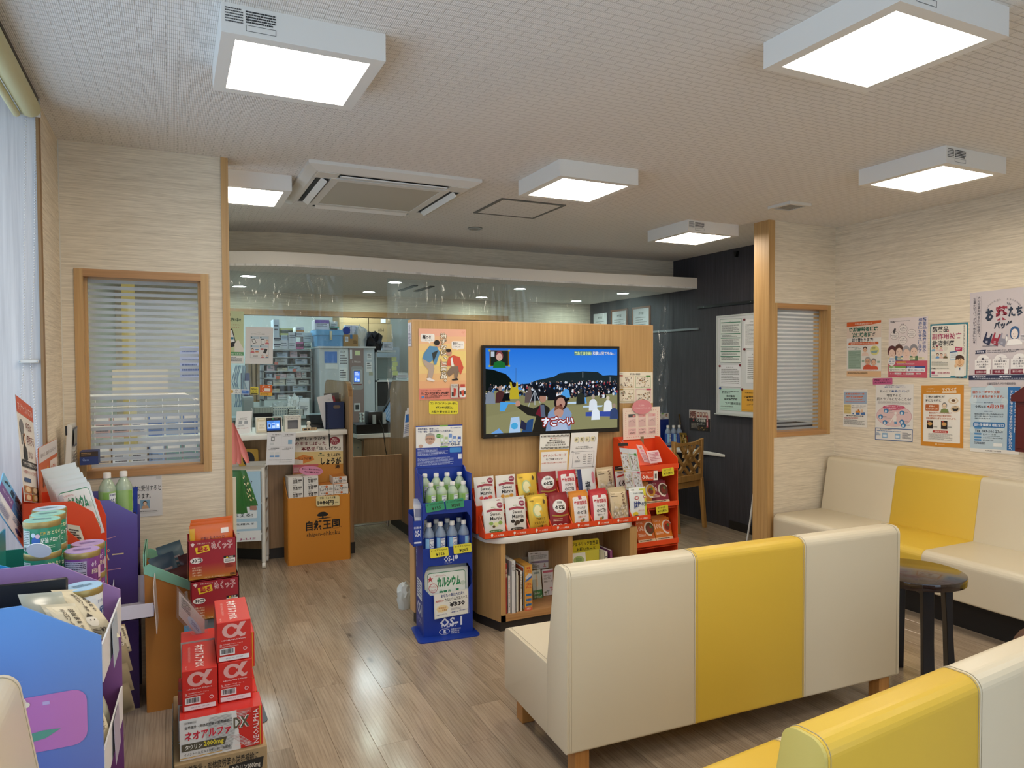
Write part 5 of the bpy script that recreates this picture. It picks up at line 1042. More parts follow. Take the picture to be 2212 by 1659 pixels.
# ---------------------------------------------------------------- orange ginger drink box
t = thing('ginger_box','amber cardboard floor box with black lettering in front of the counter','display box',(1.005,5.55,0))
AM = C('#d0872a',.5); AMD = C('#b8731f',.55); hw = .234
b = B(AM); b.box(-hw,-.016,0,hw,-.012,.515); b.obj('front_panel', t, False)
b = B(AM)
for s in (-1,1): b.prism([(-.016,0),(.19,0),(.19,.645),(-.016,.515)],'x',s*hw-.002,s*hw+.002)
b.box(-hw,.186,0,hw,.19,.645); b.obj('side_panels', t, False)
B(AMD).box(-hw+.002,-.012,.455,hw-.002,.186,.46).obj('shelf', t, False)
q = Print((-hw,-.0166,.515),(2*hw,0,0),(0,0,-.515),.0005)
q.ell(.55,.27,.07,.03,'#1a1613',16).ell(.52,.285,.06,.025,'#1a1613',12).ell(.59,.285,.05,.025,'#1a1613',12).rect(.54,.29,.565,.335,'#1a1613').poly([(.42,.345),(.5,.33),(.6,.33),(.7,.338),(.6,.345),(.5,.343)],'#1a1613').text('自然王国',.28,.36,.83,.51,'#1a1613',.03).text('®',.84,.48,.86,.5,'#1a1613').text('shizen-ohkoku',.29,.535,.83,.60,'#1a1613',.0).obj(t,'lettering')
card('price_tag','cream 1080 yen price tag on the amber box','price tag',(0.9782,5.523,0.5165),(0.1785,0,-0.007),(0.0015,0,-0.079),'#e3d3a0',lambda p: p.text('甘酒・しょうが湯',.16,.08,.82,.3,'#2a2416',.015).text('1080円',.06,.42,.74,.88,'#1d1810',.035).text('(税込)',.8,.6,.95,.75,'#5a5238'),None,.16)
def d_gh(p):
    p.rect(0,0,1,.36,'#e0dbd2').rect(0,.36,1,.62,'#ddc489').rect(0,.62,1,1,'#c98a3a').lay()
    p.text('国産しょうがを',.05,.05,.66,.13,'#2a2320',.02).text('のまましぼった',.05,.155,.66,.23,'#7a2a35',.02).text('本格派',.17,.255,.45,.34,'#7a2a35',.02).text('『生しぼり』',.47,.255,.95,.33,'#2a2320',.02).ell(.83,.14,.11,.085,'#8a2434',22).lay().text('腸に',.78,.085,.88,.115,'#ecd8d4').text('自信が',.76,.13,.9,.16,'#ecd8d4').text('あります',.75,.175,.91,.205,'#ecd8d4').lay(-1)
    p.text('自然王国',.5,.42,.62,.45,'#3a5a48').ell(.55,.4,.025,.012,'#3a5a48',8).text('生しぼり',.68,.4,.95,.47,'#1d1815',.02).text('しょうが',.55,.48,.96,.64,'#1d1815',.05).text('湯',.83,.64,.93,.72,'#1d1815',.02)
    p.poly([(.02,.5),(.2,.42),(.4,.46),(.42,.53),(.2,.6),(.04,.62)],'#d8843a').poly([(.02,.5),(.2,.53),(.2,.6),(.04,.62)],'#e0d6c8').lay().text('しょうが湯',.12,.47,.36,.52,'#2a1d14',.02).lay(-1).rect(0,.62,.5,.66,'#c9606a').rect(0,.66,.35,.8,'#c97a7e').lay().ell(.2,.72,.08,.05,'#a88a6a',12).fine(.02,.68,.12,.78,5,'#e8d0cc')
sheet('header_board','tall ginger drink header board standing up from the amber box','header board',(0.841,5.735,0.9798),(0.393,0,-0.0145),(-0.001,0,-0.3865),'#ddc489',d_gh,.003)
o = B(C('#d38aa8',.6)).cyl((0,0,0),(0,.0015,0),.09,None,32).obj('oval_card'); o.scale=(1,1,.42); o.location=(0.958,5.6,0.704); o.rotation_euler=(0,math.radians(8),0); tag(o,'pink oval card about warming up, over the small white boxes','card')
q = Print((-.078,-.0004,.06),(.156,0,0),(0,0,-.12),.0006); q.text('おいしく飲んでからだの',.05,.16,.95,.42,'#4a1f3a',.02).text('中から温まろう!!',.18,.58,.86,.84,'#4a1f3a',.02).obj(o)
def d_ama(p): p.text('生しぼり',.3,.08,.55,.22,'#3a3532').text('甘酒',.3,.3,.62,.9,'#2a2522',.03).rect(.68,.35,.92,.55,'#5a5552').fine(.68,.62,.92,.85,2,'#777777')
def d_sho(p): p.text('生しぼり',.12,.1,.45,.32,'#3a3028',.01).text('しょうが',.05,.42,.66,.9,'#2a201a',.04).ell(.52,.26,.09,.18,'#c8662f',12).fine(.7,.45,.95,.8,3,'#6a625a')
bw, bh = .108, .052
pa = None; pb_ = None
for col, (n_, nm, dr, top) in enumerate(((4,'sweet sake',d_ama,'#e6e4e0'),(4,'sweet sake',d_ama,'#e6e4e0'),(2,'ginger drink',d_sho,'#c07a3a'),(3,'ginger drink',d_sho,'#c07a3a'))):
    for r in range(4):
        if r >= n_: continue
        x = -.225+.114*col; y = -.006+.003*r
        l = 'white %s carton in the amber box, %s column, %s from the bottom' % (nm, ORD[col], ORD[r])
        src = pa if col < 2 else pb_
        loc = (1.005+x,5.55+y+(.03 if r == 2 and col == 3 else 0),.4605+bh*r+(.03 if col > 1 else .0))
        if src is None:
            o = B(C('#e2dfda',.4)).box(0,0,0,bw,.15,bh-.001).obj('drink_carton', None, False); B(C(top,.45)).box(.001,.001,bh-.001,bw-.001,.149,bh-.0004).obj('lid', o, False)
            q = Print((0,-.0003,bh-.001),(bw,0,0),(0,0,-bh),.0005); dr(q); q.obj(o); o.location = loc; tag(o,l,'carton','drink cartons in the amber box')
            if col < 2: pa = o
            else: pb_ = o
        else: dup(src, loc, None, l)

# ---------------------------------------------------------------- white trolley with a poster
t = thing('trolley','white three tier plastic trolley on casters with a blue poster','trolley',(.60,5.565,0),-.22)
PL_ = C('#dcdad4',.45); b = B(PL_)
for x in (-.40,0):
    for y in (0,.2):
        o = B(PL_).tube([(x,y,.05),(x+.0,y,.4),(x,y,.76)],.016,None,10).obj('leg', t); w_ = B(WHITE).cyl((x-.012,y,.024),(x+.012,y,.024),.024,None,18).obj('caster', t)
for z in (.745,.50,.27):
    b = B(PL_); b.box(-.41,-.012,z-.012,.012,.212,z); b.box(-.41,.208,z-.012,.012,.213,z+.035)
    for x in (-.412,.008):
        b.box(x,-.012,z-.085,x+.004,.212,z-.065).box(x,-.012,z-.02,x+.004,.212,z).box(x,-.012,z-.065,x+.004,.02,z-.02).box(x,.18,z-.065,x+.004,.212,z-.02)
        for k in range(9): b.box(x,.028+k*.017,z-.065,x+.004,.034+k*.017,z-.02)
    b.obj('tray', t, False)
def d_ins(p):
    p.rect(0,0,1,1,'#a9cbe2').lay().text('ナ保険証',.0,.04,.36,.1,'#2f6d86',.015).text('てみませんか?',.1,.125,.85,.18,'#3a4a5a',.015).rr(.1,.22,.45,.42,'#dfe6ee',.1).poly([(.52,.52),(.56,.38),(.66,.33),(.8,.33),(.9,.4),(.93,.55),(.9,.56)],'#a87c6c').poly([(.66,.33),(.78,.33),(.8,.56),(.64,.56)],'#dfe4ea').ell(.71,.24,.13,.075,'#24222a',18).lay().ell(.71,.265,.1,.065,'#e8ddd8',16).poly([(.6,.25),(.62,.2),(.72,.19),(.82,.21),(.83,.25),(.74,.225)],'#24222a').lay(-1)
    p.rr(.05,.56,.93,.67,'#dde6ee',.15).rr(.05,.72,.93,.82,'#dde6ee',.15).rect(.0,.85,1,1,'#e2e6ea').lay().text('もらえる!',.4,.6,.85,.65,'#2a3442',.02).text('費の限度額を超える',.1,.735,.88,.765,'#2a3442',.015).text('免除!',.1,.78,.35,.805,'#2a3442',.015).fine(.08,.875,.6,.89,1,'#5a6a7a').rr(.06,.905,.5,.935,'#f0f2f4',.5).text('日本医師会など',.2,.955,.56,.98,'#4a5a6a').text('J-LIS',.6,.95,.9,.985,'#a8487a',.01)
M2 = Matrix.Translation((.60,5.565,0)) @ Matrix.Rotation(-.22,4,'Z')
sheet('poster','light blue insurance card poster fixed to the front of the white trolley','poster',M2 @ V3((-.40,-.024,.735)),Matrix.Rotation(-.22,3,'Z') @ V3((.385,0,0)),V3((0,0,-.52)),'#a9cbe2',d_ins,.0015)
o = B(C('#1c1d22',.5)).lathe([(.03,0),(.045,.01),(.03,.03),(.006,.045)],(0,0,0)).obj('mouse_pad_grip'); o.name='black_bag'; o.location = M2 @ V3((-.06,.1,.501)); tag(o,'small black soft pouch on the middle trolley tier','pouch')

# ---------------------------------------------------------------- packets hung by the left post
o = B(C('#d9d8c8',.5)).box(.271,3.99,0,.295,4.01,.93).obj('hook_strip', None, False); tag(o,'pale upright hook strip behind the left oak post','hook strip')
for k in range(3):
    y = 4.03+.012*k; x = .285+.0*k
    b = B(C('#dd8a86',.35)); e = (.293,.318,.362)[k]; zt2 = 1.215
    b.grid(lambda u,v,e=e,y=y: V3((.287+(e-.287)*v+(u-.5)*(.012+.02*min(1,v*1.6)*(1-.72*max(0,v-.8)*5)), y+.006*math.sin(PI*u), zt2-.222*v)),6,12)
    b.grid(lambda u,v,e=e,y=y: V3((.287+(e-.287)*v+(.5-u)*(.012+.02*min(1,v*1.6)*(1-.72*max(0,v-.8)*5)), y+.012-.004*math.sin(PI*u), zt2-.222*v)),6,12)
    o = b.obj('pink_packet'); tag(o,('leftmost straight hanging','middle','rightmost slanting')[k]+' pink packet hung by its tip beside the left post','packet','pink packets by the post')
R_ = random.Random(6)
for k in range(5):
    y = 4.04+.014*k; e = (.288,.30,.318,.335,.352)[k]
    U = V3((.075 if k == 4 else .05,.01,-.006)); O = V3((.276+.001*k,y,.955))
    pouch('green_packet',('innermost','second','third','fourth','outermost speckled')[k]+' green seed snack packet hung beside the left post','packet',O,U,V3(((e-.285)*.9,0,-.2-.03*(k in (1,2)))),'#2f6a34',(lambda p: [p.lay(.03).ell(R_.uniform(.25,.85),R_.uniform(.15,.85),.05,.03,R_.choice(['#d6cfa0','#c9c28c','#3a5a2a','#2a4a22','#e0d9b0']),7) for _ in range(46)] and p.rect(.28,.2,.5,.45,'#c9c84a')) if k == 4 else None,.01,'green packets by the post')
t = thing('post_hook','small steel hook on the inner side of the left oak post','hook',(.272,4.02,1.225)); B(STEEL).tube([(0,0,0),(.012,.01,0),(.02,.012,-.012),(.014,.03,-.01)],.0025).obj('wire', t)

# ---------------------------------------------------------------- clear vinyl curtains and what hangs on them
def curtain(label, x0, x1, zb, seed, y=5.80, gathers=()):
    R_ = random.Random(seed); ph = [R_.uniform(0,6) for _ in range(6)]; n = int((x1-x0)/.008); m = 16
    def f(u,v):
        x = x0+(x1-x0)*u; a = .004*math.sin(x*17+ph[0])+.005*math.sin(x*31+ph[1]+v*2.5)*(1-.6*v)
        for g in gathers:
            d = abs(x-g); k = math.exp(-(d/(.035+.09*v))**2); a += k*(.02*math.sin(x*(95-40*v)+ph[2]))+.012*k
        a += .010*NZ.noise(V3((x*22,v*3.5,seed)))+.004*NZ.noise(V3((x*70,v*9,seed+5)))
        return V3((x, y+a*(.35+.65*min(1,v*3)), 2.246+(zb-2.246)*v+.01*math.sin(x*9+ph[3])*v))
    b = B(PVC); b.grid(f,n,m); o = b.obj('vinyl_curtain'); tag(o,label,'curtain','clear vinyl curtains under the canopy'); return o
curtain('clear vinyl curtain over the counter beside the left post',.32,1.27,1.245,1,5.84,(.36,.98,1.17))
curtain('clear vinyl curtain hanging from the canopy above the gate and panel',1.64,2.72,.9,2,5.84,(1.68,1.92,2.08,2.62))
curtain('clear vinyl curtain hanging from the canopy above the right of the panel',2.735,3.80,.95,3,5.85,(2.76,2.9,3.76))
curtain('clear vinyl curtain end piece in front of the charcoal wall',3.815,4.59,1.0,4,5.87,(3.84,4.05,4.52))
YV = 5.815
def d_phone(p): p.text('対策',.0,.04,.3,.1,'#2a4a3a',.015).text('実施中!',.0,.13,.85,.2,'#2a4a3a',.015).text('QRコードから、',.0,.25,.8,.275,'#a05a4a').text('ことができます。',.0,.3,.8,.325,'#a05a4a').poly([(.0,.4),(.38,.33),(.62,.66),(.1,.72)],'#26282c').lay().poly([(.03,.42),(.35,.36),(.52,.58),(.1,.62)],'#e2e6e8').lay().rect(.0,.5,.45,.54,'#3a7a98').lay(-2).poly([(.5,.62),(.7,.54),(1,.72),(1,.78),(.5,.78)],'#e0dcd4').rect(0,.78,1,.85,'#5a9a68').rect(0,.85,1,1,'#dfe2e2').lay().text('お申し付けください',.0,.8,.92,.835,'#eaf2ea').fine(.0,.88,.9,.97,4,'#555560')
sheet('poster','pale green phone poster on the vinyl curtain, cut by the left post','poster',(0.3723,5.815,1.9363),(0.1315,0,-0.0015),(-0.0055,0,-0.3995),'#c3cfa5',d_phone,.0008)
def d_steps(p):
    p.fine(.4,.14,.54,.155,1,'#777777').text('どこでもかんたん確認!',.2,.175,.7,.205,'#4a4a4c',.008)
    p.ring(.18,.25,.85,.84,'#9aa0a6',.006)
    for u,v in ((.19,.26),(.52,.26),(.19,.5),(.52,.5)): p.rect(u,v,u+.31,v+.06,'#b4c6d4').ell(u+.03,v+.02,.025,.018,'#2a5a6a',8)
    p.poly([(.22,.34),(.33,.32),(.4,.43),(.28,.46)],'#2a2c30').lay().poly([(.24,.35),(.32,.335),(.38,.425),(.29,.44)],'#dfe2e4').lay(-1).rect(.56,.32,.68,.47,'#2a2c30').lay().rect(.57,.34,.67,.45,'#dfe2e4').lay(-1).bust(.78,.4,.13,'#3a2a28','#e6c4b0','#c8707a').bust(.26,.64,.13,'#3a2a28','#e6c4b0','#c8707a').rect(.36,.6,.48,.63,'#5a8ac0').rect(.36,.66,.48,.69,'#c9805a').rr(.54,.58,.66,.62,'#b04a4a',.4).poly([(.7,.58),(.8,.6),(.74,.72),(.64,.7)],'#2a2c30').fine(.28,.77,.55,.81,2,'#555555').bust(.62,.79,.09,'#3a2a28','#e6c4b0','#c8707a').bust(.78,.79,.09,'#6a5a58','#e6c4b0','#7a8aa0')
sheet('notice','white four panel notice on the vinyl curtain above the counter','notice',(0.5153,5.815,1.818),(0.2045,0,-0.002),(-0.0075,0,-0.285),'#d9d8da',d_steps,.0008)
for q_, c, d, l in ((((0.405,5.815,1.3423),(0.07,0,-0.0025),(-0.001,0,-0.0415)),'#dfe2e4',lambda p: p.ell(.1,.5,.12,.35,'#c9a03a',10).text('ID',.45,.15,.7,.45,'#3a3a4a').text('使えます',.4,.55,.9,.85,'#3a3a4a'),'white payment sticker on the vinyl curtain by the post'),
    (((0.4778,5.815,1.3372),(0.0605,0,-0.0035),(-0.0005,0,-0.0395)),'#c9d2de',lambda p: p.rect(.1,.18,.9,.82,'#4a78c8').lay().fine(.2,.35,.8,.7,2,'#8ab0e0'),'blue payment sticker on the vinyl curtain'),
    (((0.545,5.815,1.355),(0.058,0,-0.003),(-0.001,0,-0.059)),'#d8c84a',lambda p: p.text('nanaco',.1,.15,.9,.42,'#3a341a',.02).text('使えます',.15,.5,.85,.72,'#3a341a').rect(.1,.8,.9,.92,'#3a341a'),'yellow payment sticker on the vinyl curtain'),
    (((0.6145,5.815,1.3708),(0.092,0,-0.0045),(-0.002,0,-0.0855)),'#cf6428',lambda p: p.rect(0,.72,1,1,'#d8a83a').lay().text('マイナ受付',.08,.77,.7,.95,'#3a2a1a',.02).rr(.35,.3,.85,.6,'#e6dcd4',.1).line([(.22,.3),(.22,.12),(.36,.12)],.04,'#f0e6de').line([(.66,.12),(.8,.12),(.8,.24)],.04,'#f0e6de').line([(.22,.45),(.22,.6),(.32,.6)],.04,'#f0e6de'),'orange card reception sticker on the vinyl curtain')):
    sheet('sticker',l,'sticker',q_[0],q_[1],q_[2],c,d,.0006)

# ================================================================ DISPENSARY BACKGROUND
def pb(name, label, cat, r, y, d, col, group=None, draw=None, rough=.5, fine=4, band=None):
    """a carton whose front rectangle r = x0,z0,x1,z1 stands in the plane y"""
    x0,z0,x1,z1 = r; o = B(C(col,rough)).box(0,0,0,x1-x0,d,z1-z0).obj(name, None, False); o.location = (x0,y,z0); tag(o,label,cat,group)
    q = Print((0,0,z1-z0),(x1-x0,0,0),(0,0,-(z1-z0)),.0012)
    if band: q.rect(0,band[1],1,band[2],band[0])
    if draw: draw(q)
    elif fine: q.lay().fine(.12,.3,.85,.75,fine,'#5a6470',.4,len(label))
    if q.b.f: q.obj(o)
    return o
# drug packing machine
zm = 1.709
t = thing('packing_machine','tall grey drug packing machine with a brown front strip and lit screen','machine',(1.799,8.0,0))
xa, xb_, xc = -0.327, 0.163, 0.291
B(C('#c4ccd2',.5)).box(xa,.0,0,-.004,.6,zm).obj('left_cabinet', t, False); B(C('#8b7a78',.45)).box(0,-.015,0,xb_,.6,zm).obj('control_strip', t, False); B(C('#b7c3cc',.45)).box(xb_+.004,0,0,xc,.6,zm).obj('right_cabinet', t, False); B(C('#d5dadd',.4)).box(xa-.01,-.02,zm,xc+.01,.6,zm+.02).obj('top', t, False)
q = Print((0,-.0155,zm),(xb_,0,0),(0,0,-zm*.55),.0008); q.rect(.05,.02,.2,.13,'#d5d8dc').rect(.4,.03,.75,.085,'#d3dfae').text('L 98xism',.2,.15,.8,.175,'#d0c8c8').rr(.12,.215,.95,.5,'#9a9a9c',.1).lay().rect(.22,.255,.85,.43,'#b9bcc0').rect(.22,.43,.85,.44,'#7a3a3a').lay().rect(.3,.27,.76,.41,'#24304a').rect(.3,.66,.72,.76,'#c9ccd0').lay().rect(.38,.68,.65,.74,'#33363a').ell(.25,.48,.04,.006,'#d5d5d8',10).obj(t,'fittings')
q = Print((.0,-.0175,zm),(xb_,0,0),(0,0,-zm*.55),.0025,emit=.9); q.rect(.32,.277,.72,.405,'#4a78d8').lay().fine(.36,.29,.68,.34,4,'#cfdcf4').rect(.36,.355,.46,.395,'#a8c4f0').rect(.54,.37,.68,.4,'#a8c4f0').obj(t,'screen')
q = Print((xa,-.0006,zm),(-.004-xa,0,0),(0,0,-zm*.75),.0012); q.rect(.17,.03,.6,.13,'#3a78cc').rect(.2,.14,.62,.18,'#e0e4e6').rect(.66,.01,.97,.19,'#d6dde2').rect(.67,.17,.93,.29,'#e2e6e8').lay().text('お知らせ',.7,.02,.88,.045,'#555555').fine(.7,.06,.95,.15,4,'#777780').fine(.7,.19,.9,.27,4,'#444450').ell(.88,.315,.1,.012,'#18181c',12).rect(.62,.305,.9,.328,'#18181c').rect(.4,.36,.6,.46,'#cfd6da').poly([(.16,.46),(.34,.36),(.36,.42),(.2,.5)],'#e2e6e6').obj(t,'papers')
q = Print((xb_+.004,-.0006,zm),(xc-xb_,0,0),(0,0,-zm*.75),.0012); q.rect(.3,.04,.7,.1,'#d9dde0').rect(.22,.12,.72,.21,'#d9dde0').lay().fine(.34,.05,.66,.09,3,'#666a70').fine(.28,.13,.66,.19,3,'#666a70').rect(.45,.21,.8,.24,'#a8aa9a').ell(.5,.3,.12,.02,'#c9ccd0',12).obj(t,'papers')
zz = zm+.021
def on(px0, px1, h, y=8.05): pass
t = thing('storage_box','light blue lidded storage box on top of the packing machine','box',(1.459,8.05,zz)); w_ = 0.282
B(C('#58a4d8',.4)).box(0,0,0,w_,.35,.13).obj('body', t, False); B(C('#62b0e2',.4)).box(-.008,-.008,.125,w_+.008,.36,.185).obj('lid', t, False); B(C('#e0d8b4',.4)).rbox(w_*.48,-.02,.07,w_*.58,-.008,.17,.005,2).obj('clasp', t)
for nm, l, c, r, d, bd in (('carton','white and purple carton on the blue storage box','#dfe2ea',(1.445,1.871,1.603,1.98),None,('#7a5ab0',.0,.35)),('carton','pale mint carton behind the blue storage box','#cfdcd8',(1.613,1.875,1.696,1.969),None,None),('carton','flat white carton with a green line on the blue storage box','#dfe6e2',(1.606,1.875,1.714,1.914),None,('#58b088',.1,.5))):
    r = (r[0],zz+.187,r[2],zz+.187+(r[3]-r[1])); pb(nm,l,'carton',r,8.1,.2,c,None,d,band=bd)
t = thing('cardboard_box','small brown parcel with a blue tape strip on the packing machine','box',(1.751,8.05,zz)); w_ = 0.163; B(C('#b08d5c',.7)).box(0,0,0,w_,.3,.135).obj('carton', t, False); q = Print((0,0,.135),(w_,0,0),(0,0,-.135),.0008); q.rect(.1,.2,.33,.6,'#dfe2e6').rect(.45,0,.62,.35,'#4a7aa8').lay().fine(.13,.25,.3,.55,3,'#777777').fine(.68,.45,.95,.8,4,'#5a4428').obj(t)
for k,(i,j) in enumerate(((0,0),(1,0),(0,1),(1,1))): pb('pill_carton',ORD[k]+' small white pill carton stacked on the brown parcel','carton',(1.783+.075*i+.01,zz+.136+.055*j,1.783+.075*i+.082,zz+.136+.055*j+.053),8.14,.1,'#dde4ec','white pill cartons on the parcel',lambda q: q.rect(.6,.4,.75,.7,'#3a4a6a'))
o = B(C('#1f3f9a',.4)).lathe([(.028,0),(.042,0),(.042,.03),(.028,.03)],(0,0,0)).obj('tape_roll'); o.location = (1.785,8.07,zz+.18); o.rotation_euler=(PI/2,0,0); tag(o,'royal blue tape roll leaning on the brown parcel','tape')
def lump(name, label, cat, x, y, z, w_, d, h, mat, seed=1, jag=.25):
    """crumpled bag"""
    R_ = random.Random(seed); bm = bmesh.new(); bmesh.ops.create_icosphere(bm, subdivisions=3, radius=1)
    for v in bm.verts:
        k = 1+jag*(R_.random()-.5); c = v.co; v.co = V3((c.x*w_/2*k, c.y*d/2*k, max(0,(c.z*.5+.5)*h*k if c.z > -.6 else 0)))
    b = B(mat); b.add([v.co.copy() for v in bm.verts],[[v.index for v in f.verts] for f in bm.faces]); bm.free(); o = b.obj(name, None, True, 25); o.location=(x,y,z); return tag(o,label,cat)
CLB = C('#c3cdd0',.2,alpha=.55,spec=.8)
lump('plastic_bag','crumpled clear bag of supplies on the packing machine','bag',1.967,8.13,zz,.15,.12,.24,CLB,3)
lump('black_bag','crumpled black bag at the right end of the packing machine top','bag',2.122,8.15,zz-.05,.20,.13,.20,C('#16171b',.3),5,.5)
# shelf to the right of the machine with monitor
t = thing('side_shelf','white shelf unit with a grey monitor right of the packing machine','shelf',(2.127,8.1,0)); w_ = 0.451; z1 = 1.688; z2 = 1.341
for z in (z1,z2): B(C('#cdd5d6',.4)).box(0,0,z-.02,w_ if z == z2 else w_*.55,.4,z).obj('shelf', t, False)
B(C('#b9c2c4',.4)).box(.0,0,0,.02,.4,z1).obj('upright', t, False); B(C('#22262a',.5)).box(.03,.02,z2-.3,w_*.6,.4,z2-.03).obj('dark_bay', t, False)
pb('carton','white labelled carton on the top right shelf beside the machine','carton',(2.223,1.691,2.345,1.786),8.12,.25,'#d3dbe6')
t = thing('monitor','grey green monitor with yellow notes on the shelf beside the machine','monitor',(2.247,8.18,z2)); w_ = 0.094; B(C('#6f7f80',.35)).box(-w_,0,.02,w_,.04,.26).obj('screen', t, False); B(C('#9aa8a8',.4)).box(-w_-.008,.005,.01,w_+.008,.05,.27).obj('bezel', t, False); B(C('#9aa8a8',.4)).box(-.06,.0,0,.06,.12,.015).obj('base', t, False); 
for k in range(4): sheet('sticky_note',None,None,(w_+.0+.012*(k%2),-.004-.001*k,.27-.055*k),(.06,0,0),(0,0,-.05),'#cfd98a',None,.0005,parent=t)
for k in range(5): pb('paper_pile',ORD[k]+' white packet of the flat pile on the right dispensary shelf','packet',(2.384+.045*(k%2)+.01*k,z2+.028*(k//2)+.0005,2.384+.17+.05*(k%2),z2+.028*(k//2)+.026),8.15+.02*k,.15,('#d6dee2','#dfe4e6','#d3c9cf','#cfd8dc','#e0e4e4')[k],'flat packets on the right shelf',None,.5,1)
# brown cartons far behind
for l, c, r, tx in (('large brown carton high at the back wall, left one','#a48c62',(1.887,1.958,2.248,2.178),'400'),('large brown carton at the back wall below the left high one','#a0885e',(1.925,1.732,2.246,1.958),None),('flat brown carton with a white label on the right carton','#9a8158',(2.26,2.046,2.536,2.122),None),('large brown carton at the back wall, right one','#a68d63',(2.258,1.745,2.553,2.043),'A00-4')):
    pb('carton',l,'carton',r,8.9,.4,c,'brown cartons at the back wall',(lambda q,tx=tx: q.text(tx,.4,.2,.65,.35,'#3a3020',.005).line([(0,.6),(1,.6)],.008,'#7a6540')) if tx else (lambda q: q.rect(.55,.2,.78,.85,'#dfe3e8') if 'flat' in l else q.line([(.5,0),(.5,1)],.01,'#7a6540')),.7)
o = B(C('#8b959a',.5)).box(0,0,0,0.339,.4,1.732).obj('back_cabinet', None, False); o.location=(1.912,8.9,0); tag(o,'grey cabinet carrying the left brown cartons','cabinet')
o = B(C('#8b959a',.5)).box(0,0,0,.4,.4,1.745).obj('back_cabinet', None, False); o.location=(2.257,8.9,0); tag(o,'grey cabinet carrying the right brown cartons','cabinet')
# medicine rack
YS = 8.3
rx0, rx1 = 0.907, 1.444
t = thing('medicine_rack','grey multi tier medicine rack behind the vinyl curtain','rack',(rx0,YS,0))
zs = (1.697,1.614,1.536,1.458,1.379,1.301,1.223,1.139)
for z in zs: B(C('#aeb6b6',.4)).box(0,0,z-.012,rx1-rx0,.35,z).obj('tier', t, False)
for x in (0,rx1-rx0-.015): B(C('#a3abab',.4)).box(x,0,0,x+.015,.35,zs[0]).obj('upright', t, False)
B(C('#59605f',.7)).box(.015,.345,zs[-1],rx1-rx0-.015,.35,zs[0]-.012).obj('back', t, False)
R_ = random.Random(12); names = ['white','cream','pale pink','pale blue','grey white']; cols = ['#dfe4e6','#dcd8c4','#dcc0c8','#b9cfe2','#cdd4d6']; srcs = {}
for i in range(1,8):
    x = .03+.03*R_.random(); j = 0
    while x < rx1-rx0-.09:
        w_ = R_.choice((.05,.08,.11,.13)); h = R_.uniform(.03,.062); k = R_.randrange(5)
        if R_.random() < .78:
            key = (k,w_); hh_ = h
            o = B(C(cols[k],.5)).box(0,0,0,w_,.2,hh_).obj('medicine_box', None, False); o.location=(rx0+x,YS+.03+.03*R_.random(),zs[i]+.0003); j += 1
            q = Print((0,0,hh_),(w_,0,0),(0,0,-hh_),.001); q.rect(.1,.2,.5,.4,R_.choice(['#6a7a9a','#8a8a8a','#c07a6a','#5a8a7a'])).fine(.1,.55,.8,.8,1,'#7a7f86'); q.obj(o)
            tag(o,'%s medicine box on the %s rack tier from the top, %s from the left'%(names[k],ORD[i-1],ORD[j-1]),'box','medicine boxes on the rack tiers')
        x += w_+R_.choice((.004,.01,.03))
for k,(px,py,tier) in enumerate(((593,800,3),(632,816,4),(596,825,5))):
    o = sheet('price_flag','small salmon flag on rack tier number '+str(tier)+', '+('left of centre','right of centre','low at the left')[k],'flag',(1.067,8.285,1.464) if False else ((1.033,1.227,1.046)[k],8.292,zs[tier-1+ (0)]+.02),(.04,0,0),(0,0,-.03),'#d8705a',None,.001,'salmon flags on the rack')
# boxes stacked on top of the rack
top = [(590,690,607,754,'#cfe0ea',None),(592,728,607,741,'#dfe6ea',('#3a3f5a',.1,.4)),(592,741,607,754,'#dfe6ea',('#3a3f5a',.1,.4)),(607,709,634,726,'#d4d98a',('#3a4a2a',.3,.7)),(608,724,622,735,'#bcd3e6',None),(607,735,623,754,'#d9dee2',None),(624,718,641,736,'#d6dce0',None),(624,736,640,754,'#e0e4e6',None),(640,706,658,717,'#e2e6ea',('#d08a3a',.65,.95)),(638,717,656,726,'#e2e8e8',None),(640,738,656,754,'#d77aa8',('#7a2a5a',.3,.7)),(657,740,672,754,'#cfe6da',('#3f6a5a',.5,.8)),(656,719,676,739,'#dbe6e4',None)]
lb = ['tall pale blue bag box','white box with a dark band, upper','white box with a dark band, lower','yellow green packet','pale blue box','white box under the pale blue one','greyish white box','plain white box under the greyish one','white box with an orange base line','slim white box under the orange lined one','pink box with two dark marks','mint box beside the pink one','large white box right of the slim one']
for (a,y0,c_,y1,col,bd), l in zip(((1.035,1.836,1.095,2.033),(1.034,1.769,1.108,1.836),(1.033,1.702,1.107,1.769),(1.109,1.859,1.245,1.937),(1.113,1.801,1.183,1.858),(1.107,1.702,1.187,1.801),(1.194,1.797,1.279,1.891),(1.192,1.703,1.273,1.797),(1.275,1.897,1.367,1.955),(1.265,1.845,1.356,1.897),(1.273,1.703,1.355,1.787),(1.36,1.704,1.437,1.777),(1.356,1.783,1.459,1.888)) and [(*r,t_[4],t_[5]) for r,t_ in zip(((1.035,1.836,1.095,2.033),(1.034,1.769,1.108,1.836),(1.033,1.702,1.107,1.769),(1.109,1.859,1.245,1.937),(1.113,1.801,1.183,1.858),(1.107,1.702,1.187,1.801),(1.194,1.797,1.279,1.891),(1.192,1.703,1.273,1.797),(1.275,1.897,1.367,1.955),(1.265,1.845,1.356,1.897),(1.273,1.703,1.355,1.787),(1.36,1.704,1.437,1.777),(1.356,1.783,1.459,1.888)), top)], lb):
    pb('medicine_box',l+' stacked on top of the medicine rack','box',(a,max(y0,zs[0]+.0005),c_,y1),YS+.02+.01*len(l)%.04,.22,col,'boxes stacked on the rack',None,.5,2,bd)
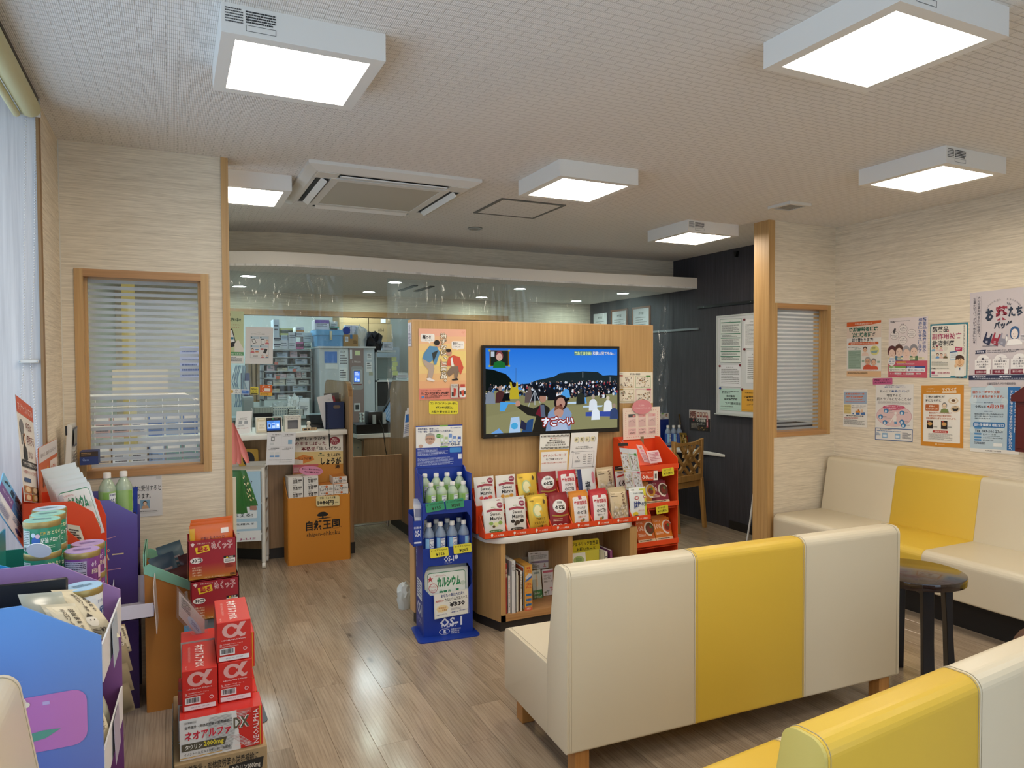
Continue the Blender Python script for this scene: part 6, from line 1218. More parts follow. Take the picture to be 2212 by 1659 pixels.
# binders, cables and tubs left of the rack
for k,(px,c,l) in enumerate(((543,'#9a7f5a','brown file board left of the medicine rack, first one'),(552,'#a88c64','brown file board left of the medicine rack, second one'),(561,'#8f7550','brown file board left of the medicine rack, third one'))):
    o = B(C(c,.6)).box(0,0,0,.034,.3,.45).obj('file_board', None, False); o.location = ((0.781,0.819,0.857)[k]-.03,8.2,1.122); o.rotation_euler=(0,.02*k-.02,0); tag(o,l,'file')
o = B(C('#4a4a78',.5)).box(0,0,0,.07,.25,.28).obj('binder', None, False); o.location=(0.703-.02,8.1,1.157); tag(o,'violet binder beside the grey cable bundle','binder'); B(C('#cfd2d6')).box(.006,-.001,.08,.064,0,.2).obj('spine_label', o, False)
b = B(C('#8fa3b8',.4)); R_ = random.Random(3)
for k in range(9): x = 0.664+.012*k-.05; b.tube([(x,8.05,1.52),(x-.03+R_.uniform(-.03,.03),8.03,1.35),(x+R_.uniform(-.04,.04),8.04,1.2),(x-.02,8.05,1.08)],.005,None,5)
o = b.obj('cable_bundle'); tag(o,'bundle of pale blue grey cables hanging left of the rack','cables')
o['kind'] = 'stuff'
t = thing('work_bench','pale work bench inside the dispensary hatch carrying baskets','bench',(0.945,7.75,0)); B(C('#a9bcc2',.4)).box(-.55,-.1,0.991-.03,.62,.24,0.991).obj('top', t, False); B(C('#8fa2a6',.5)).box(-.52,-.05,0,.6,.23,0.991-.03).obj('carcass', t, False)
ZB = 0.991
def basket(label, x, y, z, w_, d, h, col='#dfe4e2'):
    t = thing('basket', label, 'basket', (x,y,z)); m = C(col,.4)
    B(m).box(0,0,0,w_,d,.004).obj('base', t, False); b = B(m)
    for (p, q_, ax) in (((0,0),w_,'x'),((0,d),w_,'x'),((0,0),d,'y'),((w_,0),d,'y')):
        n = max(4,int(q_/.022))
        for i in range(n+1):
            u = q_*i/n; x0,y0 = (p[0]+u,p[1]) if ax=='x' else (p[0],p[1]+u); b.box(x0-.003,y0-.002,0,x0+.003,y0+.002,h)
        for zz_ in (.33*h,.66*h): b.box(p[0]-.002,p[1]-.002,zz_-.004,(p[0]+q_ if ax=='x' else p[0]+.002),(p[1]+q_ if ax=='y' else p[1]+.002),zz_+.004)
        b.box(p[0]-.005,p[1]-.005,h-.012,(p[0]+q_ if ax=='x' else p[0]+.005)+.0,(p[1]+q_ if ax=='y' else p[1]+.005),h)
    o = b.obj('lattice_wall', t, False); o['kind'] = 'stuff'; return t
basket('white lattice basket of packets in the middle of the work bench',0.931,7.68,ZB,.23,.2,.10); lump('packet_heap','heap of clear medicine packets in the white lattice basket','packets',1.021,7.78,ZB+.006,.2,.17,.13,CLB,7,.4)
basket('smaller white lattice basket of bags at the right of the work bench',1.087,7.66,ZB,.15,.2,.07); lump('packet_heap','heap of white paper bags in the smaller lattice basket','packets',1.152,7.76,ZB+.006,.13,.16,.20,C('#dfe6ec',.4),9,.4)
for k in range(3): pb('laminated_card',ORD[k]+' white printed medicine envelope at the right of the bench','envelope',(1.201+.012*k,ZB+.0005,1.306+.006*k,ZB+.14+.02*k),7.7+.03*k,.012,'#dfe6ee','medicine envelopes on the bench',None,.3,5)
pb('drawer_tray','grey partitioned tray on the left of the work bench','tray',(0.746,1.027,0.935,1.089),7.66,.15,'#8f9590',None,lambda q: [q.rect(.04+.14*k,.1,.15+.14*k,.9,'#a9aea8') for k in range(7)])
pb('black_tray','low black tray in front of the grey partitioned tray','tray',(0.741,0.992,0.921,1.03),7.62,.05,'#17181b',None,None,.4,0)
pb('storage_case','grey storage case behind the acrylic sign on the work bench','case',(0.649,1.009,0.746,1.197),7.66,.2,'#9aa4a8',None,None,.5,0)
# till cabinet behind the gate
t = thing('till_cabinet','white topped wooden till cabinet behind the swing gate','cabinet',(1.66,6.8,0)); B(OAKD).box(.01,.01,0,.60,.5,.81).obj('carcass', t, False); B(WHITE).box(-.06,0,.81,.62,.5,.845).obj('top', t, False); B(C('#9a8468',.5)).box(-.003,.06,.45,.01,.4,.78).obj('drawer', t, False); B(STEEL).cyl((-.012,.2,.7),(-.003,.2,.7),.008).obj('lock', t)
t = thing('cash_drawer','black cash drawer on the till cabinet','cash drawer',(1.64,6.86,.8455)); B(BLACK).box(-.03,.0,0,.34,.35,.09).obj('body', t, False); B(C('#1d1e22',.3)).box(-.032,.01,.02,-.03,.33,.08).obj('drawer_front', t, False)
t = thing('till_printer','black receipt printer standing on the cash drawer','printer',(1.78,6.92,.9365)); B(BLACK).rbox(-.04,0,0,.12,.15,.12,.01,2).obj('body', t); B(C('#c3cacc',.2,alpha=.6)).box(.0,-.03,0,.03,-.004,.09).box(.1,-.03,0,.13,-.004,.11).obj('clip_stand', t, False)
t = thing('till_screen','tilted touch screen of the till','screen',(1.95,6.98,.94)); b = B(BLACK); b.slab((-.09,-.05,.06),(.12,.0,.2),(.19,.1,-.12),.02); b.obj('bezel', t, False); q = Print((-.085,-.052,.062),(.117,0,.195),(.18,.095,-.113),.0015,emit=.25); q.rect(.04,.04,.96,.96,'#6f98b8').lay().fine(.1,.1,.9,.9,7,'#a8c4d4').obj(t,'screen'); B(BLACK).cyl((.05,.05,.0),(.05,.05,.1),.02).obj('foot', t)
b = B(BLACK); b.tube([(1.83,6.85,.98),(1.85,6.78,.9),(1.86,6.74,.7),(1.9,6.7,.5),(1.93,6.6,.35)],.004); o = b.obj('cable'); tag(o,'thin black cable hanging in front of the till cabinet','cable')
t = thing('tissue_box','white box on the right of the till cabinet','box',(2.02,6.85,.8455)); B(C('#d5d6d4',.4)).rbox(0,0,0,.12,.15,.11,.004,1).obj('carton', t, False); lump('white_bag','long white plastic bag hanging over the till cabinet corner','bag',2.07,6.80,.72,.08,.05,.46,C('#d9d8d2',.3),4,.3)
basket('white lattice tray basket behind the till',1.76,7.25,.9,.26,.12,.12)
o = B(C('#8fa2a6',.5)).box(1.66,7.22,0,2.16,7.40,.9).obj('back_unit', None, False); tag(o,'grey unit under the white tray basket behind the till','unit')
# narrow blue and white leaflets hung at the panel edge
for k in range(3):
    pouch('mask_packet',('lowest','middle','highest')[k]+' blue and white packet hung behind the left panel edge','packet',(1.623+.02*k-.03,5.2+.02*k,1.17+.02*k),(.05,0,.01),(-.02,0,-.2),'#d3d8e2',lambda p: p.rect(.1,.15,.9,.45,'#2f6ab8').fine(.1,.55,.9,.9,5,'#7a8ab0'),.006,'packets behind the panel edge')
lump('white_bag','soft white plastic bag on the floor behind the panel corner','bag',1.283,4.151+.1,.0,.09,.08,.16,C('#d0d6d6',.25),11,.2)

# ================================================================ WINDOW SIDE DISPLAYS (left)
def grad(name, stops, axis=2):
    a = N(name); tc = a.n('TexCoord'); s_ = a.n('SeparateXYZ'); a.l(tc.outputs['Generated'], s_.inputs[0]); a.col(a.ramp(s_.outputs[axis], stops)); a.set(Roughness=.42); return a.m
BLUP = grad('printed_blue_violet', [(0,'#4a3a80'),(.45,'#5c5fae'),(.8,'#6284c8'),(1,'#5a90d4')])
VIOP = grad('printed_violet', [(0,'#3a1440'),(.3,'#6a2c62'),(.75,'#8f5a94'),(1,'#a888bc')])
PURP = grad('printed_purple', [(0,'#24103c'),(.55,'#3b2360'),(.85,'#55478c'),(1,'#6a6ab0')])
EDGE = C('#d8d6d8',.6)
# nearest display: two printed side panels, open towards the room
t = thing('bag_display','blue and violet cardboard display of snack bags at the left border','display stand',(-.34,2.02,0))
yn, yf, zc = -.18, .18, .909
near = [(-.24,0),(.187,0),(.186,zc),(.036,1.0),(-.24,.995)]
far = [(-.24,0),(.205,0),(.203,zc),(.051,1.0),(-.24,1.0)]
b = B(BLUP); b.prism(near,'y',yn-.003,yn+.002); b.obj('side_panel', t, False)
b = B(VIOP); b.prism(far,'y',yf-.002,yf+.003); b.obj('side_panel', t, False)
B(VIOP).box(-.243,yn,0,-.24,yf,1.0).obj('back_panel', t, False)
for z in (.80,.56,.30): B(C('#6a3a6a',.6)).box(-.238,yn+.003,z-.01,.17,yf-.003,z-.006).obj('tray', t, False)
for z in (.90,.655,.40):
    b = B(EDGE); b.add([(.184,yn+.003,z-.10),(.2,yf-.003,z-.10),(.2,yf-.003,z-.012),(.184,yn+.003,z-.012),(.188,yn+.003,z-.10),(.204,yf-.003,z-.10),(.204,yf-.003,z-.012),(.188,yn+.003,z-.012)],[(0,1,2,3),(7,6,5,4),(0,4,5,1),(1,5,6,2),(2,6,7,3),(3,7,4,0)]); b.obj('front_lip', t, False)
q = Print((-.34+.34-.0,yn-.0035,.0),(1,0,0),(0,0,-1),.0006)
q = Print((-.06,yn-.0035,.80),(.22,0,-.0),(0,0,-.13),.0007,rough=.4)
q.rr(-.45,.02,.98,.98,'#b874b8',.22).lay().poly([(-.4,.9),(-.1,.78),(.3,.68),(.6,.62),(.75,.64),(.62,.76),(.2,.86),(-.2,.93)],'#5a9a8a')
for u,v in ((.02,.18),(.42,.14)):
    for k in range(5): q.ell(u+.045*math.cos(k*1.257),v+.07*math.sin(k*1.257),.03,.05,'#e6dcc8',8)
for u,v in ((.2,.17),(.63,.16)): q.rect(u-.03,v-.03,u+.03,v+.03,'#b8a8d8')
q.lay(-1).poly([(-.7,-.1),(-.2,-.17),(.1,-.2),(.45,-.28),(.1,-.22),(-.2,-.2)],'#d8d4e0').poly([(-.6,1.2),(0,1.13),(.55,1.08),(0,1.16)],'#b8a0b8'); q.obj(t,'sticker_print')
for k,(z,c) in enumerate(((.84,'#a8b4c2'),(.60,'#a8a0b4'))):
    sheet('torn_label',None,None,(.198,-.05,z+.045),(.003,.12,.0),(.004,-.01,-.10),c,None,.0008,parent=t)
o = B(C('#0a0b12',.35)).rbox(-.17,-.006,0,.17,.006,.2,.004,1).obj('black_tablet', None); o.location=(-.415,2.06,.79); o.rotation_euler=(math.radians(-8),0,0); tag(o,'black rounded tablet board inside the nearest display','tablet')
def d_beige(p):
    p.rect(.1,.05,.9,.95,'#d9cdb0').lay().vtext('指定栄養食',.62,.1,.8,.5,'#3a3026',.015).vtext('高カロリー豆乳',.4,.1,.52,.5,'#4a3c2c',.01).ell(.35,.68,.18,.1,'#efe6d4',14).lay().ell(.3,.66,.02,.015,'#33291f',6).ell(.42,.66,.02,.015,'#33291f',6).poly([(.25,.6),(.35,.52),(.46,.6)],'#33291f').lay(-1).text('¥105',.45,.8,.85,.88,'#3a3026',.02).fine(.2,.82,.42,.93,4,'#6a5c48')
CLW = C('#cfcdb8',.18,alpha=.75,spec=.8)
for k,(O,U,W,l,d) in enumerate((((-.335,1.99,.985),(.085,.02,-.01),(.05,-.02,-.16),'clear yellowish snack bag leaning furthest left on the top tray',None),((-.285,1.95,.965),(.065,.03,-.015),(.07,-.03,-.13),'beige labelled snack bag in the middle of the top tray',d_beige),((-.275,2.03,.975),(.06,.05,-.02),(.085,-.02,-.13),'beige labelled snack bag leaning to the right on the top tray',d_beige))):
    pouch('snack_bag',l,'snack bag',O,U,W,'#cfc8ac',d,.014,'snack bags in the nearest display',.07,CLW if d is None else C('#d3c9ae',.25))
for k,(z,l,c) in enumerate(((.70,'crumpled clear snack bag on the second tray of the nearest display','#d6d0b8'),(.44,'gold snack bag on the lowest tray of the nearest display','#b8923a'))):
    pouch('snack_bag',l,'snack bag',(-.235,1.90,z+.0),(.06,.10,0),(.03,-.01,-.13),c,d_beige if k==0 else (lambda p: p.rect(.1,.5,.9,.8,'#d8b45a')),.02,'snack bags in the nearest display')
    pouch('snack_bag',l.replace('bag on','bag behind on'),'snack bag',(-.235,2.02,z-.01),(.05,.10,0),(.03,-.01,-.12),c,None,.02,'snack bags in the nearest display',.07,CLW)

# cans of gummies
def can(label, x, y, z, body, lidc, drawf, group, r=.0445, h=.088, rz=0):
    t = thing('gummy_can', label, 'can', (x,y,z), rz, group)
    b = B(C(body,.3)); b.lathe([(r*.97,0),(r,.004),(r,h-.018),(r*.985,h-.016)],(0,0,0),None,28); b.obj('body', t)
    B(C('#a8925a',.35,.5)).lathe([(r*1.015,h-.018),(r*1.03,h-.014),(r*1.03,h-.004),(r*1.0,h-.0015)],(0,0,0),None,28).obj('rim', t); B(C(lidc,.25)).lathe([(r*.985,h-.003),(r*.97,h)],(0,0,0),None,28).obj('lid', t)
    wr = lambda u,v: 0
    p_ = Print((0,0,h-.02),(1,0,0),(0,0,-(h-.024)),.0004); p_.P = lambda u,v: V3(((r+.0005+.0004*p_.k)*math.sin((u-.5)*2.6), -(r+.0005+.0004*p_.k)*math.cos((u-.5)*2.6), h-.02-(h-.024)*v)); p_.U = V3((.115,0,0)); p_.warp = wr
    drawf(p_); p_.obj(t,'label_print')
    q = Print((-r*.7,r*.7,h+.0004),(r*1.4,0,0),(0,-r*1.4,0),.0003); q.fine(.15,.3,.85,.7,4,'#5a7a8a' if lidc != '#b89ad0' else '#7a5aa0').obj(t,'lid_print'); return t
def d_g(p): p.rect(.02,.06,.25,.95,'#cfd6d2').fine(.04,.1,.23,.7,8,'#6a7a76',.5).bars(.06,.78,.2,.92).lay().text('おとなの',.6,.1,.95,.28,'#e6e6b8',.02).text('健康',.48,.12,.58,.27,'#c9b04a',.02).text('肝油ドロップ',.48,.4,.95,.62,'#e8efe6',.02).fine(.5,.75,.92,.9,2,'#b8d8c4').ell(.38,.5,.09,.2,'#3a6ab8',12).ell(.33,.25,.05,.1,'#cfe0ea',10).ell(.42,.3,.05,.1,'#e2c0cc',10).ell(.35,.75,.05,.1,'#b8d0e6',10)
def d_v(p): p.rect(.02,.08,.55,.95,'#b9b2c4').fine(.04,.12,.53,.9,9,'#4a4458',.5).lay().text('のう',.66,.15,.78,.4,'#efe6f4',.02).text('肝油',.66,.48,.82,.7,'#e8dcc0',.01).rect(.84,.4,.95,.95,'#d8b0c8')
def d_w(p): p.rect(.05,.1,.6,.95,'#e2e6ec').fine(.08,.2,.55,.8,6,'#5a6a90',.5).lay().text('肝油',.7,.5,.95,.8,'#2f4a86',.03).text('ドロップ',.66,.2,.95,.35,'#2f5a9a')
G='tinned gummy cans by the window'
t = thing('can_display','teal and cyan cardboard display holding gummy cans by the window','display stand',(-.36,2.5,0))
b = B(C('#2f8f86',.45)); b.box(-.13,-.24,0,.15,-.236,.86).box(-.13,.24,0,.15,.244,.93).box(-.134,-.24,0,-.13,.244,1.0); b.obj('carton', t, False); B(C('#2a94d0',.45)).prism([(-.13,.80),(.14,.80),(.02,.965),(-.13,1.03)],'y',-.25,-.245).obj('cyan_wing', t, False); B(C('#2f8f86',.5)).box(-.13,-.236,.835,.15,.24,.84).obj('tray', t, False); B(C('#3a9a8e',.45)).box(.146,-.236,.80,.15,.24,.87).obj('front_lip', t, False)
gs = ((-0.336,2.36,1.091),(-0.335,2.46,1.089),(-0.346,2.57,1.085),(-0.241,2.36,0.994),(-0.239,2.49,0.984))
for k,(x,y,z) in enumerate(gs):
    nm = ('front green','middle green','rear white and blue','front purple','rear purple')[k]
    for j in range(2):
        zz = max(.8405,z-.088*(j+1)-.0005*j)
        can(nm+' gummy can, '+('upper' if j==0 else 'lower')+' one of its stack', x, y, z-.088-j*.0885, ('#2c8a68','#2c8a68','#c9d2d8','#7a3c86','#7a3c86')[k], ('#8fcfc0','#8fcfc0','#bcd4e6','#b89ad0','#b89ad0')[k], (d_g,d_g,d_w,d_v,d_v)[k], G, rz=(.1,.3,.5,.2,.4)[k])
can('white and blue gummy can standing in the nearest display', -.215, 2.1, .87, '#dfe2e6', '#a8cdea', d_w, G, rz=.5)
def d_hc(p): p.rect(0,.28,.42,.55,'#7a5a9a').rect(.42,.28,1,.55,'#4a86c8').rect(0,.55,1,1,'#dfe2ee').lay().text('グミ習慣',.06,.06,.8,.24,'#2a4a5a',.05).text('カルシウムプラス',.5,.33,.95,.4,'#e6eef6').text('ベリープラス',.05,.36,.38,.44,'#e6e0f0').rr(.08,.6,.38,.72,'#efeff6',.2).fine(.1,.76,.4,.95,5,'#8a90b8').fine(.5,.6,.95,.75,3,'#7a98c0').ell(.75,.85,.12,.06,'#3a4a8a',10)
sheet('header_board','blue and purple gummy header board leaning behind the cans','header board',(-0.47,2.6275,1.195),(0,0.412,-0.218),(0,-0.134,-0.077),'#7ab8e0',d_hc,.003)
o = B(C('#dfe6ee',.5)).cyl((0,0,0),(0,.002,0),.03,None,20).obj('flap_card'); o.location=(-0.332,2.27,1.022); o.rotation_euler=(.6,.5,.3); o.scale=(1,1,.8); tag(o,'pale curled flap card at the front of the cyan wing','card')

# orange stand with wafers on top
t = thing('meal_stand','orange cardboard meal stand behind the cans, opened toward the room','display stand',(-.35,2.86,0))
b = B(ORG); b.prism([(-.1,0),(.12,0),(.12,.96),(.10,1.02),(.04,1.063),(-.1,1.066)],'y',-.062,-.058); b.prism([(-.1,0),(.12,0),(.12,.96),(.10,1.02),(.04,1.063),(-.1,1.066)],'y',.17,.174); b.box(-.103,-.06,0,-.1,.172,1.12); b.obj('side_walls', t, False)
B(ORG).prism([(-.02,.80),(.1,.80),(.09,.9),(.0,1.0),(-.04,1.0)],'y',-.09,-.087).obj('front_flap', t, False); B(ORGD).box(-.1,-.06,.80,.12,.17,.805).obj('tray', t, False)
pouch('snack_bag','brown snack bag curving out behind the orange front flap','snack bag',(-.36,2.783,1.0),(.07,.0,-.02),(.04,-.0,-.15),'#cdbfa6',lambda p: p.fine(.5,.1,.9,.9,14,'#4a3a2a',.6).ell(.75,.8,.15,.15,'#8a4a30',12).rect(.5,.3,.8,.45,'#3a5a3a'),.006)
def d_wf2(p):
    d_wafer(p); p.rect(.06,.12,.18,.3,'#c9d2d8')
wO,wU,wW = ((-0.3755,2.9,1.0908),(0.105,0,0.0205),(0.045,0,-0.1845))
for k in range(5):
    s_ = V3((-.012*k,.018*k,.016*k))
    pouch('wafer_pack',('frontmost','second','third','fourth','rearmost')[k]+' of the tilted wafer packets fanned on the orange stand','packet',V3(wO)+s_,V3(wU),V3(wW),'#dde5e6',d_wf2 if k==0 else None,.008,'tilted wafer packets',.05)
def d_my(p): p.rect(0,0,1,.15,'#c65a42').lay().text('マイサイズのススメ',.06,.045,.94,.12,'#f0e2da',.0).text('今日は',.45,.2,.8,.28,'#7a2a2a',.005).text('何作ろう',.45,.32,.9,.42,'#7a2a2a',.005).text('かな♪',.5,.47,.78,.55,'#7a2a2a',.0).ell(.2,.27,.12,.07,'#77777a',14).rect(.14,.33,.2,.44,'#77777a').bust(.3,.42,.2,'#8a5a3a','#ecd0b8','#2a2a2c').rect(.2,.49,.42,.58,'#2a2a2c').rr(.04,.585,.98,.655,'#2b2b2d',.5).lay().text('マイサイズを簡単にアレンジ!',.1,.6,.93,.64,'#efeeea',.006).lay(-1).text('WEBサイトのご紹介',.12,.68,.9,.72,'#a83a3a',.004).rect(.1,.76,.5,.8,'#2a4a78'); [p.rect(.06+.45*(k%2),.84+.08*(k//2),.48+.45*(k%2),.91+.08*(k//2),('#b0703a','#8a6a4a','#b05a34','#a8862f')[k]).lay(.3).ell(.27+.45*(k%2),.875+.08*(k//2),.14,.028,'#e0c8a0',10).lay(-.3) for k in range(4)]
sheet('leaflet','tall meal leaflet with a red top standing against the window reveal','leaflet',(-0.44,2.6492,1.433),(0,0.2905,-0.057),(0,0.1085,-0.352),'#ded9d2',d_my,.0008)
def d_250(p): p.rect(0,0,1,.28,'#d3cfd0').lay().text('おいしく、カロリーコントロール',.08,.12,.92,.2,'#8a7a78').rr(.55,.35,.96,.72,'#ded2ca',.15).lay().text('250',.6,.45,.85,.62,'#c05a3a',.01).lay(-1).rect(.16,.45,.3,.75,'#8a5a4a').poly([(.35,.5),(.42,.4),(.48,.52),(.4,.6)],'#e0b83a').rect(.38,.65,.5,.78,'#b0602f')
sheet('header_board','orange header board with a 250 calorie panel beside the tall leaflet','header board',(-0.43,2.982,1.2303),(0,0.433,-0.0075),(0,0.007,-0.1995),'#c8653a',d_250,.003)
t = thing('picture_book','white cased picture book standing in the corner by the left partition','book',(-0.428,3.62,1.059),.0); B(C('#d8d5cd',.4)).prism([(0,0),(.022,0),(.03,.205),(.012,.205)],'y',.0,.15).obj('case', t, False); B(C('#1b1b1d',.4)).box(.005,-.002,.16,.012,.0,.2).obj('slot', t, False); q = Print((.0345,.004,.2),(.0,.14,0),(-.006,0,-.19),.002); q.rect(.1,.05,.95,.5,'#5a5f6a').rect(.15,.1,.9,.45,'#8a8a84').fine(.15,.6,.9,.9,4,'#8a8278').obj(t,'cover_print')
o = pb('navy_box','navy and brown gift box in the corner below the left window','box',(-0.38,1.075,-0.308,1.134),3.70,.1,'#27396f',None,lambda q: q.rect(0,0,1,.38,'#3a2c22').lay().fine(.1,.08,.9,.3,2,'#b08a5a').text('Glance',.15,.5,.5,.7,'#8aa0d0'))
# far purple stand with bottles
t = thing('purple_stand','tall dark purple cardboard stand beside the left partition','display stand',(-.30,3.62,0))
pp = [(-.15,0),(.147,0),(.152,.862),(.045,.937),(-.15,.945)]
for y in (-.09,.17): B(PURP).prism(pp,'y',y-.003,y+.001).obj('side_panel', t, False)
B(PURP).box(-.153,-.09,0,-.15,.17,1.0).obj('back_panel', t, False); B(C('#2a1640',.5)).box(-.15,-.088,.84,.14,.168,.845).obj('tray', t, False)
for z in (.60,.30): B(C('#4a2a66',.5)).box(.143,-.088,z,.148,.168,z+.06).obj('front_lip', t, False)
q = Print((-.15,-.0935,.862),(.3,0,0),(0,0,-.862),.0006); q.text('スーパー',.12,.16,.82,.22,'#c9b48a',.0).line([(.45,.12),(.72,.1)],.003,'#c08a9a').line([(.45,.27),(.78,.265)],.003,'#c08a9a').obj(t)
for k,(px,py,yy) in enumerate(((232,1041,3.60),(269,1040,3.62))):
    dup(bg_, ((-0.267,-0.204)[k],yy,.8455), .4+k, ('left','right')[k]+' green tinted drink bottle on the dark purple stand','bottles on the purple stand')
bq = [o for o in bpy.data.objects if o.get('group')=='bottles on the purple stand']
for o in bq: o.scale = (1.12,1.12,1.28)
sheet('leaflet','upright royal blue board edge behind the bottles on the purple stand','leaflet',(-0.1767,3.7,0.9575),(0.0245,0,0.002),(-0.0025,0,-0.125),'#1c3aa0',None,.004)
sheet('notice','white reception notice taped to the left partition below the window','notice',(-0.3037,3.858,0.986),(0.2505,0,-0.003),(0.0005,0,-0.195),'#d6d3d0',lambda p: p.text('を…と同時に受付すると',.22,.22,.98,.36,'#3a3836',.012).text('なります。',.5,.42,.8,.55,'#2a2826',.015).rect(.62,.58,.78,.8,'#7aa0b8').bust(.7,.7,.2,'#4a3a2a','#e0c0a0','#c9a07a').ell(.72,.88,.22,.05,'#c9c6c2',14).fine(.52,.86,.9,.9,1,'#7a7876').rect(.02,.02,.1,.1,'#c4c2be').rect(.9,.0,.98,.08,'#c4c2be'),.0006)
# white side tray and hanging packets
t = thing('side_tray','white open card tray with a flap clipped beside the dark purple stand','tray',(-.145,3.42,.47)); b = B(C('#d6d3dc',.5)); b.box(-.1,-.12,0,.06,.12,.003).box(-.1,.117,0,.06,.12,.12).box(-.1,-.12,0,.06,-.117,.06); b.prism([(-.12,.0),(.12,.0),(.12,.12),(-.12,.06)],'x',-.1,-.097); b.obj('tray', t, False); B(C('#d9cfc8',.5)).slab((.062,-.13,.13),(.004,.22,.02),(.01,0,-.2),.003).obj('flap', t, False)
for k in range(4): pouch('snack_bag',ORD[k]+' from the top of the hanging brownish clear packets by the purple stand','snack bag',(-.215+.004*k,2.78-.025*k,.62-.06*k),(.05,.05,-.01),(.02,0,-.10),'#a8977a',d_beige if k==0 else None,.012,'hanging brownish packets',.07,None if k==0 else C('#a59678',.2,alpha=.85))

# tan stand with mint rim and dark pouches
t = thing('pouch_stand','tan cardboard floor stand with mint green rims by the left partition','display stand',(.02,3.62,0))
TAN = C('#b3752f',.55); MINT = C('#86c0a4',.5)
pr_ = [(-.14,0),(.15,0),(.15,.46),(.125,.50),(-.125,.648),(-.14,.648)]
for y in (-.16,.14): B(TAN).prism(pr_,'y',y-.003,y+.001).obj('side_panel', t, False)
B(TAN).box(-.143,-.16,0,-.14,.14,.70).obj('back_panel', t, False); B(TAN).box(.146,-.16,0,.15,.14,.40).obj('front_panel', t, False); B(C('#2a2622',.6)).box(-.14,-.158,.42,.146,.138,.424).obj('tray', t, False)
for y in (-.1635,.1365): B(MINT).prism([(-.145,.645),(-.125,.655),(.155,.49),(.155,.455),(-.145,.615)],'y',y-.002,y+.005).obj('rim_tape', t, False)
B(MINT).box(-.147,-.16,.64,-.136,.14,.70).obj('rim_tape', t, False)
for k,(dx,dy,c,dz,l) in enumerate(((-.13,-.10,'#2f4454',.14,'slate blue pouch leaning at the left of the mint rimmed stand'),(-.10,-.02,'#36505c',.17,'taller slate blue pouch behind the first one'),(-.06,-.11,'#4a2a2a',.08,'dark maroon pouch in the middle of the mint rimmed stand'),(-.01,-.06,'#3a2024',.13,'dark pouch with gold neck right of the maroon one'),(.03,.0,'#2a2622',.15,'black and cream pouch leaning at the right of the mint rimmed stand'),(.04,-.11,'#5a3038',.05,'wine coloured pouch low at the right of the mint rimmed stand'))):
    pouch('food_pouch',l,'pouch',(.02+dx,3.62+dy,.52+dz),(.10,.03,.02),(.05,-.03,-.20),c,(lambda p: p.rect(.15,.1,.85,.3,'#c9bd8a').lay().text('漢方',.3,.12,.7,.28,'#8a2a2a',.03)) if k==4 else (lambda p: p.fine(.2,.3,.8,.8,5,'#8a7a7a')),.012,'pouches in the mint rimmed stand',.08)
# warm pad boxes
WPM = grad('red_to_gold_print', [(0,'#b8892a'),(.12,'#b8602a'),(.4,'#a02630'),(1,'#9c1f2c')])
def d_warm(p):
    p.text('衣類に貼るカイロ',.19,.06,.45,.1,'#e2b8a8').poly([(.05,.08),(.1,.05),(.14,.08),(.1,.16)],'#e8d0c8').poly([(.14,.18),(.42,.12),(.45,.28),(.17,.34)],'#e6c22a').lay().text('貼る',.19,.155,.41,.295,'#b3202a',.05).lay(-1).text('ぬくっ子',.47,.05,.92,.27,'#efe6e0',.055).lay().text('ぬくっ子',.475,.06,.915,.26,'#c0394a',.004).lay(-1).ell(.17,.5,.13,.075,'#efeae4',20).lay().text('30コ',.08,.45,.27,.55,'#231a18',.03).lay(-1)
    for k,s in enumerate(('お腹の冷えに','屋外作業に','通勤・通学に','スポーツ観戦に')): p.text(s,.08,.66+.065*k,.28,.70+.065*k,'#ecd2b0')
    p.rr(.73,.46,.97,.64,'#e9e4dc',.2).rect(.73,.46,.97,.52,'#1f1a18').lay().text('注意',.83,.468,.93,.512,'#efe6d8').poly([(.77,.515),(.8,.468),(.83,.515)],'#e6c22a').fine(.75,.54,.95,.62,3,'#4a4440').lay(-1).fine(.76,.66,.93,.76,4,'#7a2a1a').text('アイリス・ファインプロダクツ',.33,.93,.74,.965,'#efe0c8').ring(.86,.9,.97,.95,'#3a2a1a',.008).text('日本製',.88,.908,.95,.942,'#3a2a1a')
def warm(label, x, y, z, open_top=False):
    t = thing('warm_pad_box', label, 'box', (x,y,z), 0, 'red warm pad boxes'); w_,d,h = .19,.15,.168
    b = B(WPM); b.box(0,0,0,w_,.003,h).box(0,d-.003,0,w_,d,h).box(0,0,0,.003,d,h).box(w_-.003,0,0,w_,d,h).box(0,0,0,w_,d,.003)
    if not open_top: b.box(0,0,h-.003,w_,d,h)
    b.obj('carton', t, False); q = Print((0,-.0006,h),(w_,0,0),(0,0,-h),.0005); d_warm(q); q.obj(t); return t
xw = 0.048
warm('upper red warm pad box with orange packets sticking out of its top',xw,3.25,0.615,True); warm('lower red warm pad box, below the one with orange packets',xw+.008,3.24,0.615-.169)
for k in range(3):
    zt3 = 0.615
    pouch('warm_pad_pack',('front','middle','rear')[k]+' orange warm pad packet in the top red box','packet',(xw+.008+.003*k,3.285+.035*k,zt3+.225+.006*k),(.17,.0,.004),(0,-.006,-.21),'#d8691f',(lambda p: p.rect(0,.06,.12,.6,'#d8a52a').text('衣類に貼るカイロ',.25,.24,.8,.32,'#7a2a1a').rect(.3,.4,.62,.6,'#e6c22a').lay().text('貼る',.33,.41,.58,.58,'#b3202a',.04).rect(.72,.1,.9,.2,'#efe6dc')) if k==0 else None,.012,'orange warm pad packets',.08)
t = thing('pad_pedestal','blue rimmed grey carton pedestal under the red warm pad boxes','carton',(xw+.1,3.3,0)); z3 = 0.615-.1695
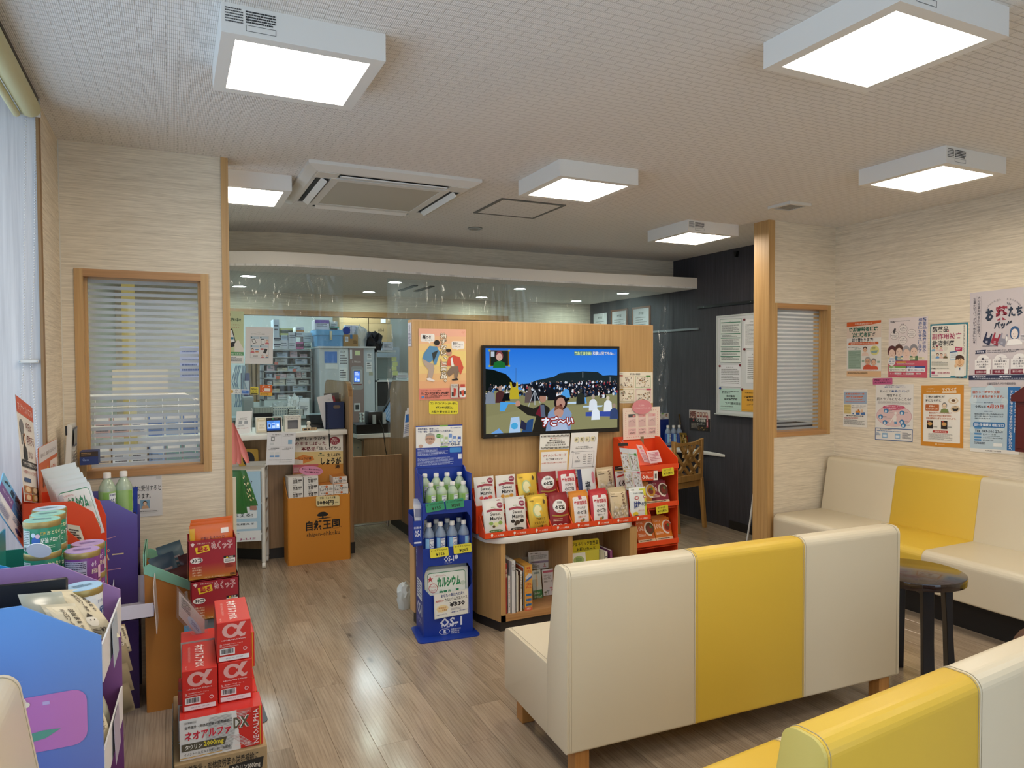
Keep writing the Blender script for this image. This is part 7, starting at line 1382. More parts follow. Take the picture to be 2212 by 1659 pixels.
B(C('#7a8288',.6)).box(-.08,-.03,0,.085,.1,z3).obj('carton', t, False); B(C('#5a9ac4',.5)).prism([(-.12,z3-.0),(-.10,z3-.0),(.0,z3-.09),(.0,z3-.14),(-.12,z3-.06)],'y',-.10,-.096).obj('blue_rim', t, False); B(C('#5d6a72',.6)).prism(rpoly([(.1,-.16),(.2,-.16),(.19,.1),(.1,.1)],[.0,.03,.05,.0],4),'z',0,.004).obj('base_flap', t, False)
o = sheet('price_holder','clear acrylic price card holder tilted over the red boxes','card holder',(0.0028,2.72,0.7505),(0.0985,0,-0.134),(-0.0025,0,-0.11),ACRYL,None,.002)
sheet('price_card','pale pink price card inside the tilted acrylic holder','price card',(0.0093,2.73,0.7302),(0.0815,0,-0.1155),(-0.0015,0,-0.0855),'#d8bcb0',lambda p: p.fine(.1,.1,.45,.55,7,'#4a3a34',.5).ell(.62,.7,.28,.22,'#c3cfe0',14).lay().fine(.48,.6,.78,.8,3,'#5a70a0'),.0008)
t = thing('card_support','clear plastic stem of the tilted price holder','stem',(0.032,2.74,0.702)); B(ACRYL).tube([(0,0,.02),(.01,.0,-.1),(.03,.01,-.2),(.04,.01,-.29)],.005,None,8).obj('stem', t)

# energy drink cartons
RED = C('#cf2b22',.35)
def alpha_glyph(p, u0, v0, u1, v1, c):
    n=9
    f = lambda u,v: (u0+(u1-u0)*u, v0+(v1-v0)*v)
    for k in range(28):
        a0, a1 = .35+k*(2*PI-.7)/28, .35+(k+1)*(2*PI-.7)/28
        p.poly([f(.38+.36*math.cos(a0),.52+.46*math.sin(a0)),f(.38+.36*math.cos(a1),.52+.46*math.sin(a1)),f(.38+.17*math.cos(a1),.52+.27*math.sin(a1)),f(.38+.17*math.cos(a0),.52+.27*math.sin(a0))],c)
    p.poly([f(.62,.42),f(.76,.02),f(1,.02),f(.8,.45),f(.72,.62),f(.6,.62)],c).poly([f(.6,.5),f(.76,.6),f(.86,.78),f(1,.72),f(.94,.95),f(.76,.97),f(.64,.78)],c)
def d_end(p):
    alpha_glyph(p,.14,.03,.86,.42,'#e0aaa4'); p.lay().text('NEOALPHA DX2000',.14,.445,.84,.475,'#f2e0dc',.012).line([(0,.5),(1,.5)],.003,'#a81f1a').text('Sp',.08,.54,.15,.6,'#efd8d4').text('株式会社サイキョウ・ファーマ',.18,.545,.75,.575,'#efd8d4').fine(.08,.6,.92,.635,2,'#e6b8b2').rect(.08,.66,.52,.82,'#e6e2e0').lay().bars(.12,.675,.48,.79).lay(-1).ell(.82,.72,.06,.045,'#efd8d4',14).lay().ell(.82,.72,.045,.032,'#c8322a',14).lay(-1).rect(.06,.86,.94,.97,'#e6e2e2').lay().text('2027.06  J112M',.25,.895,.75,.935,'#9a8f98')
def d_top(p): p.text('ネオアルファDX',.36,.1,.66,.92,'#f4e8e4',.03,90).text('NEOALPHA DX2000',.18,.16,.25,.72,'#e8b0a8',.0,90).text('Rx-10',.1,.85,.15,.96,'#efc8c2',0,90)
def neo(label, x, y, z, long=False):
    w_,d,h = (.238,.105,.125) if long else (.102,.24,.128)
    t = thing('drink_case', label, 'box', (x,y,z), -.015, 'red energy drink cartons'); B(RED).rbox(0,0,0,w_,d,h,.0015,1).obj('carton', t, False)
    if long:
        q = Print((0,-.0004,h),(w_,0,0),(0,0,-h),.0005)
        for k in range(10): q.rect(0,.1*k,.68+.005*k,.1*k+.1,'#e3e0dd')
        q.rect(.68,0,.86,.12,'#d8584f').rect(.965,0,.98,1,'#d8a52a').lay()
        a_ = lambda u,v: (.22+.62*u,.02+.95*v)
        for k in range(30):
            v = .06+k*.03; q.rect(.3+.12*abs(v-.5),v,.66-.1*abs(v-.5),v+.014,'#a5a39f')
        for k in range(10): v=.06+k*.035; q.rect(.68+.014*k*.3,v,.84-.018*k,v+.018,'#d0b8b4'); q.rect(.6+.02*k,.62+k*.035,.72+.02*k,.638+k*.035,'#d0b8b4')
        q.lay().rect(.05,.06,.2,.12,'#c9c6c2').text('指定医薬部外品',.06,.07,.19,.11,'#555555').text('滋養強壮・肉体疲労時の栄養補給に',.06,.17,.62,.25,'#33312f',.012)
        for dx,dy in ((-.004,0),(.004,0),(0,.008),(0,-.008)): q.text('ネオアルファ',.06+dx,.31+dy,.61+dx,.54+dy,'#f4f0ec',.05)
        q.lay().text('ネオアルファ',.06,.31,.61,.54,'#c8243a',.045).text('DX',.63,.16,.84,.46,'#efece4',.08).lay().text('DX',.64,.17,.835,.45,'#5d5340',.03).lay(-2)
        q.poly([(.02,.6),(.56,.6),(.53,.78),(.02,.78)],'#57503f').lay().text('タウリン',.06,.63,.26,.75,'#efece4',.02).text('2000mg',.28,.61,.52,.77,'#e6d23a',.03).text('イノシトール,ビタミンB1・B2・B6配合',.05,.82,.6,.9,'#33312f',.008).text('100mL×10本',.66,.84,.84,.9,'#f0d8d2',.01).text('NEOALPHA',.885,.05,.95,.92,'#f4e8e4',.0,-90).rect(.0,.93,.5,.945,'#d8a52a').text('SAIKYO PHARMA',.08,.955,.26,.985,'#f0d8d2').obj(t)
    else:
        q = Print((0,-.0004,h),(w_,0,0),(0,0,-h),.0005); d_end(q); q.obj(t); q = Print((0,.235,h+.0003),(w_,0,0),(0,-.235,0),.0004); d_top(q); q.obj(t,'top_print')
    q = Print((-.0004,d,h),(0,-d,0),(0,0,-h),.0004); q.rect(0,.12,1,.15,'#d8a52a').obj(t,'side_stripe'); return t
zn = .319
neo('long white and red energy drink carton lying in front at the bottom',.003,2.35,zn,True)
neo('plain red energy drink carton lying directly behind the long white one',.0,2.462,zn,True); neo('red energy drink carton third from the front in the bottom layer',.002,2.574,zn,True)
neo('upright alpha carton at the left of the stack',.012,2.40,zn+.1255); neo('lower right alpha carton of the stack',.117,2.415,zn+.1255); neo('topmost alpha carton, on the right of the stack',.115,2.42,zn+.1255+.1285)
neo('red carton lying behind the upright alpha cartons',.012,2.665,zn+.1255,True)
t = thing('shipping_carton','brown shipping carton with drink lettering under the red cartons','carton',(-.015,2.335,0)); CB = C('#a98f68',.7); B(CB).rbox(0,0,.0,.268,.50,.318,.003,1).obj('carton', t, False)
q = Print((0,-.0006,.316),(.268,0,0),(0,0,-.30),.0005); q.text('滋養強壮・肉体疲労時の栄養補給に',.1,.03,.9,.12,'#2c251c',.012).text('ネオアルファDX',.1,.16,.54,.38,'#a8583a',.03).poly([(.58,.12),(.96,.1),(.94,.22),(.58,.24)],'#24201a').lay().text('タウリン2000mg',.6,.135,.92,.21,'#d8cfc0',.02).lay(-1).text('イノシトール,ビタミンB1・B2・B6配合',.56,.28,.94,.34,'#4a3c2c').obj(t)
B(C('#9aa0a4',.5)).box(-.004,.02,.0,-.0015,.48,.30).obj('grey_side', t, False)

# ---------------------------------------------------------------- magazine rack seen through the left partition window
t = thing('magazine_rack','white wire magazine rack with a cream header board behind the left window','rack',(-.12,4.36,0))
WM = C('#d8d6cc',.4)
B(C('#e3d9b8',.5)).box(-.17,-.004,1.36,.10,.004,1.50).obj('header_board', t, False)
b = B(WM); b.tube([(-.36,0,0),(-.36,0,1.33),(-.33,0,1.36),(.18,0,1.36),(.24,0,1.33),(.27,0,1.25),(.27,0,0)],.009,None,8); b.obj('frame', t)
for k in range(4):
    z = 1.30-.15*k; b = B(WM); b.tube([(-.36,-.03,z),(.27,-.03,z)],.003).tube([(-.36,-.06,z-.1),(.27,-.06,z-.1)],.003); b.obj('rail', t)
for k in range(8): B(WM).tube([(-.33+.08*k,.0,1.34),(-.33+.08*k,-.03,1.30),(-.33+.08*k,-.06,1.2),(-.33+.08*k,-.03,.75)],.0022,None,5).obj('wire', t)
R_ = random.Random(21); cc = ['#5a8a6a','#b08a6a','#c9b8a0','#7a94b8','#d0c8c0','#a86a5a','#c9a8a0','#3a5aa0','#dfe2e6']
for r in range(3):
    for k in range(7):
        c = R_.choice(cc) if r < 2 else R_.choice(['#24468f','#8ab0d8','#dfe4ec','#2f5aa8'])
        sheet('booklet',('top','middle','lowest')[r]+' row booklet in the magazine rack behind the left window, '+ORD[k]+' from the left','booklet',(-.46+.085*k,4.325-.008*r,1.26-.165*r),(.075,0,0),(0,-.01,-.12),c,lambda p: p.rect(.1,.08,.9,.3,'#e6e4dc').fine(.12,.45,.88,.9,4,'#6a6a70'),.004,'booklets behind the left window')
sheet('notice','blue and white printed sheet behind the right of the left window','notice',(.04,4.45,1.63),(.14,0,0),(0,0,-.2),'#aab6dc',lambda p: p.fine(.08,.1,.92,.9,6,'#3a4a90'),.002)
o = B(C('#c9c07a',.7)).box(-.30,5.45,.4,-.22,5.5,2.1).obj('yellow_drape', None, False); tag(o,'pale yellow drape strip far behind the left window','drape')

# ================================================================ POSTER WALL (right)
XW = WR-.0015
def d_p1(p):
    p.rect(0,0,1,.3,'#e2cfbd').rect(0,.3,1,.9,'#e6e2da').rect(0,.9,1,1,'#e3b98c').poly([(0,0),(1,0),(1,.04),(.75,.065),(.5,.075),(.25,.08),(0,.085)],'#cf5e28').lay()
    p.text('令和6年8月1日から',.24,.025,.74,.06,'#eee2d2',.012).text('後期高齢者医療',.07,.1,.92,.185,'#14604c',.03).text('被保険者証',.15,.2,.74,.285,'#14604c',.03).text('が',.76,.205,.84,.27,'#26242a',.02).text('切り替わります!',.16,.3,.78,.37,'#26242a',.025)
    p.rr(.05,.375,.93,.425,'#cf5e28',.5).lay().text('被保険者証は折りたたみタイプです。',.12,.385,.86,.415,'#f0e6d8',.01).text('新しい被保険者証は',.05,.455,.36,.475,'#333333').text('緑色です',.24,.485,.42,.51,'#2a6a52',.015)
    p.rect(.05,.52,.43,.86,'#9db3a0').lay().fine(.07,.535,.41,.85,16,'#6f8874',.3).lay(-1)
    p.ell(.82,.53,.13,.085,'#dcd488',18).lay().fine(.74,.485,.9,.52,2,'#4a4a3a').poly([(.72,.54),(.92,.53),(.88,.58),(.74,.575)],'#8ea8a8').lay(-1)
    p.bust(.55,.54,.17,'#4a3026','#e3b493','#e8cdbb').lay().bust(.63,.76,.24,'#a9a19b','#e0ae8c','#cf5a3c',None,True).bust(.8,.78,.22,'#8f8580','#e0b294','#cf5a3c').rect(.46,.7,.53,.74,'#9db3a0').rect(.9,.72,.97,.755,'#9db3a0')
    p.rect(.04,.87,.94,.895,'#efe9e2').lay().text('お手元の被保険者証は令和6年7月31日まで有効期限が切れます',.07,.874,.9,.891,'#b5422f').fine(.04,.925,.94,.955,2,'#4a3a2a',.4)
sheet('poster','insurance card poster with an orange top arch and green heading, first in the upper row','poster',(4.618,3.7605,1.8253),(0,-0.289,0.0015),(0,-0.003,-0.4085),'#e6e2da',d_p1)
def d_p2(p):
    p.rect(0,0,1,.72,'#e3d6d2').rect(0,.72,1,1,'#c9586a').lay().text('Pmda',.05,.045,.16,.075,'#23242e',.03).text('独立行政法人 医薬品医療機器総合機構',.17,.05,.56,.062,'#555560')
    p.vtext('医薬品&医療機器の',.875,.02,.965,.59,'#4a5f95',.012).vtext('相談にお答えします',.77,.02,.86,.59,'#4a5f95',.012)
    for u, v in ((.38,.19),(.16,.29),(.6,.27),(.38,.38)):
        p.ell(u,v,.113,.072,'#9a8a84',22).lay(.4).ell(u,v,.105,.066,'#e9e0da',22).lay(.4).text('この薬の',u-.06,v-.035,u+.06,v-.02,'#6a6260').text('飲み合わせは',u-.08,v-.008,u+.08,v+.008,'#6a6260').text('大丈夫?',u-.06,v+.02,u+.06,v+.036,'#6a6260').lay(-.8)
    p.lay().poly([(.11,.24),(.16,.17),(.2,.18),(.18,.25),(.15,.26)],'#4a4648').text('!?',.34,.1,.41,.13,'#6a6260')
    p.ell(.1,.56,.12,.1,'#5d2f33',18).ell(.28,.53,.11,.09,'#5d3a30',18).ell(.47,.56,.1,.09,'#a5a0a2',18).ell(.66,.53,.1,.085,'#8f8b8e',18).lay()
    for u, v, c in ((.1,.6,'#e2cf9a'),(.29,.58,'#4f7690'),(.48,.6,'#e6c9bd'),(.67,.58,'#5c7a55')):
        p.rect(u-.1,v+.06,u+.1,.72,c).ell(u,v,.085,.075,'#e7c7b4',18).lay(.4).ell(u-.03,v-.01,.007,.006,'#40302a',6).ell(u+.04,v-.01,.007,.006,'#40302a',6).line([(u-.02,v+.03),(u+.02,v+.028)],.004,'#a05a4a').lay(-.4)
    p.ell(.1,.73,.1,.075,'#e9e4e0',20).lay(.4).rect(.03,.68,.17,.695,'#2f66a5').text('無料・匿名',.03,.72,.17,.745,'#2f5a95',.015).text('相談できます',.04,.76,.16,.775,'#4a6a95')
    for u in (.25,.55,.78): p.rect(u,.665,u+.15,.7,'#e6dfb8').lay(.3).fine(u+.01,.67,u+.14,.695,2,'#7a7048').lay(-.3)
    p.rect(.22,.735,.48,.755,'#e2b83a').fine(.24,.762,.93,.79,2,'#e6c4c8').lay()
    p.rect(.03,.81,.47,.9,'#e6e6da').rect(.03,.81,.47,.84,'#7aa452').rect(.49,.81,.96,.9,'#ebe9ee').rect(.49,.81,.96,.84,'#274f8c').lay().text('くすり相談',.05,.815,.2,.836,'#eef2e6').text('医療機器相談',.51,.815,.7,.836,'#e6ecf4').text('☎03-3506-9457',.05,.855,.45,.89,'#5a5a50',.015).text('☎03-3506-9436',.52,.855,.93,.89,'#33415c',.015)
    p.text('詳しくは',.06,.925,.16,.95,'#eedadc').rect(.18,.92,.36,.95,'#eee8e6').text('または',.4,.925,.47,.95,'#eedadc').rect(.48,.92,.67,.95,'#eee8e6').rect(.74,.92,.85,.945,'#e4d6d2').lay().text('くすり 相談',.2,.926,.34,.944,'#7a5a5a').text('医療 相談',.5,.926,.65,.944,'#7a5a5a').text('検索',.77,.924,.82,.942,'#555555').fine(.24,.965,.75,.975,1,'#e2bcc2')
sheet('poster','pink and white medicine consultation poster with four drawn faces','poster',(4.618,3.4115,1.8342),(0,-0.291,-0.0005),(0,0,-0.4185),'#e3d6d2',d_p2)
def d_p3(p):
    p.rr(.03,.03,.97,.96,'#e7e2d4',.03).rr(.03,.86,.57,.985,'#efeae0',.2).lay().text('医薬品',.07,.05,.5,.16,'#38383e',.02).text('副作用被害',.06,.18,.84,.29,'#a8325c',.015).text('救済制度',.06,.31,.66,.41,'#2e3036',.018).ell(.49,.145,.02,.015,'#b8305a',8).ell(.2,.4,.02,.015,'#b8305a',8)
    p.vtext('お薬を使うときに思い出してください。',.89,.03,.93,.6,'#5a574e',.006)
    for k, (u, v, c) in enumerate(((.1,.46,'#86b0c8'),(.2,.46,'#e6cfc0'),(.31,.46,'#e2b4b8'),(.22,.59,'#6a9ac8'),(.32,.59,'#e2c0b0'),(.43,.59,'#6a5a3a'))): p.bust(u,v,.1,'#2e2622' if k != 5 else '#c9c2ba','#e6c4aa',c)
    p.ell(.43,.46,.06,.04,'#d8d4c6',14).ell(.1,.61,.055,.045,'#dcd8ca',14).poly([(.54,.52),(.74,.5),(.76,.66),(.56,.68)],'#b9cfde').poly([(.69,.43),(.87,.45),(.86,.52),(.68,.5)],'#b8325c').lay().poly([(.56,.55),(.73,.535),(.74,.64),(.57,.66)],'#e6e8e6').poly([(.55,.525),(.73,.51),(.735,.525),(.555,.54)],'#2a4f80').fine(.58,.56,.72,.64,5,'#a8b4ba').text('救済制度',.71,.455,.84,.49,'#f0dce2').fine(.06,.7,.5,.78,4,'#7a776c',.35)
    p.text('Pmda',.06,.81,.17,.84,'#2a2c34',.03).fine(.2,.82,.53,.835,1,'#555555').poly([(.7,.97),(.68,.85),(.74,.8),(.88,.8),(.94,.86),(.92,.97)],'#e9e6dc').ell(.81,.7,.115,.1,'#e6bf94',20).ell(.7,.78,.03,.03,'#e6bf94',10).lay().poly([(.7,.67),(.71,.6),(.81,.575),(.91,.61),(.93,.68),(.85,.64)],'#4a3026').ell(.81,.71,.04,.035,'#d9a878',12).ell(.775,.665,.008,.01,'#2a201a',6).ell(.83,.665,.008,.01,'#2a201a',6).line([(.75,.755),(.81,.775),(.87,.75)],.006,'#8a4a3a').poly([(.79,.81),(.83,.81),(.82,.87)],'#3a5070').ell(.76,.985,.04,.012,'#3a2a2a',8).ell(.87,.985,.04,.012,'#3a2a2a',8)
    p.rect(.06,.88,.15,.93,'#a8325c').text('0120-149-931',.23,.885,.55,.925,'#a8325c',.02).fine(.06,.945,.35,.975,2,'#a8708a')
sheet('poster','teal bordered medicine relief poster with a doctor drawing, last small one of the upper row','poster',(4.618,3.1045,1.7772),(0,-0.252,0.0005),(0,0,-0.3605),'#3f8290',d_p3)
def d_p4(p):
    p.lay(); p.vtext('大分市薬剤師会から皆様へ、',.13,.05,.175,.53,'#4c4a56',.006).vtext('お薬たちバッグができました!',.06,.06,.105,.59,'#4c4a56',.006).line([(.118,.04),(.118,.6)],.0015,'#7a7884').line([(.19,.05),(.19,.54)],.0015,'#7a7884')
    for i, ch in enumerate('おくすりのアレコレ'): a = PI*(1.0+.055*i+.02); p.text(ch,.52+.25*math.cos(a)-.012,.235+.135*math.sin(a),.52+.25*math.cos(a)+.012,.255+.135*math.sin(a),'#5a5864',.004)
    for i, ch in enumerate('お役にたちます!'): a = PI*(1.56+.055*i); p.text(ch,.56+.25*math.cos(a)-.012,.235+.135*math.sin(a),.56+.25*math.cos(a)+.012,.255+.135*math.sin(a),'#5a5864',.004)
    p.text('お',.26,.2,.4,.34,'#2b3a4e',.06).text('薬',.42,.18,.61,.34,'#9a2c40',.05).text('たち',.62,.2,.84,.31,'#2b3a4e',.05).text('バッグ',.4,.35,.68,.44,'#2b3a4e',.05).line([(.6,.15),(.615,.18)],.006,'#2b3a4e').line([(.63,.155),(.63,.18)],.006,'#2b3a4e').line([(.66,.165),(.645,.185)],.006,'#2b3a4e')
    for u, v, c in ((.3,.53,'#26304e'),(.43,.54,'#9a2c40'),(.54,.55,'#8f8f9c')):
        p.poly([(u-.08,v+.04),(u-.02,v-.07),(u+.0,v-.065),(u-.02,v-.01),(u+.03,v+.0),(u+.06,v-.05),(u+.08,v-.045),(u+.03,v+.09)],c).lay(.3).fine(u-.03,v+.03,u+.02,v+.06,2,'#c9c9d4').lay(-.3)
    p.ell(.72,.49,.075,.075,'#3a5f8a',18).poly([(.6,.62),(.62,.57),(.68,.555),(.76,.555),(.83,.58),(.84,.62)],'#eeecea').lay(.5).ell(.72,.5,.052,.055,'#e9dcd4',16).lay(.5).ell(.7,.5,.005,.006,'#3a3a44',6).ell(.74,.5,.005,.006,'#3a3a44',6).line([(.7,.525),(.72,.53),(.74,.525)],.003,'#7a5a5a').ell(.6,.55,.016,.03,'#eeecea',8).lay(-1)
    p.fine(.22,.61,.6,.63,2,'#6a6874').ell(.86,.55,.07,.045,'#d8d4d8',16).lay(.3).fine(.81,.52,.91,.58,4,'#6a6874').lay(-.3)
    p.poly([(.1,.665),(.28,.66),(.27,.68),(.28,.7),(.1,.705),(.115,.685)],'#26304e').text('服用対象',.13,.673,.25,.692,'#dcdce6').text('継続してお薬を服用しており、節薬バッグ運動に参加できる方',.3,.665,.95,.682,'#4c4a56').fine(.3,.69,.75,.702,1,'#6a6874')
    for k, (a, b_, c_) in enumerate((('飲み残し薬を','入れて薬局へ','持参!'),('「お薬手帳」','専用ポケット','付き!'),('小さく畳めて','持ち運びが','便利!'))):
        u = .1+k*.285; p.rect(u,.77,u+.26,.88,'#e9e6e4').ell(u+.13,.77,.1,.055,'#e9e6e4',20,PI,2*PI).lay(.4).text(str(k+1),u+.11,.75,u+.145,.775,'#4c4a56',.0).text(a,u+.03,.785,u+.22,.807,'#4c4a56').text(b_,u+.03,.815,u+.22,.837,'#4c4a56').text(c_,u+.07,.845,u+.18,.865,'#4c4a56').rect(u,.885,u+.26,.935,'#7a2438').lay(.4).text(('医療費削減に貢献!','一緒に管理、安心!','飲み忘れも防げる')[k],u+.03,.897,u+.19,.922,'#ead8dc',.006).rect(u+.19,.87,u+.25,.93,'#eeecea').lay(-.8)
    p.rect(0,.955-.01,1,1.0,'#26304e')
    p.lay().text('再生PET使用',.12,.955,.28,.975,'#e2e4ee',.012).text('医療費削減',.55,.955,.68,.975,'#e2e4ee',.012).ell(.09,.965,.02,.011,'#e2e4ee',10).ell(.52,.965,.02,.011,'#e2e4ee',10).text('大分市薬剤師会実施店舗:ロゴマークのあるお店',.1,.98,.9,.993,'#c9ccd8')
def d_p4b(p): p.text('公益社団法人 大分市薬剤師会',.3,.25,.75,.7,'#4c4a56',.01)
q4 = ((4.618,2.842,1.9632),(0,-0.377,0.0095),(0,0,-0.6025))
def d_p4all(p):
    p.W = V3(q4[2])*.925; d_p4(p); p.W = V3(q4[2])
    p.text('公益社団法人 大分市薬剤師会',.3,.95,.75,.975,'#4c4a56',.008)
sheet('poster','largest poster on the wall, grey lilac with navy and crimson bag title','poster',q4[0],q4[1],q4[2],'#cfc6c8',d_p4all)
def d_p5(p):
    p.rect(.03,.06,.97,.38,'#9fb0c4').lay().text('新型心療障がい者',.1,.09,.88,.14,'#d8774a',.03).text('各種手当助成制度',.13,.17,.84,.225,'#d8774a',.03).text('こどもを守る医療費',.26,.25,.8,.285,'#d8774a',.01).fine(.1,.31,.9,.34,1,'#d8774a')
    p.rect(.04,.4,.34,.65,'#dcc98a').fine(.06,.42,.32,.63,7,'#b09a5a').text('病院・診療所・薬局・訪問',.38,.42,.94,.445,'#3a3a44').text('看護で助成が2割です!',.38,.47,.88,.495,'#3a3a44').rect(.52,.56,.72,.61,'#d8923a').rect(.62,.53,.68,.56,'#b0662a').rect(.54,.61,.7,.67,'#4a72a8').rect(.74,.6,.92,.67,'#4a72a8').ell(.79,.57,.05,.045,'#e2bc9a',10).rect(.4,.63,.46,.66,'#4a72a8')
    p.text('●医療費助成●',.14,.69,.86,.715,'#2a2a2a').fine(.06,.745,.94,.785,2,'#b5462f').fine(.06,.81,.9,.95,6,'#4a4a4a',.35)
sheet('poster','smallest poster of the lower row with a blue and yellow print','poster',(4.618,3.786,1.3153),(0,-0.208,0.0075),(0,0.001,-0.2815),'#e4e0d8',d_p5)
def d_p6(p):
    p.text('気になる症状がございましたら',.27,.01,.75,.03,'#2a3a68',.004).text('薬剤 師等にご相談下さい',.24,.035,.8,.06,'#3a5a98',.015).text('肌の上で',.12,.1,.42,.145,'#3c3a3a',.008).text('真菌(カビ)',.43,.1,.8,.145,'#345f9c',.018).text('が',.82,.1,.9,.145,'#3c3a3a',.008).text('増殖すると',.3,.17,.68,.22,'#3c3a3a',.008).text('肌トラブルになることも?',.04,.23,.95,.29,'#3c3a3a',.01).fine(.06,.305,.94,.36,4,'#76726e',.3)
    p.ell(.5,.56,.47,.19,'#c98a96',30).lay(.4).ell(.5,.56,.462,.185,'#dfc2c0',30).lay(.4).ell(.5,.41,.3,.045,'#c5486a',24).lay(.4).text('治療後も再発しやすい!',.27,.385,.72,.405,'#f0d8de').text('早めの抗真菌治療をしましょう!',.22,.415,.78,.435,'#f0d8de').lay(-.4)
    for u,v in ((.3,.47),(.72,.5),(.15,.58),(.27,.68),(.72,.66),(.76,.72)): p.ell(u,v,.065,.042,'#3f7fb0',14).lay(.3).ell(u-.01,v+.01,.03,.025,'#d8e2e8',8).lay(-.3).fine(u+.05,v-.01,u+.16,v+.002,1,'#5a5a60')
    p.poly([(.48,.66),(.5,.56),(.55,.52),(.58,.58),(.57,.66)],'#e9e2dc').ell(.55,.51,.035,.025,'#e9e2dc',10).line([(.5,.58),(.4,.68)],.02,'#e9e2dc').rect(.52,.66,.59,.7,'#4a8ab8').line([(.35,.49),(.5,.5)],.003,'#7a7a80').line([(.22,.6),(.46,.6)],.003,'#7a7a80').line([(.66,.52),(.58,.55)],.003,'#7a7a80')
    p.lay(-.8).ring(0,.78,1,1,'#3a6298',.012).text('洗いたいニオイに 薬用石鹸シリーズ',.14,.795,.55,.815,'#2a2a30').fine(.05,.83,.7,.85,1,'#5a80b0')
    for u in (.2,.54): p.rect(u,.87,u+.14,.96,'#8ab0d0').lay(.2).rect(u+.02,.9,u+.12,.94,'#e2eaf0').lay(-.2)
    p.fine(.03,.87,.15,.92,3,'#6a8ab0').fine(.73,.85,.96,.96,6,'#6a6a70')
q6 = ((4.618,3.5105,1.3605),(0,-0.291,0.01),(0,0.001,-0.401))
sheet('poster','white skin care poster with a pink ellipse in the lower row','poster',q6[0],q6[1],q6[2],'#e4e0da',d_p6)
def d_tag(p): p.text('試供品が ございます。',.1,.14,.86,.42,'#221a24',.02).text('スタッフにお声がけください。',.05,.55,.96,.84,'#221a24',.02)
card('speech_tag','pink speech bubble tag above the white skin care poster','tag',(4.616,3.5345,1.4055),(0,-0.156,0.006),(0,-0.001,-0.046),'#c9628e',d_tag,None,.12)
def d_p7(p):
    p.rr(.06,.14,.93,.93,'#e9e5dc',.015).lay().text('より健康に',.13,.045,.32,.065,'#f0dcb8').text('気を使うあなたへ',.13,.085,.47,.11,'#f0dcb8').text('マイサイズ',.51,.04,.84,.09,'#f2ead8',.03).rect(.51,.1,.84,.125,'#f0e4cc')
    p.text('食後の血糖値が',.11,.165,.57,.21,'#2a2a28',.022).text('気になる方に',.11,.225,.49,.27,'#2a2a28',.022).rr(.11,.31,.44,.415,'#b8632f',.12).lay(.4).text('糖質の',.2,.325,.34,.355,'#f4eada',.02).text('吸収を抑える',.13,.37,.41,.4,'#f4eada',.018).lay(-.4)
    p.bust(.57,.36,.17,'#8c8884','#ead2b4','#7a8a50',None,True).ell(.77,.25,.12,.05,'#d8c4a4',18).lay(.3).ell(.77,.245,.08,.035,'#ece6da',16).lay(.3).ell(.775,.245,.05,.022,'#6a4a2a',12).lay(-.6).ell(.82,.38,.11,.055,'#d8c4a4',18).lay(.3).ell(.82,.38,.07,.04,'#24221f',14).lay(.3).ell(.82,.36,.06,.015,'#cfb890',10).lay(-.6)
    p.text('難消化性デキストリンの働きで',.2,.435,.75,.465,'#c06a3a',.01).text('食事由来の糖質の吸収を抑え、',.2,.48,.75,.51,'#c06a3a',.01).text('食後血糖値の上昇をおだやかにします。',.13,.525,.84,.555,'#c06a3a',.01)
    for u in (.15,.49): p.rect(u,.575,u+.15,.71,'#241c18').lay(.3).ell(u+.075,.63,.06,.03,'#c89a5a',10).rect(u+.02,.58,u+.06,.6,'#b04a3a').lay(-.3).fine(u+.16,.67,u+.3,.695,2,'#5a5a56')
    p.rr(.29,.735,.66,.775,'#b8382e',.5).lay(.3).text('機能性表示食品',.34,.742,.62,.768,'#f0dcd4',.01).lay(-.3).fine(.19,.79,.76,.9,8,'#6a6862',.3).ell(.38,.962,.02,.012,'#f0e0c4',8).fine(.42,.958,.58,.968,1,'#f0dcb8')
sheet('poster','orange framed blood sugar food poster in the lower row','poster',(4.618,3.1625,1.362),(0,-0.288,0.011),(0,-0.001,-0.41),'#cf8a2a',d_p7)
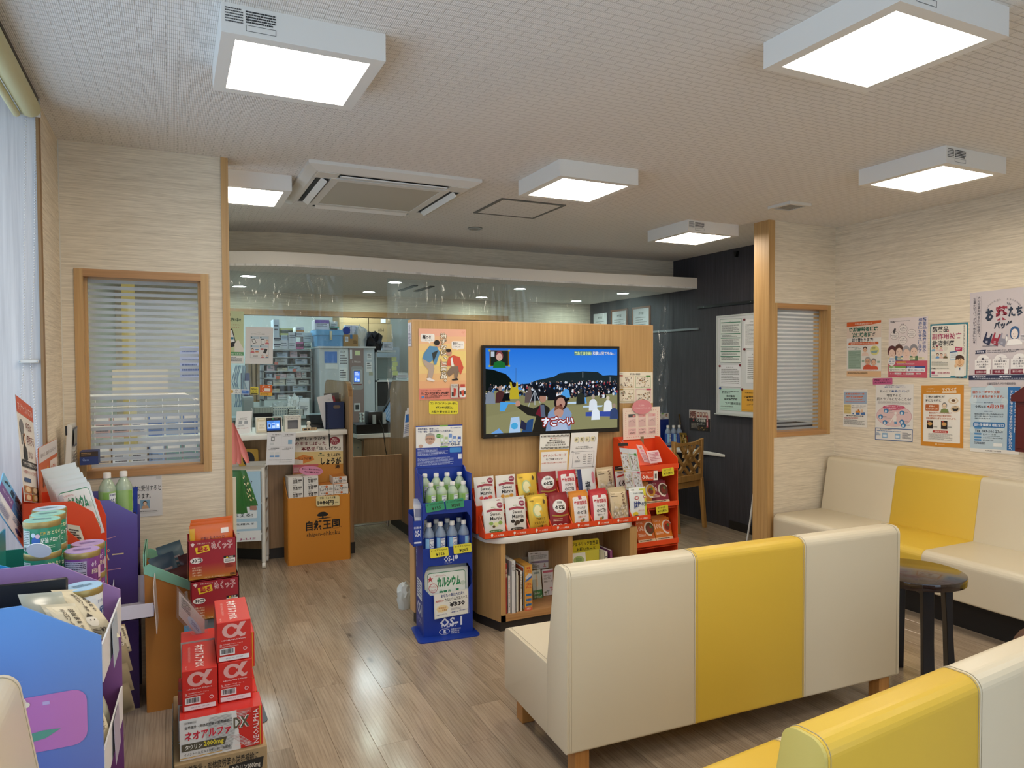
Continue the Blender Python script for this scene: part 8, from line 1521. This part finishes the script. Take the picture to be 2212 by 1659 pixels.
def d_p8(p):
    p.rect(0,0,.76,.945,'#b6cad6').rect(.76,0,1,.95,'#2a72b4').rect(0,.945,1,1,'#e6e2da').lay()
    for u,v,r in ((.05,.2,.08),(.7,.22,.07),(.62,.62,.08),(.04,.66,.06),(.4,.05,.1),(.3,.5,.12)): p.ell(u,v,r,r*.8,'#c6d6dd',14)
    p.lay().text('国から一時金が支給',.04,.05,.6,.095,'#c8603f',.018).text('される場合があります。',.05,.12,.68,.165,'#c8603f',.018).text('請求期限',.28,.225,.46,.245,'#5a6a88').line([(.06,.235),(.26,.235)],.002,'#7a90a4').line([(.48,.235),(.68,.235)],.002,'#7a90a4')
    p.text('令和6年',.09,.275,.33,.315,'#3a3c44',.012).text('4月23日',.35,.265,.68,.325,'#c24a30',.025).text('対象となる方',.29,.36,.46,.378,'#5a6a88').text('昭和23年9月11日〜平成8年9月25日',.09,.4,.68,.425,'#3c4450',.006).text('までに優生手術(子どもができなくなる',.09,.435,.68,.46,'#3c4450',.006).text('手術)などを受けた方',.09,.47,.42,.495,'#3c4450',.006)
    p.rr(.06,.535,.72,.615,'#3a78b0',.3).rr(.09,.615,.24,.64,'#4a88bc',.3).rr(.09,.705,.24,.73,'#4a88bc',.3).rr(.09,.76,.24,.785,'#4a88bc',.3).rr(.09,.8,.24,.825,'#4a88bc',.3).lay(.4).text('旧優生保護法 相談窓口',.09,.555,.69,.6,'#e6eef4',.015).lay(-.4)
    p.text('TEL 097-506-2760',.1,.655,.68,.695,'#2e3440',.015).text('8:30 〜 17:15',.27,.71,.54,.73,'#3c4450',.01).fine(.27,.742,.62,.755,1,'#5a6470').text('sodan12210@pref.oita.jp',.27,.762,.68,.785,'#3c4450',.004).text('097-506-1735',.27,.803,.49,.823,'#3c4450',.008).fine(.09,.845,.45,.885,2,'#5a6470').rect(.49,.85,.67,.9,'#e2e6e6')
    p.vtext('特定の病気や障害などを理由に',.9,.05,.965,.68,'#e6eef6',.012).vtext('子どもができなくなる手術などを受けた方へ',.8,.05,.865,.94,'#e6eef6',.012).text('大分県健康づくり支援課',.33,.96,.65,.982,'#3a3a40')
sheet('poster','light blue compensation poster with a vertical blue title band in the lower row','poster',(4.618,2.827,1.3588),(0,-0.293,0.0115),(0,0.002,-0.4115),'#b6cad6',d_p8)
t = thing('wall_box','dark red house shaped box on the poster wall at the right border','box',(4.6-.06,2.527-.14,0.985))
RD = C('#571a18',.4); b = B(RD); b.box(0,0,0,.075,.13,.30); b.obj('body', t, False)
B(RD).prism([(-.02,.30),(.15,.30),(.148,.335),(.065,.40),(-.018,.335)],'x',-.015,.078).obj('roof', t, False); B(RD).rbox(-.006,.01,.02,0,.12,.27,.004,1).obj('door', t, False)
o = t.children

# ================================================================ CHARCOAL WALL
t = thing('whiteboard','white magnetic notice board on the charcoal wall behind the right oak post','notice board',(WR-.02,5.154,1.065))
wl = 1.10; wh = 0.882
B(C('#d9dbdc',.25)).box(.004,-wl,0,.018,0,wh).obj('panel', t, False); b = B(C('#cfd0cd',.35,.3)); b.box(-.002,-wl,-.015,.019,0,0).box(-.002,-wl,wh,.019,0,wh+.015).box(-.002,-.0,-.015,.019,.015,wh+.015).box(-.002,-wl-.015,-.015,.019,-wl,wh+.015).box(-.03,-wl,-.02,.0,.01,-.012); b.obj('frame', t, False)
XB = WR-.0185
def d_n1(p):
    p.ring(0,0,1,1,'#2f6a58',.006).text('お知らせ',.42,.04,.6,.06,'#333333').lay()
    for v in (.07,.33,.43,.63,.74,.85): p.rect(.04,v,.95,v+.018,'#2f7a5c')
    p.fine(.08,.13,.9,.31,8,'#6a6a6a',.4).fine(.08,.37,.8,.42,3,'#6a6a6a').fine(.08,.47,.9,.6,8,'#6a6a6a').fine(.08,.665,.9,.72,4,'#6a6a6a').fine(.08,.775,.8,.83,3,'#6a6a6a').fine(.08,.88,.9,.95,3,'#6a6a6a')
def doc(p, n=14, head='お知らせ'): p.text(head,.3,.08,.65,.115,'#444444').fine(.08,.18,.92,.9,n,'#7a7a7a',.3)
def d_n3(p): p.text('難病の患者に対する医療等に関する法律',.1,.12,.9,.17,'#33403e').text('第14条第1項',.1,.19,.5,.23,'#33403e').text('指定難病',.32,.3,.7,.4,'#1f2a28',.02).text('指定医療機関',.22,.44,.82,.54,'#1f2a28',.02).text('コグマ鶴崎薬局',.26,.62,.96,.74,'#2a3a36',.005).fine(.05,.8,.95,.86,2,'#5a6a66').line([(.03,.93),(.97,.93)],.006,'#4a8a7a')
def d_n6(p): p.text('児童福祉法第十九条',.15,.12,.9,.17,'#4a3a1a').text('小児慢性特定疾病',.1,.28,1,.38,'#2a1f10',.02).text('指定医療機関',.25,.42,.9,.52,'#2a1f10',.02).text('コグマ鶴崎薬局',.25,.64,.95,.74,'#3a2a1a',.005).line([(.03,.93),(.97,.93)],.006,'#8a6a2a')
for nm, q_, c, d, l in (('notice',((4.6,5.117,1.9267),(0,-0.274,-0.0055),(0,0.005,-0.3965)),'#e2e6e2',d_n1,'green striped notice at the top left of the whiteboard'),
    ('notice',((4.6,5.1232,1.5035),(0,-0.2755,0),(0,0.0025,-0.198)),'#e6e6ea',lambda p: doc(p,9),'plain white notice in the middle of the whiteboard'),
    ('certificate',((4.6,5.12,1.2877),(0,-0.277,0.0045),(0,0.002,-0.2005)),'#bfdcd2',d_n3,'pale green certificate at the bottom left of the whiteboard'),
    ('notice',((4.6,4.816,1.911),(0,-0.236,-0.004),(0,-0.002,-0.257)),'#e6e6e6',lambda p: doc(p,16),'white table notice at the top right of the whiteboard by the post'),
    ('notice',((4.6,4.7813,1.6265),(0,-0.2155,-0.003),(0,0.0065,-0.28)),'#e2e3e4',lambda p: doc(p,12),'curled white notice at the middle right of the whiteboard'),
    ('certificate',((4.6,4.8388,1.2857),(0,-0.2625,0.0045),(0,0.0025,-0.1965)),'#e0a73a',d_n6,'orange certificate at the bottom of the whiteboard by the post')):
    sheet(nm,l,nm,q_[0],q_[1],q_[2],c,d,.0006)
for k, (pos, c, l) in enumerate((((4.597,4.806,1.907),'#7a2430','red magnet at the top corner of the white table notice'),((4.597,4.805,1.644),'#7a2430','red magnet at the top of the curled notice'),((4.597,5.116,1.496),'#7a2430','red magnet at the left top corner of the plain notice'),((4.597,4.855,1.502),'#7a2430','red magnet at the right top corner of the plain notice'),((4.597,5.11,1.289),'#2a4a9a','blue magnet on the pale green certificate'),((4.597,4.831,1.287),'#7a2430','red magnet on the orange certificate'))):
    o = B(C(c,.3)).lathe([(.011,0),(.011,.003),(.006,.006),(.009,.009),(.007,.012)],(0,0,0),None,12).obj('magnet'); o.location = pos; o.rotation_euler = (0,-PI/2,0); tag(o,l,'magnet','whiteboard magnets')
o = B(C('#0d0d10',.4)).box(0,0,-.012,.014,1.1,.012).obj('picture_rail'); o.location = (4.604,5.438-1.1,2.061); tag(o,'black horizontal rail on the charcoal wall above the whiteboard','rail')
for y in (1.02,.4): B(STEEL).cyl((-.001,y,0),(0,y,0),.004,None,8).obj('screw', o)
o = B(C('#7d858a',.4)).box(0,0,-.01,.012,1.0,.01).obj('wall_rail'); o.location = (4.607,5.437,1.857); tag(o,'grey horizontal rail on the charcoal wall behind the vinyl curtain','rail')
o = B(C('#0d0d10',.4)).prism([(-.02,0),(.02,0),(.008,-.05),(-.008,-.05)],'x',0,.03).obj('ceiling_hook'); o.location = (4.588,4.917,2.528); tag(o,'small black hook high on the charcoal wall','hook')
def d_bean(p):
    p.rect(0,0,1,.4,'#cfc4be').rect(0,.4,1,1,'#191314').lay().rect(.05,.05,.35,.4,'#7a4a44'); R_=random.Random(2)
    for k in range(40): p.lay(.05).ell(R_.uniform(.05,.35),R_.uniform(.06,.39),.03,.025,R_.choice(['#5a2a22','#8a5a4a','#c0a090']),7)
    p.lay(.1)
    for k in range(4): p.rect(.4+k*.13,.1,.5+k*.13,.34,'#8a4a40').lay(.2).rect(.42+k*.13,.15,.48+k*.13,.25,'#d8c4b0').lay(-.2)
    p.rect(.84,.25,.92,.8,'#b04a50').lay(.2).vtext('北海道産',.855,.27,.905,.78,'#eadada').lay(-.2).text('むき甘栗',.36,.43,.8,.56,'#e0d8cc',.02).ell(.22,.5,.04,.05,'#a83a3a',8).fine(.1,.62,.5,.9,6,'#a09488').text('おいしさぎっしり',.4,.62,.78,.7,'#d8d0c4')
    for k in range(30): p.lay(.05).ell(R_.uniform(.4,.9),R_.uniform(.8,.96),.035,.025,R_.choice(['#3a2a1a','#5a4020','#b09050','#2a1c14']),7)
sheet('poster','black and white chestnut snack poster on the charcoal wall above the chair','poster',(4.618,5.5745,1.0623),(0,-0.3,0.0095),(0,-0.006,-0.2045),'#cfc4be',d_bean)
t = thing('leaning_rod','thin white rod leaning on the right oak post','rod',(4.368*.985,4.533*.985,0))
B(C('#d8d8d8',.3)).tube([(0,0,0),(.035,-.01,.22),(.07,-.02,.5)],.008,None,8).obj('shaft', t); B(C('#8a8a8a',.5)).cyl((0,0,0),(.002,0,.02),.011).obj('ferrule', t)

# low consultation desk beyond the panel
t = thing('consultation_desk','low white topped consultation desk against the charcoal wall','desk',(3.9,6.1,0))
zt_ = .68
out = [(4.612,5.06),(4.60,5.3),(4.55,5.46),(4.45,5.60),(4.2,5.76),(3.8,5.86),(2.2,5.90),(2.2,6.45),(4.612,6.45)]
B(WHITE).prism([(x-3.9,y-6.1) for x,y in out],'z',zt_-.035,zt_,None,.006,2).obj('worktop', t)
B(OAKD).box(-1.7,-.06,.09,.45,.0,zt_-.035).obj('modesty_panel', t, False); B(C('#1b1817',.5)).box(-1.7,-.04,0,.45,0,.09).obj('kick_plate', t, False)
B(OAKD).box(.41,-.40,.09,.44,-.06,zt_-.035).obj('side_panel', t, False)
def d_hd2(p): p.rect(0,0,1,.6,'#d8d6cf').rect(0,.6,1,1,'#1a2f7a').lay().bust(.2,.3,.5,'#4a3a30','#c9a58a','#dfe3e6').bust(.8,.3,.5,'#4a3a30','#c9a58a','#dfe3e6').text('OS-1',.4,.4,.6,.55,'#1c3a70',.02).rect(.4,0,.55,.08,'#7ab648')
t = thing('drink_display','small navy drink display with a picture header on the consultation desk','display stand',(4.478,5.75,zt_))
B(NAVYD).box(-.07,-.05,0,.075,.07,.02).box(-.07,.066,0,.075,.07,.25).obj('carton', t, False)
sheet('header_board',None,None,(-.07,.065,.335),(.145,0,0),(0,0,-.1),'#1a2f7a',d_hd2,.002,parent=t)
for k in range(3): dup(bb_, (4.478+.0+.055*k, 5.73-.02*k, zt_+.021), .2*k, 'blue drink bottle on the consultation desk, '+ORD[k]+' from the left','blue drink bottles on the consultation desk')
def d_nuts(p):
    R_=random.Random(8)
    for k in range(60): p.lay(.03).ell(R_.uniform(.1,.9),R_.uniform(.15,.92),.07,.045,R_.choice(['#6a5020','#3a2c14','#a8883a','#c9b070','#2a2012']),7)
    p.lay(.2).vtext('甘栗',.4,.3,.6,.7,'#e0cf9a',.03).rect(.75,.2,.85,.75,'#8a2430')
xs_ = 4.641
pouch('snack_bag','tall gold and black chestnut bag hanging over the consultation desk','snack bag',(xs_-.04,5.72,zt_+.33),(.12,-.02,0),(.01,0,-.3),'#4a3a1a',d_nuts,.015)
pouch('snack_bag','short gold chestnut bag in front of the blue bottles on the desk','snack bag',(xs_-.11,5.62,zt_+.155),(.1,0,-.01),(.01,-.02,-.15),'#8a7230',d_nuts,.012)
t = thing('suction_hook','clear suction hook holding the tall chestnut bag','hook',(xs_+.02,5.735,zt_+.35)); B(C('#c9d0d2',.1,spec=.8)).lathe([(.004,-.02),(.016,0),(.018,.012),(.008,.02)],(0,0,0)).obj('cup', t); B(STEEL).tube([(0,0,-.02),(0,-.01,-.03),(0,-.014,-.02)],.002).obj('hook_wire', t)

# lattice backed chair
t = thing('lattice_chair','oak chair with an open lattice back at the consultation desk','chair',(4.235,5.13,0),math.radians(14))
LW = OAKH
def bar(b, p, q, w_, d=.018, y=0):
    p, q = V3((p[0],0,p[1])), V3((q[0],0,q[1])); dv = (q-p).normalized(); n = V3((-dv.z,0,dv.x))*w_/2
    pts = [p+n,p-n,q-n,q+n]; b.add([(v.x,y-d/2,v.z) for v in pts]+[(v.x,y+d/2,v.z) for v in pts],[(0,1,2,3),(7,6,5,4),(0,4,5,1),(1,5,6,2),(2,6,7,3),(3,7,4,0)])
for s in (-1,1):
    B(LW).prism([(s*.178,.44),(s*.212,.44),(s*.222,.82),(s*.186,.82)],'y',-.016,.016,None,.003,1).obj('back_post', t)
    b = B(LW); b.prism([(-.02,.46),(.02,.46),(-.03,0),(-.062,0)],'x',s*.195-.018,s*.195+.018,None,.003,1); b.obj('leg', t)
    B(LW).rbox(s*.195-.02,.39,0,s*.195+.02,.43,.44,.004,1).obj('leg', t)
B(LW).prism([(-.222,.765),(-.11,.772),(0,.775),(.11,.772),(.222,.765),(.224,.825),(.11,.80),(0,.795),(-.11,.80),(-.224,.825)],'y',-.013,.013).obj('top_rail', t)
B(LW).rbox(-.19,-.014,.44,.19,.014,.5,.004,1).obj('lower_rail', t)
for p_a, p_b, w_ in (((-.18,.70),(.02,.50),.03),((-.1,.77),(.1,.50),.034),((-.02,.77),(-.06,.66),.028),((.1,.77),(-.15,.5),.034),((.19,.74),(-.02,.6),.03),((.19,.62),(.02,.5),.026),((-.19,.58),(-.08,.5),.026),((.07,.66),(.19,.56),.024),((.02,.77),(.07,.62),.028)):
    b = B(LW); bar(b,p_a,p_b,w_); b.obj('lattice_bar', t, False)
B(C('#6b4a34',.5)).rbox(-.2,-.01,.435,.2,.43,.475,.015,2).obj('seat', t)
for y in (.0,.4): B(LW).box(-.18,y,.385,.18,y+.02,.435).obj('apron', t, False)
# framed certificates inside the dispensary
for k, (px, l) in enumerate(((1293,'frameless white certificate deepest on the charcoal wall inside the dispensary'),(1318,'brown framed certificate deeper on the charcoal wall above the panel'),(1344,'brown framed certificate nearer on the charcoal wall above the panel'))):
    y0 = (7.02,6.62,6.2)[k]
    t = thing('certificate',l,'certificate',(WR-.016,y0,1.72))
    if k: b = B(C('#7a4422',.4)); b.box(0,0,0,.015,.33,.02).box(0,0,.4,.015,.33,.42).box(0,0,.02,.015,.02,.4).box(0,.31,.02,.015,.33,.4); b.obj('frame', t, False)
    sheet('certificate_sheet',None,None,(.006,.31,.4),(0,-.29,0),(0,0,-.38),'#d8dadc',lambda p: p.text('許可証',.35,.1,.65,.17,'#444444').fine(.15,.25,.85,.9,10,'#888888',.25),.002,parent=t)
